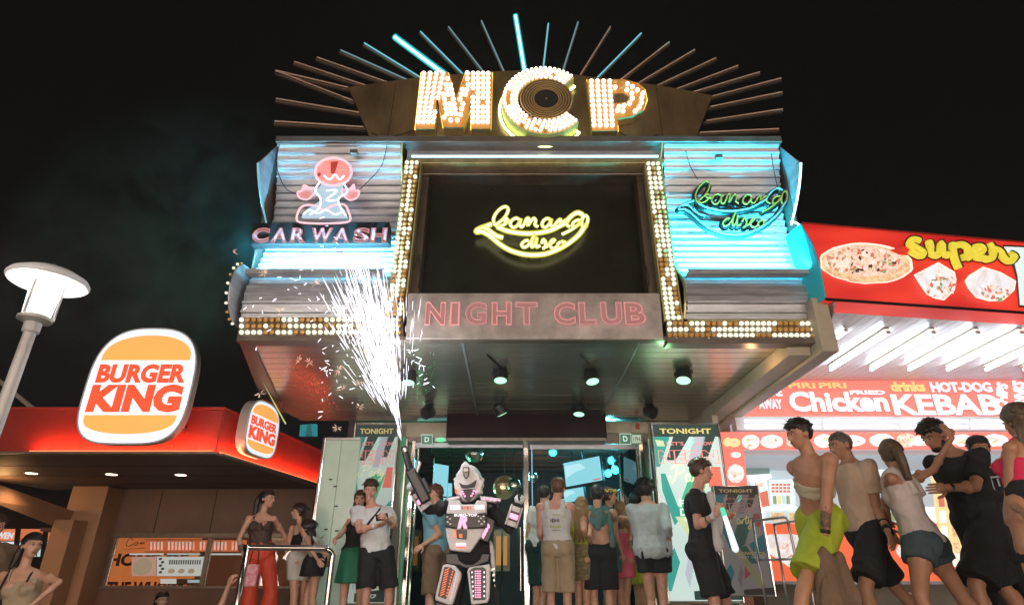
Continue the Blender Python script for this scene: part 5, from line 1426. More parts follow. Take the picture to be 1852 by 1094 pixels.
# ------------------------------------------------------------------ street lamp
def street_lamp(c, gz, label, energy):
    t = thing('street_lamp', (c.x, c.y, gz), label, 'street lamp', 'street lamps')
    g = MB(); g.lathe([(.045, gz), (.036, c.z - .46), (.036, c.z - .38)], Vector((c.x, c.y, 0)), 20); g.build('pole', 'lamp_metal', t, smooth=False)
    g = MB(); g.lathe([(.075, 0), (.085, .02), (.07, .10), (.055, .14)], Vector((c.x, c.y, gz)), 20); g.build('foot', 'lamp_metal', t)
    g = MB(); g.lathe([(.042, -.41), (.050, -.40), (.050, -.34), (.045, -.335)], c, 20); g.build('collar', 'lamp_metal', t)
    g = MB(); g.lathe([(.052, -.335), (.10, -.32), (.10, -.30), (.082, -.29)], c, 24); g.build('base_ring', 'lamp_metal', t)
    g = MB(); g.lathe([(.080, -.29), (.084, -.22), (.088, -.14), (.092, -.05)], c, 24); g.build('diffuser', 'lamp_white', t)
    for k in range(3):
        a = 2 * pi * k / 3 + .5; p = c + Vector((cos(a) * .10, sin(a) * .10, 0))
        g = MB(); g.tube([p + Vector((0, 0, -.31)), p + Vector((0, 0, -.02))], .009, 6); g.build('rod', 'lamp_metal', t)
    g = MB(); g.lathe([(.05, -.055), (.23, -.045), (.243, -.03), (.243, -.02), (.23, .0), (.16, .04), (.07, .07), (.01, .08)], c, 40); g.build('hood', pbr('hood_metal', (.8, .82, .85), .5) if 'hood_metal' not in M else 'hood_metal', t)
    if energy:
        point('lamp_light', c + Vector((0, 0, -.52)), energy, (1.0, .90, .80), .13).location = c + Vector((.0, -.0, -.23))
    return t
lc = at(90, 503, 3.67)
street_lamp(lc, 0.0, 'white street lamp with flat round hood, lit at the left edge', 160)

street_lamp(Vector((3.4, -1.2, 3.9)), 0.0, 'lit street lamp standing behind the photographer to the right', 860)  # this lamp and the next are added behind the camera as front light
street_lamp(Vector((-3.6, -2.6, 3.9)), 0.0, 'lit street lamp standing behind the photographer to the left', 860)
# lit bar front added across the street, unseen, to light people from the front
ob = thing('added_bar_front', (0, -11, 0), 'row of lit bars across the street', 'building')
g = MB(); g.bb((-14, -11.5, 0), (14, -11, 6.5)); g.build('wall', 'cream_wall', ob)
glow('shop_light', (1.0, .84, .70), 9.0); glow('sign_fill_light', (1.0, .72, .60), 8.0)
for i in range(7):
    x = -13 + i * 3.8
    g = MB(); g.bb((x, -10.99, .5), (x + 3.2, -10.96, 2.6)); g.build('fill_window', 'shop_light', ob)
    g = MB(); g.bb((x, -10.9, 3.0), (x + 3.2, -10.7, 3.7)); g.build('fill_sign', 'sign_fill_light', ob)

# ------------------------------------------------------------------ railings
pbr('rail_chrome', (.50, .46, .43), .2, 1.0, rvar=.05, vscale=8)
def railing(label, pts, gz, r, mids, legs, cat='railing', mat='rail_chrome'):
    t = thing('railing', (pts[0].x, pts[0].y, gz), label, cat, 'chrome railings')
    g = MB(); g.tube(pts, r, 12); g.build('top_rail', mat, t, smooth=True)
    for a, b in mids: g = MB(); g.tube([a, b], r * .85, 10); g.build('mid_rail', mat, t, smooth=True)
    for p in legs: g = MB(); g.tube([p, Vector((p.x, p.y, gz))], r, 10); g.build('post', mat, t, smooth=True); 
    return t
a = at(440, 991, 5.55); b = at(585, 989, 5.75); zr = (a.z + b.z) / 2; a.z = zr; b.z = zr
c_ = at(601, 1006, 5.77); c_.z = zr - .07
dn = Vector((c_.x, c_.y, F + .02))
la = at(443, 1040, 5.55)
railing('chrome tube railing with rounded corner in front of the woman in red trousers', spline([a, a.lerp(b, .5), b, b + Vector((.045, 0, -.012)), Vector((c_.x, c_.y, zr - .05)), Vector((c_.x, c_.y, zr - .12)), Vector((c_.x, c_.y, zr - .3)), dn], 4), F, .024,
        [(Vector((a.x - .05, a.y, F + .38)), Vector((c_.x, c_.y, F + .38)))], [Vector((a.x + .03, a.y, zr))])
a = at(1362, 946, 7.4); b = at(1412, 931, 6.9); z_ = (a.z + b.z) / 2; a.z = z_; b.z = z_
c_ = at(1424, 945, 6.7)
railing('thin chrome railing loop in front of the takeaway counter', spline([a, b, Vector((c_.x, c_.y, z_ - .03)), Vector((c_.x + .01, c_.y, z_ - .12)), Vector((c_.x + .02, c_.y, z_ - .4)), Vector((c_.x + .02, c_.y, F + .1))], 4), F + .08, .014, [(Vector((a.x, a.y, z_ - .42)), Vector((c_.x + .02, c_.y, z_ - .42)))], [a], mat='steel')
a = at(1400, 948, 7.3); b = at(1428, 938, 6.9); b.z = a.z
c_ = at(1442, 950, 6.6)
railing('second thin chrome railing loop, right behind the first one', spline([a, b, Vector((c_.x, c_.y, a.z - .03)), Vector((c_.x + .01, c_.y, a.z - .12)), Vector((c_.x + .02, c_.y, a.z - .4)), Vector((c_.x + .02, c_.y, F + .1))], 4), F + .08, .014, [], [a], mat='steel')
# ------------------------------------------------------------------ people
def skin(name, col): return pbr(name, col, .5, bump=.05, bscale=120, var=.14, vscale=11, sss=.12)
skin('skin_light', (.60, .33, .225)); skin('skin_tan', (.50, .245, .14)); skin('skin_mid', (.43, .215, .13)); skin('skin_pink', (.62, .32, .23))
def hairm(name, col): return pbr(name, col, .42, bump=.8, bscale=90, var=.5, vscale=45, stretch=(1, 1, .12))
hairm('hair_dark', (.018, .011, .008)); hairm('hair_brown', (.065, .032, .017)); hairm('hair_auburn', (.14, .05, .022)); hairm('hair_blond', (.34, .22, .10)); hairm('hair_mousy', (.13, .085, .05)); hairm('hair_grey', (.10, .09, .08))
def cloth(name, col, rough=.85, var=.12, sc=5, **k): return pbr(name, col, rough, var=var, vscale=sc, bump=.8, bscale=22, **k)
cloth('cloth_white', (.66, .64, .64)); cloth('cloth_black', (.016, .015, .016)); cloth('cloth_red', (.62, .055, .02), .6); cloth('cloth_offwhite', (.60, .60, .55)); cloth('cloth_green', (.012, .14, .07), .7)
cloth('cloth_tan', (.42, .28, .17)); cloth('cloth_khaki', (.40, .29, .19)); cloth('cloth_blue', (.20, .42, .50)); cloth('cloth_grey', (.42, .46, .48)); cloth('cloth_darkgreen', (.012, .05, .042)); cloth('cloth_brown', (.20, .13, .08))
cloth('cloth_pink', (.85, .14, .22), .6); cloth('cloth_yellow', (.40, .48, .03), .7); cloth('cloth_rose', (.60, .42, .31)); cloth('cloth_pale', (.60, .52, .48)); cloth('cloth_denim', (.055, .085, .10)); cloth('cloth_cream', (.55, .47, .32)); cloth('cloth_hotpink', (.75, .03, .10)); cloth('cloth_beige', (.40, .31, .20))
pbr('camo', (.08, .05, .02), .8, var=.1, vscale=14, col2=(.30, .26, .12), bump=.3, bscale=30, stretch=(1, 1, 2.4))
pbr('floral', (.03, .30, .33), .75, var=.1, vscale=16, col2=(.16, .10, .05), bump=.3, bscale=30)
pbr('lace', (.022, .014, .012), .7, var=.1, vscale=60, col2=(.12, .06, .045), bump=.6, bscale=70)
pbr('eye_white', (.7, .68, .64), .2); pbr('lips', (.30, .09, .075), .45); pbr('lips_m', (.33, .15, .11), .5); pbr('brow', (.035, .02, .012), .8); pbr('shoe_white', (.6, .6, .6), .5); pbr('shoe_black', (.02, .02, .02), .5)
pbr('tattoo', (.03, .028, .028), .6, var=.1, vscale=34, col2=(.36, .18, .11)); pbr('phone', (.02, .02, .022), .15); pbr('stick_white', (.8, .85, .9), .4, em=(.75, .85, 1), es=.8)

def remesh(mb, name, voxel, smooth=3, noise_amp=0.0, noise_scale=(9, 9, 5), seed=0, fold=None):
    me0 = mb.mesh('tmp')
    ob = bpy.data.objects.new('tmp', me0)
    r = ob.modifiers.new('r', 'REMESH'); r.mode = 'VOXEL'; r.voxel_size = voxel; r.use_smooth_shade = True
    if smooth:
        s = ob.modifiers.new('s', 'SMOOTH'); s.iterations = smooth; s.factor = .5
    me = evaluated_mesh(ob)
    bpy.data.objects.remove(ob); bpy.data.meshes.remove(me0)
    me.name = name
    if noise_amp:
        off = Vector((seed * 3.7, seed * 1.3, seed * 2.1))
        nv_ = len(me.vertices); co = [0.0] * (3 * nv_); no = [0.0] * (3 * nv_)
        me.vertices.foreach_get('co', co); me.vertices.foreach_get('normal', no)
        for i in range(nv_):
            p = Vector(co[3 * i:3 * i + 3])
            q = Vector((p.x * noise_scale[0], p.y * noise_scale[1], p.z * noise_scale[2])) + off
            d = noise.noise(q) + .5 * noise.noise(q * 2.3)
            if fold: d += .5 * fold(p)
            d *= noise_amp
            for a in range(3): co[3 * i + a] += no[3 * i + a] * d
        me.vertices.foreach_set('co', co); me.update()
    me.shade_smooth()
    return me
def put(me, name, mat, parent, o):
    me.transform(Matrix.Translation(-Vector(o)))
    me.materials.append(M[mat]); ob = link(name, me, parent); ORG[ob.name] = Vector(o)
    return ob
def elev_tan(px, py): d = ray(px, py); return d.z / d.y
def solve(parent, px, py, L, sgn):
    d = ray(px, py); o = CAM - parent
    A = d.dot(d); B = 2 * d.dot(o); C_ = o.dot(o) - L * L
    disc = B * B - 4 * A * C_
    if disc <= 0: t = -B / (2 * A)
    else: t = (-B + (1 if sgn > 0 else -1) * sqrt(disc)) / (2 * A)
    p = CAM + d * t
    if disc <= 0: p = parent + (p - parent).normalized() * L * 1.0 if (p - parent).length > L * 1.25 else p
    return p
def rot_cols(x, y, z): return Matrix((x, y, z)).transposed()
MALE = [(-.12, .10, .09), (-.07, .160, .112), (.0, .172, .118), (.06, .162, .110), (.13, .148, .100), (.22, .155, .106), (.31, .172, .116), (.39, .182, .112), (.45, .165, .090), (.49, .10, .068), (.515, .062, .056)]
FEM = [(-.12, .10, .095), (-.07, .172, .122), (.0, .178, .124), (.06, .158, .108), (.14, .122, .090), (.21, .128, .092), (.30, .148, .104), (.37, .152, .100), (.43, .138, .078), (.47, .085, .058), (.495, .052, .048)]

def hand(mb, w, d, palm, k, curl=.5, spread=1.0, right=1):
    """palm and five bent fingers; d along the hand, palm = palm normal"""
    d = d.normalized(); palm = (palm - d * palm.dot(d)).normalized(); s = d.cross(palm).normalized() * right
    rot = rot_cols(s, palm, d)
    mb.ell(w + d * .045 * k, (.040 * k, .016 * k, .052 * k), rot, 12, 8)
    Ls = (.068, .078, .073, .058)
    for i in range(4):
        off = (i - 1.5) * .0195 * k * spread
        a = w + d * (.082 * k - abs(i - 1.3) * .004) + s * off
        a1 = a + (d * cos(curl * .7) + palm * sin(curl * .7)) * Ls[i] * .5 * k
        dd = d * cos(curl * 1.7) + palm * sin(curl * 1.7)
        a2 = a1 + dd * Ls[i] * .34 * k
        a3 = a2 + (d * cos(curl * 2.4) + palm * sin(curl * 2.4)) * Ls[i] * .24 * k
        mb.tube([a - d * .02 * k, a, a1, a2, a3], [.0095 * k, .0095 * k, .0088 * k, .0078 * k, .005 * k], 7)
    b = w + d * .02 * k - s * .030 * k * -1 * -1
    t1 = b + (d * .7 - s * .7 + palm * .25).normalized() * .038 * k
    t2 = t1 + (d * .9 - s * .3 + palm * .4).normalized() * .032 * k
    mb.tube([b, t1, t2, t2 + (t2 - t1) * .3], [.014 * k, .011 * k, .009 * k, .005 * k], 7)

def person(label, sp):
    sex = sp.get('sex', 'm'); fem = sex == 'f'
    k = sp.get('k', 1.0 if not fem else .94)
    G = sp.get('ground', F)
    hx, hy = sp['head']
    zh = G + 1.635 * k + sp.get('dz', 0)
    Y = sp.get('Y') or (zh - CAMZ) / elev_tan(hx, hy)
    head = at(hx, hy, Y) if sp.get('Y') else at(hx, hy, Y)
    yaw = R(sp.get('yaw', 0))       # 0 faces the camera, 90 faces to the right of the picture, 180 away
    hyaw = R(sp.get('hyaw', sp.get('yaw', 0)))
    def fdir(a): return Vector((sin(a), -cos(a), 0))
    fw = fdir(yaw); rt = Vector((-fw.y, fw.x, 0)) * -1    # rt: picture-right when facing away... person's own left/right resolved below
    own_r = Vector((fw.y, -fw.x, 0))                       # the person's right hand side
    nx = sp.get('neck'); neck = at(*nx, Y + sp.get('ndy', 0)) if nx else head - Z3 * .165 * k - fdir(hyaw) * .015
    if nx and (neck - head).length > .25 * k: neck = head + (neck - head).normalized() * .2 * k
    L = (.49 if not fem else .47) * k
    px_ = sp.get('pelvis')
    if px_ is not None:
        zpel = G + .93 * k
        if isinstance(px_, (tuple, list)): pelvis = solve(neck, px_[0], px_[1], L, sp.get('psg', 1))
        else:
            pelvis = Vector((X(px_, 900, Y), Y + sp.get('pdy', 0), neck.z - L)); pelvis = at(px_, 547 + 1, 1) and pelvis
            # put it under the neck at the picture column px_
            zz = neck.z - L
            q = CAM + ray(px_, 1000) * 1
            yy = Y + sp.get('pdy', 0)
            # column px_ at height zz
            v_el = (zz - CAMZ) / yy; vv = (v_el * cos(TILT) - sin(TILT)) / (cos(TILT) + v_el * sin(TILT))
            pelvis = Vector(((px_ - 926) / FPX * yy / (cos(TILT) - vv * sin(TILT)), yy, zz))
    else: pelvis = neck - Z3 * L
    spine = (neck - pelvis); SL = spine.length; up = spine.normalized()
    sh_w = (.185 if not fem else .155) * k; hp_w = .088 * k
    shc = pelvis + up * (.43 if not fem else .415) / (.49 if not fem else .47) * SL
    pyaw = R(sp.get('pyaw', sp.get('yaw', 0)))
    pfw = fdir(pyaw); p_r = Vector((pfw.y, -pfw.x, 0))
    S = {'r': shc + own_r * sh_w + Z3 * sp.get('shr', 0), 'l': shc - own_r * sh_w + Z3 * sp.get('shl', 0)}
    Hh = {'r': pelvis + p_r * hp_w - up * .01, 'l': pelvis - p_r * hp_w - up * .01}
    arms = {}
    for s in 'rl':
        e = sp.get('e' + s); w = sp.get('w' + s); sd = 1 if s == 'r' else -1
        E = solve(S[s], e[0], e[1], .285 * k, e[2]) if e else S[s] + Vector((0, 0, -.27 * k)) + own_r * sd * .05 * k - fw * .03
        W = solve(E, w[0], w[1], .25 * k, w[2]) if w else E + Vector((0, 0, -.235 * k)) + fw * .07 * k
        arms[s] = (E, W)
    legs = {}
    for s in 'rl':
        kn = sp.get('k' + s); sd = 1 if s == 'r' else -1
        kz = G + .50 * k
        if kn: # (px, dy)
            y = Hh[s].y + kn[1]
            v_el = (kz - CAMZ) / y; vv = (v_el * cos(TILT) - sin(TILT)) / (cos(TILT) + v_el * sin(TILT))
            Kp = Vector(((kn[0] - 926) / FPX * y / (cos(TILT) - vv * sin(TILT)), y, kz))
        else: Kp = Vector((Hh[s].x, Hh[s].y, kz)) + p_r * sd * .02 + pfw * .03
        an = sp.get('a' + s, (0, 0))
        Ap = Vector((Kp.x + an[0], Kp.y + an[1], G + .09 * k))
        legs[s] = (Kp, Ap)
    t = thing('person', (pelvis.x, pelvis.y, G), label, 'person', sp.get('group'))
    T = Vector((pelvis.x, pelvis.y, G))
    if sp.get('dbg'): print('PERSON', label[:30], 'Y', round(Y, 2), 'pelvis z', round(pelvis.z - G, 2), 'expect', round(.93 * k, 2), 'thigh', round((Hh['r'] - legs['r'][0]).length, 2))
    prof_ = FEM if fem else MALE
    fat = sp.get('fat', 1.0)
    def loft(mb, u0, u1, grow, flare=0.0, ext_low=0.0):
        rows = [r for r in prof_ if u0 < r[0] < u1]
        def at_u(u):
            for a, b in zip(prof_, prof_[1:]):
                if a[0] <= u <= b[0]:
                    f = (u - a[0]) / (b[0] - a[0]); return (u, lerp(a[1], b[1], f), lerp(a[2], b[2], f))
            e = prof_[0] if u < prof_[0][0] else prof_[-1]; return (u, e[1], e[2])
        rows = [at_u(u0)] + rows + [at_u(u1)]
        n = 20; vs = []
        for u, w, d in rows:
            f = max(0, min(1, u / .45)); 
            rr = (p_r * (1 - f) + own_r * f).normalized(); ff = up.cross(rr); ff = ff if ff.dot(pfw * (1 - f) + fw * f) > 0 else -ff
            rr = rr - up * rr.dot(up); rr.normalize()
            c = pelvis + up * (u * k * (SL / L)) + ff * (.012 * k * sin(f * pi))
            gl = grow + flare * max(0, (u1 - u))
            if u < .12: w = max(w, (.155 if not fem else .165)) if u > -.1 else w
            for i in range(n):
                a = 2 * pi * i / n
                vs.append(c + rr * cos(a) * (w * k * fat + gl) + ff * sin(a) * (d * k * fat + gl))
        fs = [(j * n + i, j * n + (i + 1) % n, (j + 1) * n + (i + 1) % n, (j + 1) * n + i) for j in range(len(rows) - 1) for i in range(n)]
        fs += [list(range(n))[::-1], [(len(rows) - 1) * n + i for i in range(n)]]
        mb.add(vs, fs)
    af = (1.0 if not fem else .80) * k * sp.get('arm', 1.0); lf = (1.0 if not fem else 1.0) * k
    # --- body
    b = MB(); loft(b, -.12, .515 if not fem else .495, 0)
    if fem:
        for sd in (1, -1): b.ell(pelvis + up * .325 * k + own_r * sd * .068 * k + fw * .085 * k, (.062 * k,) * 3, None, 12, 8)
    for sd, s in ((1, 'r'), (-1, 'l')): b.ell(Hh[s] - pfw * .055 * k - up * .03 * k, (.085 * k, .085 * k, .09 * k), None, 12, 8)
    hf = fdir(hyaw); pit = R(sp.get('pitch', 0)); rl = R(sp.get('roll', 0))
    hr_ = Vector((hf.y, -hf.x, 0))
    hu = (Z3 * cos(pit) + hf * sin(pit)); hf2 = (hf * cos(pit) - Z3 * sin(pit))
    hu2 = hu * cos(rl) + hr_ * sin(rl); hr2 = hr_ * cos(rl) - hu * sin(rl)
    HR = rot_cols(hr2, hf2, hu2)     # local x: own right, y: forward, z: up
    hk = k * (1.0 if not fem else 1.0)
    def H(x, y, z): return head + HR @ (Vector((x, y, z)) * hk)
    b.cap(neck - up * .04 * k, H(0, -.018, -.06), (.058 if not fem else .046) * k, (.054 if not fem else .044) * k, 14)
    for s in 'rl':
        E, W = arms[s]; sd = 1 if s == 'r' else -1
        b.cap(neck - up * .055 * k, S[s], .045 * k, .052 * af, 12)
        b.ell(S[s], (.06 * af,) * 3, None, 14, 9)
        b.cap(S[s], E, .052 * af, .038 * af, 12)
        b.ell(S[s].lerp(E, .5), (.048 * af, .048 * af, .07 * af), None, 12, 8)
        b.cap(E, W, .038 * af, .026 * af, 12)
        b.ell(E.lerp(W, .28), (.042 * af, .042 * af, .05 * af), None, 12, 8)
        Kp, Ap = legs[s]
        b.cap(Hh[s], Kp, .088 * lf, .053 * lf, 14)
        b.ell(Hh[s].lerp(Kp, .4) , (.082 * lf, .084 * lf, .12 * lf), None, 12, 8)
        b.cap(Kp, Ap, .052 * lf, .036 * lf, 12)
        b.ell(Kp.lerp(Ap, .3) - pfw * .018 * k, (.052 * lf, .055 * lf, .10 * lf), None, 12, 8)
        b.cap(Ap - Z3 * .04, Ap + pfw * .15 * k - Z3 * .055 * k, .038 * k, .030 * k, 10)
    hw = sp.get('headw', 1.0)
    b.ell(H(0, -.012, .028), (.074 * hk * hw, .094 * hk, .088 * hk), HR, 18, 12)
    b.ell(H(0, .022, -.042), (.056 * hk * hw, .066 * hk, .072 * hk), HR, 16, 10)
    b.ell(H(0, .055, -.092), (.024 * hk, .022 * hk, .018 * hk), HR, 10, 8)
    b.cap(H(0, .082, .012), H(0, .103, -.026), .010 * hk, .015 * hk, 8)
    b.cap(H(-.045, .068, .026), H(.045, .068, .026), .014 * hk, .014 * hk, 8)
    for sd in (1, -1):
        b.ell(H(sd * .046, .052, -.022), (.020 * hk, .018 * hk, .020 * hk), HR, 10, 8)
        b.ell(H(sd * .077 * hw, -.012, -.008), (.010 * hk, .020 * hk, .032 * hk), HR, 10, 8)
    me = remesh(b, 'body', .0105, 2)
    bm = bmesh.new(); bm.from_mesh(me)
    hmb = MB()
    for s in 'rl':
        E, W = arms[s]; d = (W - E).normalized(); hs = sp.get('h' + s, {})
        hd = Vector(hs['dir']) if 'dir' in hs else d
        pl = Vector(hs.get('palm', (0, 0, 0)))
        if pl.length < .1: pl = (own_r * (-1 if s == 'r' else 1)) + fw * .1
        hand(hmb, W + d * .0, hd, pl, k * (.95 if not fem else .85), hs.get('curl', .45), right=(1 if s == 'r' else -1))
    mh = hmb.mesh('h'); bm.from_mesh(mh); bpy.data.meshes.remove(mh)
    bm.to_mesh(me); bm.free(); me.shade_smooth()
    body = put(me, 'body', sp.get('skin', 'skin_light'), t, T)
    # --- face
    for sd in (1, -1):
        m = MB(); m.ell(H(sd * .031, .080, .004), (.0125 * hk, .006 * hk, .0055 * hk), HR, 10, 8); e = m.build('eye', 'eye_white', t, smooth=True)
        m = MB(); m.ell(H(sd * .031, .0855, .004), (.0062 * hk, .004 * hk, .0062 * hk), HR, 8, 6); m.build('iris', 'black', e, smooth=True)
        m = MB(); m.tube([H(sd * .014, .086, .021), H(sd * .032, .083, .027), H(sd * .050, .071, .021)], [.002 * hk, .0028 * hk, .0012 * hk], 6); m.build('eyebrow', 'brow', t, smooth=True)
        m = MB(); m.tube([H(sd * .018, .0865, .009), H(sd * .031, .0875, .0125), H(sd * .046, .078, .007)], .0022 * hk, 5); m.build('eyelid', 'brow' if fem else sp.get('skin', 'skin_light'), t)
    m = MB(); m.ell(H(0, .0865, -.058), (.022 * hk, .008 * hk, .0045 * hk), HR, 10, 6); m.ell(H(0, .0855, -.066), (.018 * hk, .008 * hk, .005 * hk), HR, 10, 6); m.build('mouth', 'lips' if fem else 'lips_m', t, smooth=True)
    # --- hair
    hs = sp.get('hair', 'short'); hm = sp.get('hairm', 'hair_brown')
    if hs:
        m = MB(); th_ = {'short': .016, 'buzz': .006, 'fade': .018, 'mop': .026, 'long': .018, 'pony': .012, 'bun': .012}[hs]
        rx, ry, rz = .074 * hw + th_, .094 + th_, .088 + th_
        line = .050 if hs != 'buzz' else .055
        n1, n2 = 40, 30; vs = []; ok = []
        for j in range(n2 + 1):
            for i in range(n1):
                tt = pi * j / n2; ph = 2 * pi * i / n1
                x, y, z = rx * sin(tt) * cos(ph), ry * sin(tt) * sin(ph), rz * cos(tt)
                vs.append(Vector((x, y - .012, z + .028)))
        def keep(p):
            x, y, z = p
            if z < (-.07 if hs in ('short', 'fade', 'buzz', 'mop') else -.085): return False
            if y > .062 - .0 * abs(x): return z > line + .012 * noise.noise(Vector((x * 60, y * 60, 3)))
            if y > .0: return z > lerp(.0, line, (y) / .062) - (.02 if hs in ('mop', 'long') else 0) and True
            if hs in ('short', 'fade', 'buzz') and z < -.03 and abs(x) > .05: return y < -.045
            return True
        fs = []
        for j in range(n2):
            for i in range(n1):
                q = (j * n1 + i, j * n1 + (i + 1) % n1, (j + 1) * n1 + (i + 1) % n1, (j + 1) * n1 + i)
                if keep(sum((vs[a] for a in q), Vector()) / 4): fs.append(q)
        # thick closed shell: outer and inner skin
        used = sorted({a for f in fs for a in f}); ix = {a: n for n, a in enumerate(used)}; nu = len(used)
        sides_thin = hs == 'fade'
        outer = []; inner = []
        for a in used:
            p = vs[a]; c0 = Vector((0, -.012, .028)); d = (p - c0)
            jit = 1 + .055 * noise.noise(p * 55) + .04 * noise.noise(Vector((p.x * 140, p.y * 140, p.z * 30)))
            if sides_thin and p.z < .055: jit -= .10
            if sides_thin and p.z > .06: jit += .06
            if hs == 'mop' : jit += .05 * noise.noise(p * 90)
            outer.append(H(*(c0 + d * jit))); inner.append(H(*(c0 + d * .80)))
        cnt = {}
        for f in fs:
            for i in range(4): cnt[(f[i], f[(i + 1) % 4])] = 1
        F_ = [[ix[a] for a in f] for f in fs] + [[ix[a] + nu for a in reversed(f)] for f in fs] + [[ix[a], ix[b_], ix[b_] + nu, ix[a] + nu] for (a, b_) in cnt if (b_, a) not in cnt]
        m.add(outer + inner, F_)
        hair = m.build('hair', hm, t, smooth=True)
        if hs in ('short', 'fade', 'mop', 'buzz'):
            m = MB(); r3 = random.Random(len(label)); nst_ = {'short': 120, 'fade': 130, 'mop': 170, 'buzz': 40}[hs]; ls_ = {'short': .026, 'fade': .03, 'mop': .045, 'buzz': .010}[hs]
            for q in range(nst_):
                ph = r3.uniform(0, 2 * pi); ct = r3.uniform(.28 if hs == 'fade' else -.1, 1); st2 = sqrt(1 - ct * ct)
                x, y, z = rx * st2 * cos(ph), ry * st2 * sin(ph), rz * ct
                if y > .05 and z + .028 < .06: continue
                a0 = Vector((x * .96, y * .96 - .012, z * .96 + .028)); dr = (Vector((x, y, z)).normalized() * .55 + Vector((r3.uniform(-.5, .5), .55 if hs != 'mop' else -.2, r3.uniform(-.5, .45)))).normalized()
                L1 = ls_ * r3.uniform(.6, 1.3)
                m.tube([H(*a0), H(*(a0 + dr * L1 * .6)), H(*(a0 + dr * L1 + Vector((0, 0, -.15 * L1))))], [.0055 * k, .0042 * k, .001 * k], 4)
            m.build('hair_tufts', hm, hair, smooth=True, kind='stuff')
        if hs in ('pony', 'bun', 'long'):
            m = MB(); r3 = random.Random(len(label))
            for q in range(70):
                ph = r3.uniform(0, 2 * pi); ct = r3.uniform(.0, .98); st2 = sqrt(1 - ct * ct)
                x, y, z = rx * st2 * cos(ph), ry * st2 * sin(ph), rz * ct
                if y > .04 and z + .028 < .055: continue
                a0 = Vector((x, y - .012, z + .028)) * .99; b0_ = Vector((x * .9, y - .05, z - .02 + .028)); nrm_ = Vector((x, y, z)).normalized() * .004
                m.tube([H(*a0), H(*(a0.lerp(b0_, .5) + nrm_)), H(*b0_)], [.0030 * k, .0034 * k, .001 * k], 4)
            m.build('hair_strands', hm, hair, smooth=True, kind='stuff')
        if hs == 'long':
            m = MB(); ln = sp.get('hairlen', .34)
            rr_ = random.Random(3)
            for q in range(26):
                a = lerp(-1.25, 1.25, q / 25); x = sin(a) * .082; y = -.03 - cos(a) * .075
                top = H(x * .9, y * .8, .03); mid = H(x * 1.08, y * 1.0 - .004, -.07); low = mid + Vector((0, 0, -1)) * ln * rr_.uniform(.42, .55) * k - hf * .012 + hr_ * x * .2; end = low + Vector((rr_.uniform(-.015, .015), rr_.uniform(-.01, .01), -ln * rr_.uniform(.38, .5) * k))
                m.tube([top, mid, low, end], [.014 * k, .020 * k, .019 * k, .004 * k], 6)
            o = m.build('hair_lengths', hm, hair, smooth=True, kind='stuff')
        if hs == 'pony':
            m = MB(); a = H(0, -.115, .02); d = sp.get('pony', (0, -.06, -.25)); pe = [a, H(0, -.135, .015), H(d[0] * .4, -.15 + d[1] * .4, -.07), H(d[0], -.12 + d[1], -.07 + d[2])]
            P = spline(pe, 5)
            for q in range(7):
                off = Vector((cos(q * .9) * .010, sin(q * .9) * .010, 0)) * k
                m.tube([p + off * min(1, i / 4) for i, p in enumerate(P)], [(.014 + .016 * sin(pi * min(1, (i + 3) / (len(P) + 3)))) * k for i in range(len(P))], 6)
            m.build('ponytail', hm, hair, smooth=True)
            m = MB(); m.ell(H(0, -.118, .018), (.018 * k, .012 * k, .018 * k), HR, 10, 6); m.build('hair_tie', 'black', hair)
        if hs == 'bun':
            m = MB(); m.ell(H(0, -.10, .07), (.045 * k, .04 * k, .04 * k), HR, 12, 8); m.build('bun', hm, hair, smooth=True)
    # --- clothes
    def foldf(sc): return lambda p: sin((p.z * 38 + p.x * 22 + noise.noise(p * 4) * 9)) * .9 * max(0, noise.noise(p * 3.1 + Vector((9, 2, 5))) + .25)
    def garment(kind, mat, name, **o):
        m = MB(); seed = len(label) % 17
        if kind == 'tee':
            loft(m, o.get('hem', -.06), .47 if not fem else .455, o.get('g', .018), o.get('flare', .01))
            for s in 'rl':
                E, W = arms[s]; f = o.get('sl', .62)
                m.cap(neck - up * .06 * k, S[s], .052 * k, .068 * af, 12)
                m.ell(S[s], (.072 * af,) * 3, None, 12, 8)
                if f <= 1: m.cap(S[s], S[s].lerp(E, f), .068 * af, .066 * af, 12, flat=True)
                else:
                    m.cap(S[s], E, .068 * af, .056 * af, 12); m.cap(E, E.lerp(W, f - 1), .056 * af, .044 * af, 12, flat=True)
            if fem:
                for sd in (1, -1): m.ell(pelvis + up * .325 * k + own_r * sd * .066 * k + fw * .09 * k, (.068 * k,) * 3, None, 12, 8)
        if kind == 'tank':
            loft(m, o.get('hem', -.04), o.get('top', .37), o.get('g', .014), o.get('flare', .01))
            if fem:
                for sd in (1, -1): m.ell(pelvis + up * .315 * k + own_r * sd * .068 * k + fw * .088 * k, (.070 * k, .066 * k, .066 * k), None, 12, 8)
            if o.get('straps', 1):
                w = o.get('strap', .024)
                for s in 'rl':
                    b0 = neck.lerp(S[s], .50) + up * .005
                    m.tube(spline([shc + (S[s] - shc) * .52 - up * .12 * k + fw * .10 * k, shc + (S[s] - shc) * .5 + fw * .075 * k + up * .0, b0 + Z3 * .040 * k, shc + (S[s] - shc) * .5 - fw * .075 * k, shc + (S[s] - shc) * .5 - up * .12 * k - fw * .095 * k], 4), w * k, 8)
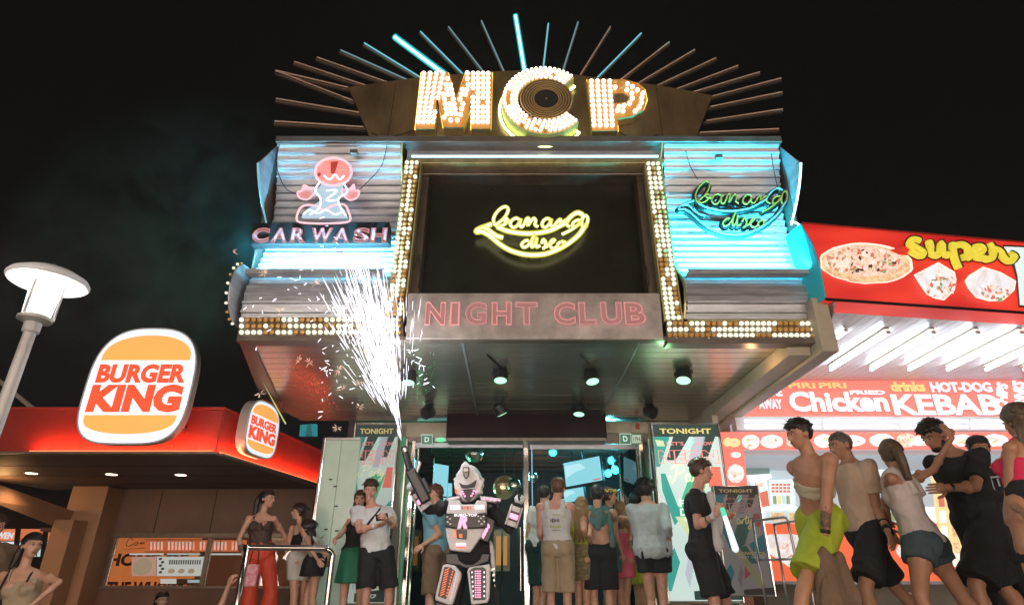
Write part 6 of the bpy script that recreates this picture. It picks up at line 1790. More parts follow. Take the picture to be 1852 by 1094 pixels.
        if kind in ('shorts', 'trousers'):
            loft(m, -.12, o.get('waist', .07), o.get('g', .018))
            for sd, s in ((1, 'r'), (-1, 'l')): m.ell(Hh[s] - pfw * .055 * k - up * .03 * k, (.10 * k, .10 * k, .10 * k), None, 12, 8)
            for s in 'rl':
                Kp, Ap = legs[s]; f = o.get('len', .8)
                e0 = o.get('r0', .112); e1 = o.get('r1', .100)
                if f <= 1: m.cap(Hh[s], Hh[s].lerp(Kp, f), e0 * k, e1 * k, 16, flat=True); m.ell(Hh[s], (e0 * k,) * 3, None, 14, 9)
                else: m.cap(Hh[s], Kp, e0 * k, e1 * k, 14); m.cap(Kp, Kp.lerp(Ap, f - 1), e1 * k, o.get('r2', .08) * k, 14, flat=True)
        if kind == 'skirt':
            n = 26; vs = []; rows = 7; u0 = o.get('waist', .07); dn = o.get('len', .36)
            w0, d0 = (.15, .11)
            mid = (legs['r'][0] + legs['l'][0]) / 2
            for j in range(rows):
                f = j / (rows - 1); c = pelvis + up * u0 * k - Z3 * dn * f * k + (Vector((mid.x, mid.y, 0)) - Vector((pelvis.x, pelvis.y, 0))) * f * .6
                fh = min(.9, max(.15, (u0 - .01) / dn)); wt = max(o.get('w', .20), .172); dt = max(o.get('d', .15), .12)
                if f < fh: ww = lerp(w0, .192, sin(f / fh * pi / 2)) * k; dd_ = lerp(d0, .165, sin(f / fh * pi / 2)) * k
                else: ww = lerp(.192, wt, (f - fh) / (1 - fh)) * k; dd_ = lerp(.165, max(dt, .15), (f - fh) / (1 - fh)) * k
                for i in range(n):
                    a = 2 * pi * i / n; pl = 1 + o.get('pleat', .0) * f * cos(a * 9)
                    vs.append(c + p_r * cos(a) * ww * pl + pfw * sin(a) * dd_ * pl)
            fs = [(j * n + i, j * n + (i + 1) % n, (j + 1) * n + (i + 1) % n, (j + 1) * n + i) for j in range(rows - 1) for i in range(n)] + [list(range(n))[::-1], [(rows - 1) * n + i for i in range(n)]]
            m.add(vs, fs)
        me = remesh(m, name, .0115, 2, o.get('amp', .013), o.get('ns', (9, 9, 6)), seed, foldf(1))
        return put(me, name, mat, t, T)
    for gd in sp.get('wear', []): garment(gd[0], gd[1], gd[2], **(gd[3] if len(gd) > 3 else {}))
    # shoes
    sm_ = sp.get('shoes', 'shoe_white')
    for s in 'rl':
        Kp, Ap = legs[s]; m = MB(); m.cap(Ap - Z3 * .035 * k - pfw * .02, Ap + pfw * .16 * k - Z3 * .05 * k, .045 * k, .038 * k, 12); m.bb(Ap + Vector((-.04, -.04, -.09 * k)), Ap + Vector((.04, .04, -.06 * k))); m.build('shoe', sm_, t, smooth=True)
    return dict(t=t, arms=arms, S=S, head=head, H=H, neck=neck, pelvis=pelvis, fw=fw, own_r=own_r, up=up, k=k, T=T, legs=legs, HR=HR, shc=shc, hf=hf)
def band(P, s, f, mat, r=.034, w=.02, name='bracelet'):
    E, W = P['arms'][s]; c = E.lerp(W, f); d = (W - E).normalized()
    g = MB(); g.lathe([(r, -w / 2), (r * 1.08, 0), (r, w / 2)], c, 14, axis=d); return g.build(name, mat, P['t'])

# --- left of the doors
P = person('woman with dark ponytail in beige strap top, hand on hip, at the lower left corner', dict(sex='f', ground=0.0, k=.96, head=(58, 986), hyaw=60, yaw=15, neck=(40, 1030), pelvis=40, er=(-30, 1090, -1), wr=(10, 1150, -1), el=(107, 1052, -1), wl=(52, 1098, -1), skin='skin_light', hair='pony', hairm='hair_dark', pony=(.05, -.03, -.14), wear=[('tank', 'cloth_beige', 'strap_top', dict(hem=.05, strap=.010, top=.36)), ('trousers', 'cloth_black', 'trousers', dict(len=1.9))]))
for sd in (1, -1):
    g = MB(); b0 = P['shc'] + P['own_r'] * sd * .09; g.tube(spline([b0 + P['fw'] * .12 - Z3 * .10, b0 + P['fw'] * .075, b0 + Z3 * .055, b0 - P['fw'] * .07], 4), .010, 6); g.build('strap', 'cloth_black', P['t'])
person('person cut off by the left picture edge behind the woman in beige', dict(sex='m', ground=0.0, k=1.02, head=(-9, 952), yaw=60, Y=6.6, pelvis=-14, hair='short', hairm='hair_brown', wear=[('tee', 'cloth_brown', 'shirt'), ('trousers', 'cloth_black', 'trousers', dict(len=1.9))]))
person('dark haired woman low behind the sill, only her head showing under the orange window', dict(sex='f', ground=0.0, k=.93, head=(293, 1085), yaw=50, Y=8.6, dz=-.5, hair='pony', hairm='hair_dark', pony=(.0, -.06, -.18), pelvis=(280, 1180), wear=[('tank', 'cloth_black', 'top'), ('trousers', 'cloth_black', 'trousers', dict(len=1.9))]))
person('person below the railing of whom only a raised forearm shows', dict(sex='f', ground=0.0, k=.95, head=(392, 1125), Y=5.9, yaw=60, neck=(392, 1160), pelvis=390, er=(404, 1090, -1), wr=(428, 1018, 1), hr=dict(curl=.8), skin='skin_light', hair='pony', hairm='hair_blond', wear=[('tank', 'cloth_white', 'top'), ('trousers', 'cloth_denim', 'trousers', dict(len=1.9))]))
P = person('tall woman in black lace corset and bright red flared trousers at the railing', dict(sex='f', k=1.0, head=(484, 902), hyaw=75, yaw=10, neck=(470, 938), pelvis=470, er=(432, 975, -1), wr=(446, 1022, -1), el=(513, 965, 1), wl=(520, 985, -1), kr=(452, -.05), kl=(490, .0), skin='skin_light', hair='pony', hairm='hair_dark', pony=(.03, .0, -.20), wear=[('tank', 'lace', 'lace_corset', dict(hem=.07, strap=.006, top=.36)), ('trousers', 'cloth_red', 'flared_trousers', dict(len=1.98, waist=.13, r0=.105, r1=.085, r2=.15, amp=.006))]))
band(P, 'r', .45, 'tattoo', .036, .09, 'forearm_tattoo')
bag = thing('handbag', at(452, 1062, 7.5), 'small pink patterned bag hanging beside the red trousers', 'handbag')
g = MB(); c = at(455, 1040, 7.45); g.box(c, (.13, .06, .24)); g.build('bag_body', pbr('bag_pink', (.62, .10, .16), .5, col2=(.8, .5, .5), var=.2, vscale=30), bag, bevel=.02)
g = MB(); g.tube(spline([c + Vector((-.05, 0, .12)), c + Vector((-.02, 0, .30)), c + Vector((.03, 0, .30)), c + Vector((.05, 0, .12))], 4), .006, 6); g.build('bag_strap', 'cloth_black', bag)
P = person('dark long haired woman in black crop top and white mini skirt, seen from her side', dict(sex='f', k=.92, head=(540, 925), yaw=-120, hyaw=-60, neck=(544, 957), pelvis=541, er=(552, 985, 1), wr=(575, 975, 1), el=(521, 985, -1), wl=(505, 985, -1), kr=(549, 0), kl=(532, -.04), skin='skin_light', hair='long', hairm='hair_dark', hairlen=.36, wear=[('tank', 'cloth_black', 'crop_top', dict(hem=.19, top=.34, strap=.008)), ('skirt', 'cloth_offwhite', 'mini_skirt', dict(waist=.11, len=.38, w=.165, d=.13, tight=1, amp=.003))]))
P = person('woman leaning forward in black mini skirt beside the glass wall', dict(sex='f', k=.94, head=(556, 955), Y=8.3, yaw=-95, neck=(562, 970), pelvis=(578, 1010), psg=1, er=(570, 985, -1), wr=(585, 1000, -1), el=(560, 990, -1), wl=(575, 1012, -1), kr=(556, -.1), kl=(566, -.02), skin='skin_light', hair='long', hairm='hair_dark', hairlen=.2, wear=[('tank', 'cloth_offwhite', 'top', dict(hem=.14)), ('skirt', 'cloth_black', 'mini_skirt', dict(waist=.13, len=.30, w=.175, d=.16, amp=.003))]))
P = person('woman in black top and flared green skirt half hidden behind the man with the phone', dict(sex='f', k=.97, head=(652, 903), Y=8.1, yaw=-15, hyaw=5, neck=(652, 935), pelvis=640, er=(618, 965, -1), wr=(606, 975, -1), hr=dict(curl=1.3), el=(680, 970, 1), wl=(680, 990, 1), kr=(622, 0), kl=(652, 0), skin='skin_light', hair='long', hairm='hair_brown', hairlen=.22, wear=[('tank', 'cloth_black', 'tank_top', dict(hem=.05)), ('skirt', 'cloth_green', 'green_skirt', dict(waist=.12, len=.44, w=.25, d=.2, pleat=.06, amp=.004))]))
P = person('young man in white T-shirt and black shorts looking at his phone, cigarette in mouth', dict(sex='m', k=1.03, head=(670, 886), yaw=12, hyaw=18, pitch=8, neck=(672, 916), pelvis=681, er=(650, 958, -1), wr=(682, 950, -1), hr=dict(curl=.9, palm=(0, .3, 1)), el=(713, 950, -1), wl=(698, 937, -1), hl=dict(curl=.9), kr=(662, -.05), kl=(704, .0), skin='skin_pink', hair='fade', hairm='hair_brown', arm=1.08, wear=[('tee', 'cloth_white', 't_shirt', dict(hem=-.02, sl=.6, g=.016)), ('shorts', 'cloth_black', 'shorts', dict(len=.88, r0=.115, r1=.112))]))
g = MB(); a = P['H'](.012, .092, -.06); g.tube([a, a + P['hf'] * .05 + Vector((-.02, 0, -.045))], .004, 6); g.build('cigarette', 'cloth_white', P['t'])
g = MB(); fw, o_r = P['fw'], P['own_r']; s_ = P['shc']
g.tube(spline([s_ - o_r * .10 + Z3 * .07, s_ - o_r * .085 + fw * .10 + Z3 * .02, s_ + fw * .155 - Z3 * .10, s_ + o_r * .10 + fw * .145 - Z3 * .24, s_ + o_r * .16 + fw * .06 - Z3 * .30], 5), .014, 6); g.build('shoulder_strap', 'cloth_black', P['t'])
band(P, 'r', .85, 'cloth_white', .031, .03, 'wristband')
ph = thing('phone', P['arms']['r'][1], 'black phone held by the young man in white', 'phone')
c = (P['arms']['r'][1] + P['arms']['l'][1]) / 2 + P['fw'] * .06 + Z3 * .05
g = MB(); g.box(c, (.145, .012, .075), Matrix.Rotation(R(15), 3, 'X') @ Matrix.Rotation(R(-8), 3, 'Y')); g.build('phone_case', 'phone', ph, bevel=.006)
g = MB(); g.ell(c + Vector((.05, -.008, .02)), (.008, .004, .008), seg=8, rings=6); g.build('camera_lens', 'chrome', ph)

# --- in front of the doors
P = person('young man in light blue T-shirt and brown shorts behind the robot, facing into the club', dict(sex='m', k=1.0, head=(786, 893), Y=8.0, yaw=-125, hyaw=-60, neck=(790, 917), pelvis=788, er=(812, 950, 1), wr=(800, 985, 1), el=(795, 965, -1), wl=(765, 985, -1), kr=(796, .0), kl=(777, -.05), skin='skin_light', hair='short', hairm='hair_auburn', wear=[('tee', 'cloth_blue', 'blue_t_shirt', dict(hem=-.04)), ('shorts', 'cloth_brown', 'brown_shorts', dict(len=1.0, r1=.10))]))
P = person('man in white printed tank top and khaki shorts with sunburnt arms, back to the camera', dict(sex='m', k=1.05, head=(1010, 884), yaw=170, hyaw=160, neck=(1004, 908), pelvis=1008, er=(1027, 960, 1), wr=(1018, 945, 1), el=(976, 965, 1), wl=(986, 985, 1), kr=(1026, 0), kl=(996, 0), skin='skin_pink', hair='fade', hairm='hair_auburn', wear=[('tank', 'cloth_white', 'printed_tank_top', dict(hem=-.05, strap=.034, top=.40)), ('shorts', 'cloth_khaki', 'khaki_shorts', dict(len=1.0, r0=.112, r1=.098, amp=.011))]))
bkp = P['shc'] - P['fw'] * .155
for i, (w_, m_) in enumerate((('ONE', 'cloth_yellow'), ('SUMMER', 'black'), ('LADS', 'cloth_yellow'), ('ON TOUR', 'black'))):
    pass
def back_print(P, rows, drop=.10, off=.150):
    U = P['own_r'].copy(); V = P['up']; c0 = P['shc'] - P['fw'] * off
    for (kind, x, z, w, h, m) in rows:
        g = MB(); c = c0 + U * x + V * (z)
        rr = random.Random(int(abs(z * 1000)))
        n = max(3, int(w / .018))
        for i in range(n):
            xx = -w / 2 + w * (i + .5) / n; hh = h * rr.uniform(.6, 1)
            g.box(c + U * xx, (w / n * .6, .004, hh), rot_cols(U, P['fw'], V))
        g.build('print', m, P['t'])
back_print(P, [('b', .02, -.10, .10, .016, 'cloth_yellow'), ('b', .0, -.165, .12, .05, 'black'), ('b', .0, -.235, .14, .035, 'cloth_yellow'), ('b', .01, -.28, .11, .012, 'black')], off=.142)
person('person in dark green shorts mostly hidden left of the khaki shorts', dict(sex='m', k=.98, head=(985, 893), Y=8.7, yaw=150, pelvis=976, kr=(982, 0), kl=(971, 0), skin='skin_light', hair='short', hairm='hair_dark', wear=[('tee', 'cloth_white', 'shirt'), ('shorts', 'cloth_darkgreen', 'dark_green_shorts', dict(len=.85))]))
P = person('blond haired woman in yellow top and tight camouflage skirt, back to the camera', dict(sex='f', k=.95, head=(1052, 915), Y=8.2, yaw=150, hyaw=165, neck=(1050, 938), pelvis=1051, er=(1066, 968, -1), wr=(1070, 985, 1), el=(1034, 975, 1), wl=(1038, 1000, 1), kr=(1061, 0), kl=(1047, 0), skin='skin_light', hair='long', hairm='hair_blond', hairlen=.42, wear=[('tank', 'cloth_yellow', 'yellow_top', dict(hem=.13)), ('skirt', 'camo', 'camouflage_skirt', dict(waist=.15, len=.44, w=.18, d=.14, tight=1, amp=.003))]))
P = person('shirtless man with turquoise floral shirt round his neck and black shorts, arm stretched right', dict(sex='m', k=1.02, head=(1080, 895), yaw=176, hyaw=165, neck=(1081, 920), pelvis=1085, er=(1112, 938, 1), wr=(1148, 936, 1), el=(1056, 958, -1), wl=(1066, 975, 1), kr=(1101, 0), kl=(1074, 0), skin='skin_light', hair='short', hairm='hair_dark', arm=1.06, wear=[('shorts', 'cloth_black', 'black_shorts', dict(len=.92, r0=.12, r1=.13, amp=.007))]))
g = MB(); s_ = P['shc']; fw = P['fw']; o_r = P['own_r']
g.cap(s_ - o_r * .13 + Z3 * .045, s_ + o_r * .10 + Z3 * .05, .062, .062, 12); g.ell(s_ - fw * .085 - Z3 * .06, (.12, .05, .13)); g.cap(s_ - fw * .11 - Z3 * .05, s_ - fw * .12 - Z3 * .18 - o_r * .02, .07, .03, 10)
me = remesh(g, 'floral_shirt', .011, 2, .012, (16, 16, 14), 3); put(me, 'floral_shirt', 'floral', P['t'], P['T'])
g = MB(); a = s_ + o_r * .12 + fw * .02; g.cap(s_ + o_r * .135 - fw * .10 + Z3 * .0, s_ + o_r * .15 - fw * .13 - Z3 * .38, .03, .038, 8); me = remesh(g, 'shirt_tail', .011, 1, .008, (16, 16, 14), 5); put(me, 'shirt_tail', 'floral', P['t'], P['T'])
P = person('person with yellow flower crown turned right, behind the shirtless man in the doorway', dict(sex='f', k=.99, head=(1102, 897), Y=8.5, yaw=120, hyaw=95, neck=(1098, 922), pelvis=1100, kr=(1108, 0), kl=(1098, 0), skin='skin_light', hair='pony', hairm='hair_brown', wear=[('tank', 'floral', 'floral_top', dict(hem=.0)), ('skirt', 'floral', 'floral_skirt', dict(waist=.1, len=.4))]))
cr = thing('flower_crown', P['head'], 'crown of small yellow flowers on the head turned right in the doorway', 'flower crown')
rr = random.Random(2); g = MB()
for i in range(46):
    a = 2 * pi * i / 46 + rr.uniform(-.1, .1); p = P['H'](cos(a) * .088, -.005 + sin(a) * .104, .066 + rr.uniform(-.014, .018)); g.ell(p, (.013, .013, .011), seg=6, rings=4)
g.build('flowers', pbr('flower_yellow', (.70, .60, .18), .7), cr, kind='stuff')
P = person('blond woman in tight pink dress behind the outstretched arm', dict(sex='f', k=.93, head=(1122, 922), Y=8.6, yaw=170, neck=(1122, 945), pelvis=1125, kr=(1133, 0), kl=(1122, 0), er=(1140, 975, -1), wr=(1136, 1000, 1), el=(1108, 978, 1), wl=(1112, 1000, 1), skin='skin_light', hair='long', hairm='hair_blond', hairlen=.2, wear=[('tank', 'cloth_pink', 'pink_dress', dict(hem=-.08, straps=0, top=.33)), ('skirt', 'cloth_pink', 'pink_dress_skirt', dict(waist=.10, len=.36, w=.18, d=.15, tight=1, amp=.003))]))
P = person('dark haired person in loose pale grey shirt and short black shorts, back to the camera', dict(sex='m', k=1.0, head=(1166, 886), yaw=172, hyaw=175, neck=(1170, 910), pelvis=1180, er=(1207, 955, -1), wr=(1212, 985, 1), el=(1152, 962, 1), wl=(1150, 985, 1), kr=(1199, 0), kl=(1177, 0), skin='skin_light', hair='mop', hairm='hair_dark', wear=[('tee', 'cloth_grey', 'grey_shirt', dict(hem=-.11, sl=1.45, g=.035, flare=.05, amp=.014, ns=(14, 14, 4))), ('shorts', 'cloth_black', 'short_shorts', dict(len=.50, r0=.12, r1=.12))]))
P = person('person in lime green shorts mostly hidden behind the grey shirt', dict(sex='m', k=.97, head=(1150, 905), Y=8.9, yaw=160, pelvis=1158, kr=(1166, 0), kl=(1154, 0), skin='skin_mid', hair='short', hairm='hair_dark', wear=[('tee', 'cloth_black', 'shirt'), ('shorts', 'cloth_yellow', 'lime_shorts', dict(len=.8))]))
P = person('youth in black and white T-shirt in profile by the right poster, holding a light stick', dict(sex='m', k=1.01, head=(1268, 853), yaw=72, hyaw=85, neck=(1258, 888), pelvis=1270, er=(1262, 950, -1), wr=(1296, 930, -1), hr=dict(dir=(.35, -.3, .8), curl=1.2), el=(1298, 915, 1), wl=(1318, 930, -1), hl=dict(curl=1.2), kr=(1292, -.04), kl=(1313, .05), skin='skin_pink', hair='fade', hairm='hair_brown', wear=[('tee', 'cloth_black', 't_shirt', dict(hem=-.03, sl=.66, g=.017)), ('shorts', 'cloth_black', 'shorts', dict(len=.92, r0=.115, r1=.11))]))
m = MB(); fw = P['fw']; o_r = P['own_r']; s_ = P['shc']
q = [s_ + fw * .135 + o_r * .10 - Z3 * .02, s_ + fw * .15 + o_r * .07 - Z3 * .22, s_ + fw * .14 + o_r * .09 - Z3 * .42]
m.ell(q[0], (.045, .04, .07)); m.ell(q[1], (.07, .04, .15)); m.ell(q[2] + fw * .0, (.06, .04, .08)); m.cap(q[0], q[2], .03, .045, 10)
me = remesh(m, 'white_panel', .011, 2, .004); put(me, 'white_panel', 'cloth_white', P['t'], P['T'])
band(P, 'r', .55, 'cloth_green', .034, .012); band(P, 'r', .85, 'cloth_white', .031, .04, 'watch'); band(P, 'l', .8, 'black', .031, .03)
gs = thing('light_stick', P['arms']['l'][1], 'white light stick with green cap held by the youth in profile', 'light stick')
a = at(1308, 925, 5.55); b = at(1330, 992, 5.5)
g = MB(); g.cap(a, b, .019, .030, 12); g.build('stick', 'stick_white', gs, smooth=True)
g = MB(); g.cap(a + (a - b) * .06, a + (b - a) * .08, .021, .024, 12); g.build('cap', flat('cap_green', (.1, .8, .55), .7), gs)

# --- walking past the takeaway
G2 = F + .10
P = person('shirtless man with rolled beige top, lime yellow shorts and a dark forearm tattoo, walking left', dict(sex='m', ground=G2, k=1.02, head=(1446, 786), yaw=-72, hyaw=-82, pitch=5, neck=(1466, 826), pelvis=(1482, 936), psg=1, Y=4.85, er=(1500, 925, 1), wr=(1500, 985, -1), el=(1492, 925, -1), wl=(1492, 990, -1), kr=(1500, .1), kl=(1452, -.25), al=(-.15, 0), skin='skin_tan', hair='fade', hairm='hair_dark', arm=1.08, fat=.94, wear=[('shorts', 'cloth_yellow', 'yellow_shorts', dict(len=.78, r0=.125, r1=.14, waist=.04, amp=.012)), ('tank', 'cloth_cream', 'rolled_top', dict(hem=.19, top=.29, straps=0, g=.016, amp=.012, ns=(8, 8, 26)))]))
m = MB(); E, W = P['arms']['l']; m.cap(E.lerp(W, .25), E.lerp(W, .8), .043, .034, 12); me = remesh(m, 'forearm_tattoo', .009, 1, .004, (40, 40, 40), 2); put(me, 'forearm_tattoo', 'tattoo', P['t'], P['T'])
band(P, 'l', .92, 'black', .034, .03, 'wristband')
jk = thing('carried_jacket', P['arms']['l'][1], 'grey brown jacket hanging from the hand of the man in lime shorts', 'jacket')
m = MB(); c0 = at(1492, 1005, 4.7); m.cap(c0, at(1503, 1090, 4.65), .05, .11, 10); m.cap(c0 + Vector((.1, .02, -.02)), at(1532, 1085, 4.75), .05, .09, 10)
me = remesh(m, 'jacket_cloth', .012, 1, .022, (18, 18, 4), 7); put(me, 'jacket_cloth', 'cloth_brown', jk, Vector(jk.location))
P = person('man with receding grey hair in dusty rose T-shirt and black shorts, walking left', dict(sex='m', ground=G2, k=1.03, head=(1520, 806), yaw=-75, hyaw=-85, pitch=10, neck=(1537, 835), pelvis=(1565, 955), psg=1, Y=5.35, er=(1600, 905, 1), wr=(1608, 955, 1), el=(1585, 915, -1), wl=(1606, 962, -1), kr=(1622, .1), kl=(1565, -.15), ar=(.3, 0), skin='skin_mid', hair='buzz', hairm='hair_grey', fat=.92, wear=[('tee', 'cloth_rose', 'rose_t_shirt', dict(hem=-.02, g=.018, sl=.68, amp=.013)), ('shorts', 'cloth_black', 'black_shorts', dict(len=.85, r0=.112, r1=.118))]))
band(P, 'l', .85, 'black', .034, .03, 'watch'); band(P, 'l', .6, 'black', .037, .012)
P = person('blond woman with ponytail in pale tank top and denim shorts, one arm raised', dict(sex='f', ground=G2, k=1.0, head=(1612, 822), yaw=-140, hyaw=165, neck=(1620, 855), pelvis=(1668, 975), psg=1, Y=4.9, er=(1688, 850, 1), wr=(1722, 790, 1), hr=dict(dir=(-.3, .2, 1), palm=(0, 1, 0), curl=.3), el=(1600, 905, 1), wl=(1608, 940, 1), kr=(1735, .0), kl=(1664, -.1), ar=(.15, 0), skin='skin_mid', hair='pony', hairm='hair_mousy', pony=(.03, -.02, -.15), wear=[('tank', 'cloth_pale', 'pale_tank_top', dict(hem=-.04, strap=.034, top=.38, g=.014, flare=.02)), ('shorts', 'cloth_denim', 'denim_shorts', dict(len=.42, r0=.115, r1=.118))]))
# arm as drawn goes to the man's hair
P = person('bearded man in black T-shirt leaning left with his head lowered under a raised hand', dict(sex='m', ground=G2, k=1.1, head=(1690, 788), yaw=-70, hyaw=-80, pitch=25, neck=(1722, 818), pelvis=(1772, 935), psg=1, Y=5.1, er=(1772, 880, 1), wr=(1720, 885, 1), el=(1764, 880, -1), wl=(1712, 882, -1), kr=(1812, .1), kl=(1765, -.1), ar=(.2, 0), skin='skin_mid', hair='fade', hairm='hair_dark', fat=.98, wear=[('tee', 'cloth_black', 'black_t_shirt', dict(hem=-.1, g=.024, sl=.75)), ('shorts', 'cloth_black', 'black_shorts', dict(len=.95, r0=.125, r1=.13))]))
g = MB(); g.ell(P['H'](0, .055, -.085), (.045, .038, .032), P['HR'], 12, 8); g.ell(P['H'](.045, .015, -.065), (.018, .03, .04), P['HR'], 10, 8); g.ell(P['H'](-.045, .015, -.065), (.018, .03, .04), P['HR'], 10, 8); g.build('beard', 'hair_dark', P['t'], smooth=True)
band(P, 'l', .88, 'chrome', .034, .03, 'watch')
P = person('person in dark cap and black printed T-shirt standing behind the leaning man', dict(sex='m', ground=G2, k=1.03, head=(1772, 812), Y=5.9, yaw=-30, hyaw=-20, neck=(1782, 845), pelvis=1795, el=(1830, 900, -1), wl=(1800, 930, -1), skin='skin_mid', hair='short', hairm='hair_dark', wear=[('tee', 'cloth_black', 'black_printed_t_shirt'), ('trousers', 'cloth_black', 'trousers', dict(len=1.95))]))
hf_ = P['HR']
g = MB(); g.ell(P['H'](0, -.01, .075), (.092, .112, .062), hf_, 16, 8); cp = thing('cap', P['head'], 'black and white cap worn by the person behind the leaning man', 'cap'); g.build('crown', 'cloth_black', cp, smooth=True)
g = MB(); g.ell(P['H'](.02, -.11, .06), (.06, .07, .010), hf_, 12, 6); g.build('peak', 'cloth_white', cp, smooth=True)
g = MB(); c = P['shc'] + P['fw'] * .16 - Z3 * .08
for i, (x, z, w, h) in enumerate(((0, .03, .16, .014), (0, -.03, .014, .12), (.05, -.02, .014, .07), (-.05, -.04, .014, .06))): g.box(c + P['own_r'] * -x + Z3 * z, (w, .006, h), rot_cols(P['own_r'], P['fw'], Z3))
g.build('print', 'cloth_grey', P['t'])
P = person('woman with long brown hair and hot pink top at the right picture edge', dict(sex='f', ground=G2, k=1.0, head=(1842, 762), yaw=-150, hyaw=-175, Y=4.1, neck=(1846, 800), pelvis=1860, el=(1826, 905, -1), wl=(1850, 925, -1), er=(1900, 900, 1), skin='skin_tan', hair='long', hairm='hair_mousy', hairlen=.20, wear=[('tank', 'cloth_hotpink', 'pink_top', dict(hem=.12, strap=.010, top=.33)), ('skirt', 'cloth_black', 'black_skirt', dict(waist=.22, len=.5, w=.22, d=.17))]))
# ------------------------------------------------------------------ robot performer
RY_ = 6.3
pbr('armour_white', (.78, .75, .76), .35, var=.10, vscale=9, bump=.08, bscale=20)
pbr('armour_black', (.02, .018, .02), .3)
glow('led_pink', (1.0, .36, .55), 1.9); glow('led_red', (1.0, .20, .08), 1.4); glow('led_white', (1.0, .86, .9), 1.8); glow('led_dim', (.6, .45, .45), .6)
P = person('performer in white and black robot armour with pink lights, firing a spark gun', dict(sex='m', k=1.0, head=(848, 872), Y=RY_, yaw=0, neck=(851, 904), pelvis=851, er=(775, 922, 1), wr=(748, 884, -1), hr=dict(curl=1.3, dir=(-.1, -.1, 1)), el=(922, 957, -1), wl=(938, 908, -1), hl=dict(curl=.9, dir=(.2, -.2, 1)), kr=(818, -.03), kl=(886, -.03), skin='black_matte', hair=None, fat=1.12, arm=1.25, shoes='shoe_black', wear=[('trousers', 'cloth_black', 'black_suit_legs', dict(len=1.9, r0=.11, r1=.09, amp=.004))]))
rt_ = P['t']
for s in ('r', 'l'):
    pass
def rz(pts): return [(700 + x / 3.277, 760 + y / 3.277) for x, y in pts]
def ap(name, pts, dy, th, mat, parent=None, bev=.012):
    g = MB(); g.prism(poly_px(rz(pts), RY_ + dy), (0, th, 0)); return g.build(name, mat, parent or rt_, bevel=bev)
# helmet
hc = at(847, 878, RY_)
g = MB(); g.ell(hc + Vector((0, .02, .02)), (.145, .16, .19), seg=20, rings=14); g.ell(hc + Vector((0, -.05, -.09)), (.10, .11, .09)); hel = g.build('helmet', 'armour_white', rt_, smooth=True)
ap('face_plate', [(465, 238), (488, 262), (510, 268), (520, 300), (548, 318), (552, 348), (574, 372), (560, 400), (556, 430), (528, 440), (508, 468), (480, 482), (450, 472), (430, 448), (404, 430), (400, 400), (394, 370), (410, 346), (408, 318), (428, 300), (440, 262)], -.175, .16, 'armour_white', hel)
ap('visor', [(424, 366), (450, 380), (474, 382), (500, 372), (532, 348), (526, 376), (518, 396), (470, 402), (442, 400)], -.190, .03, 'armour_black', hel, .004)
ap('forehead_lamp', [(448, 272), (486, 272), (488, 322), (468, 348), (448, 326)], -.20, .05, 'alu_dark', hel)
ap('lamp_lens', [(454, 282), (481, 282), (481, 302), (454, 302)], -.208, .01, 'steel', hel, .003)
ap('lamp_lens', [(458, 312), (478, 312), (476, 334), (462, 334)], -.208, .01, 'led_dim', hel, .003)
ap('mouth_guard', [(440, 408), (524, 404), (518, 446), (482, 480), (450, 458)], -.195, .03, 'armour_black', hel, .006)
for (x, y) in ((446, 420), (452, 434), (460, 448), (514, 416), (508, 432), (500, 446), (528, 420), (438, 436)): ap('mouth_light', [(x - 6, y - 5), (x + 6, y - 6), (x + 5, y + 5), (x - 5, y + 6)], -.205, .012, 'led_pink', hel, .002)
ap('side_light', [(404, 404), (416, 408), (414, 432), (402, 426)], -.188, .02, 'led_red', hel, .002)
for sd in (-1, 1):
    for q in range(3):
        x = 485 + sd * (72 - q * 4); y = 330 + q * 36; ap('helmet_fin', [(x, y), (x + sd * 20, y + 16), (x + sd * 14, y + 34), (x - sd * 6, y + 26)], -.10, .06, 'armour_white', hel, .004)
# chest armour
ch = ap('chest_plate', [(366, 474), (430, 470), (440, 496), (520, 496), (532, 470), (592, 480), (588, 548), (470, 560), (350, 552)], -.24, .20, 'armour_white')
for i in range(4):
    ap('chest_light', [(376 + i * 15, 502), (386 + i * 15, 502), (387 + i * 15, 526), (377 + i * 15, 528)], -.248, .012, 'led_white', ch, .002)
    ap('chest_light', [(520 + i * 15, 502), (530 + i * 15, 502), (531 + i * 15, 524), (521 + i * 15, 524)], -.248, .012, 'led_white', ch, .002)
    ap('collar_light', [(440 + i * 16, 508), (452 + i * 16, 508), (452 + i * 16, 526), (440 + i * 16, 526)], -.25, .012, 'led_red' if i % 2 else 'led_dim', ch, .002)
mid = ap('chest_panel', [(346, 552), (588, 552), (594, 632), (540, 640), (400, 642), (344, 628)], -.27, .20, 'armour_black')
text('EURO-TOP', at(700 + 466 / 3.277, 760 + 560 / 3.277, RY_ - .272), .22, .024, 'led_white', 'lettering', mid, bold=.03, ext=.004)
text('R', at(700 + 448 / 3.277, 760 + 602 / 3.277, RY_ - .272), .105, .125, 'armour_white', 'letter_border', mid, bold=.09, ext=.004, shear=.25)
text('R', at(700 + 448 / 3.277, 760 + 602 / 3.277, RY_ - .277), .085, .105, 'led_pink', 'letter', mid, bold=.03, ext=.004, shear=.25)
for (x, y) in ((356, 570), (372, 582), (358, 600), (374, 612), (540, 566), (556, 578), (572, 566), (544, 596), (560, 612), (576, 598)): ap('panel_stud', [(x - 5, y - 4), (x + 6, y - 4), (x + 6, y + 5), (x - 5, y + 5)], -.28, .02, 'steel', mid, .003)
low = ap('belly_plate', [(346, 634), (580, 640), (556, 690), (492, 782), (430, 776), (372, 768), (352, 690)], -.23, .17, 'armour_white')
ap('belly_panel', [(408, 648), (474, 648), (470, 704), (414, 700)], -.245, .03, 'armour_black', low, .004)
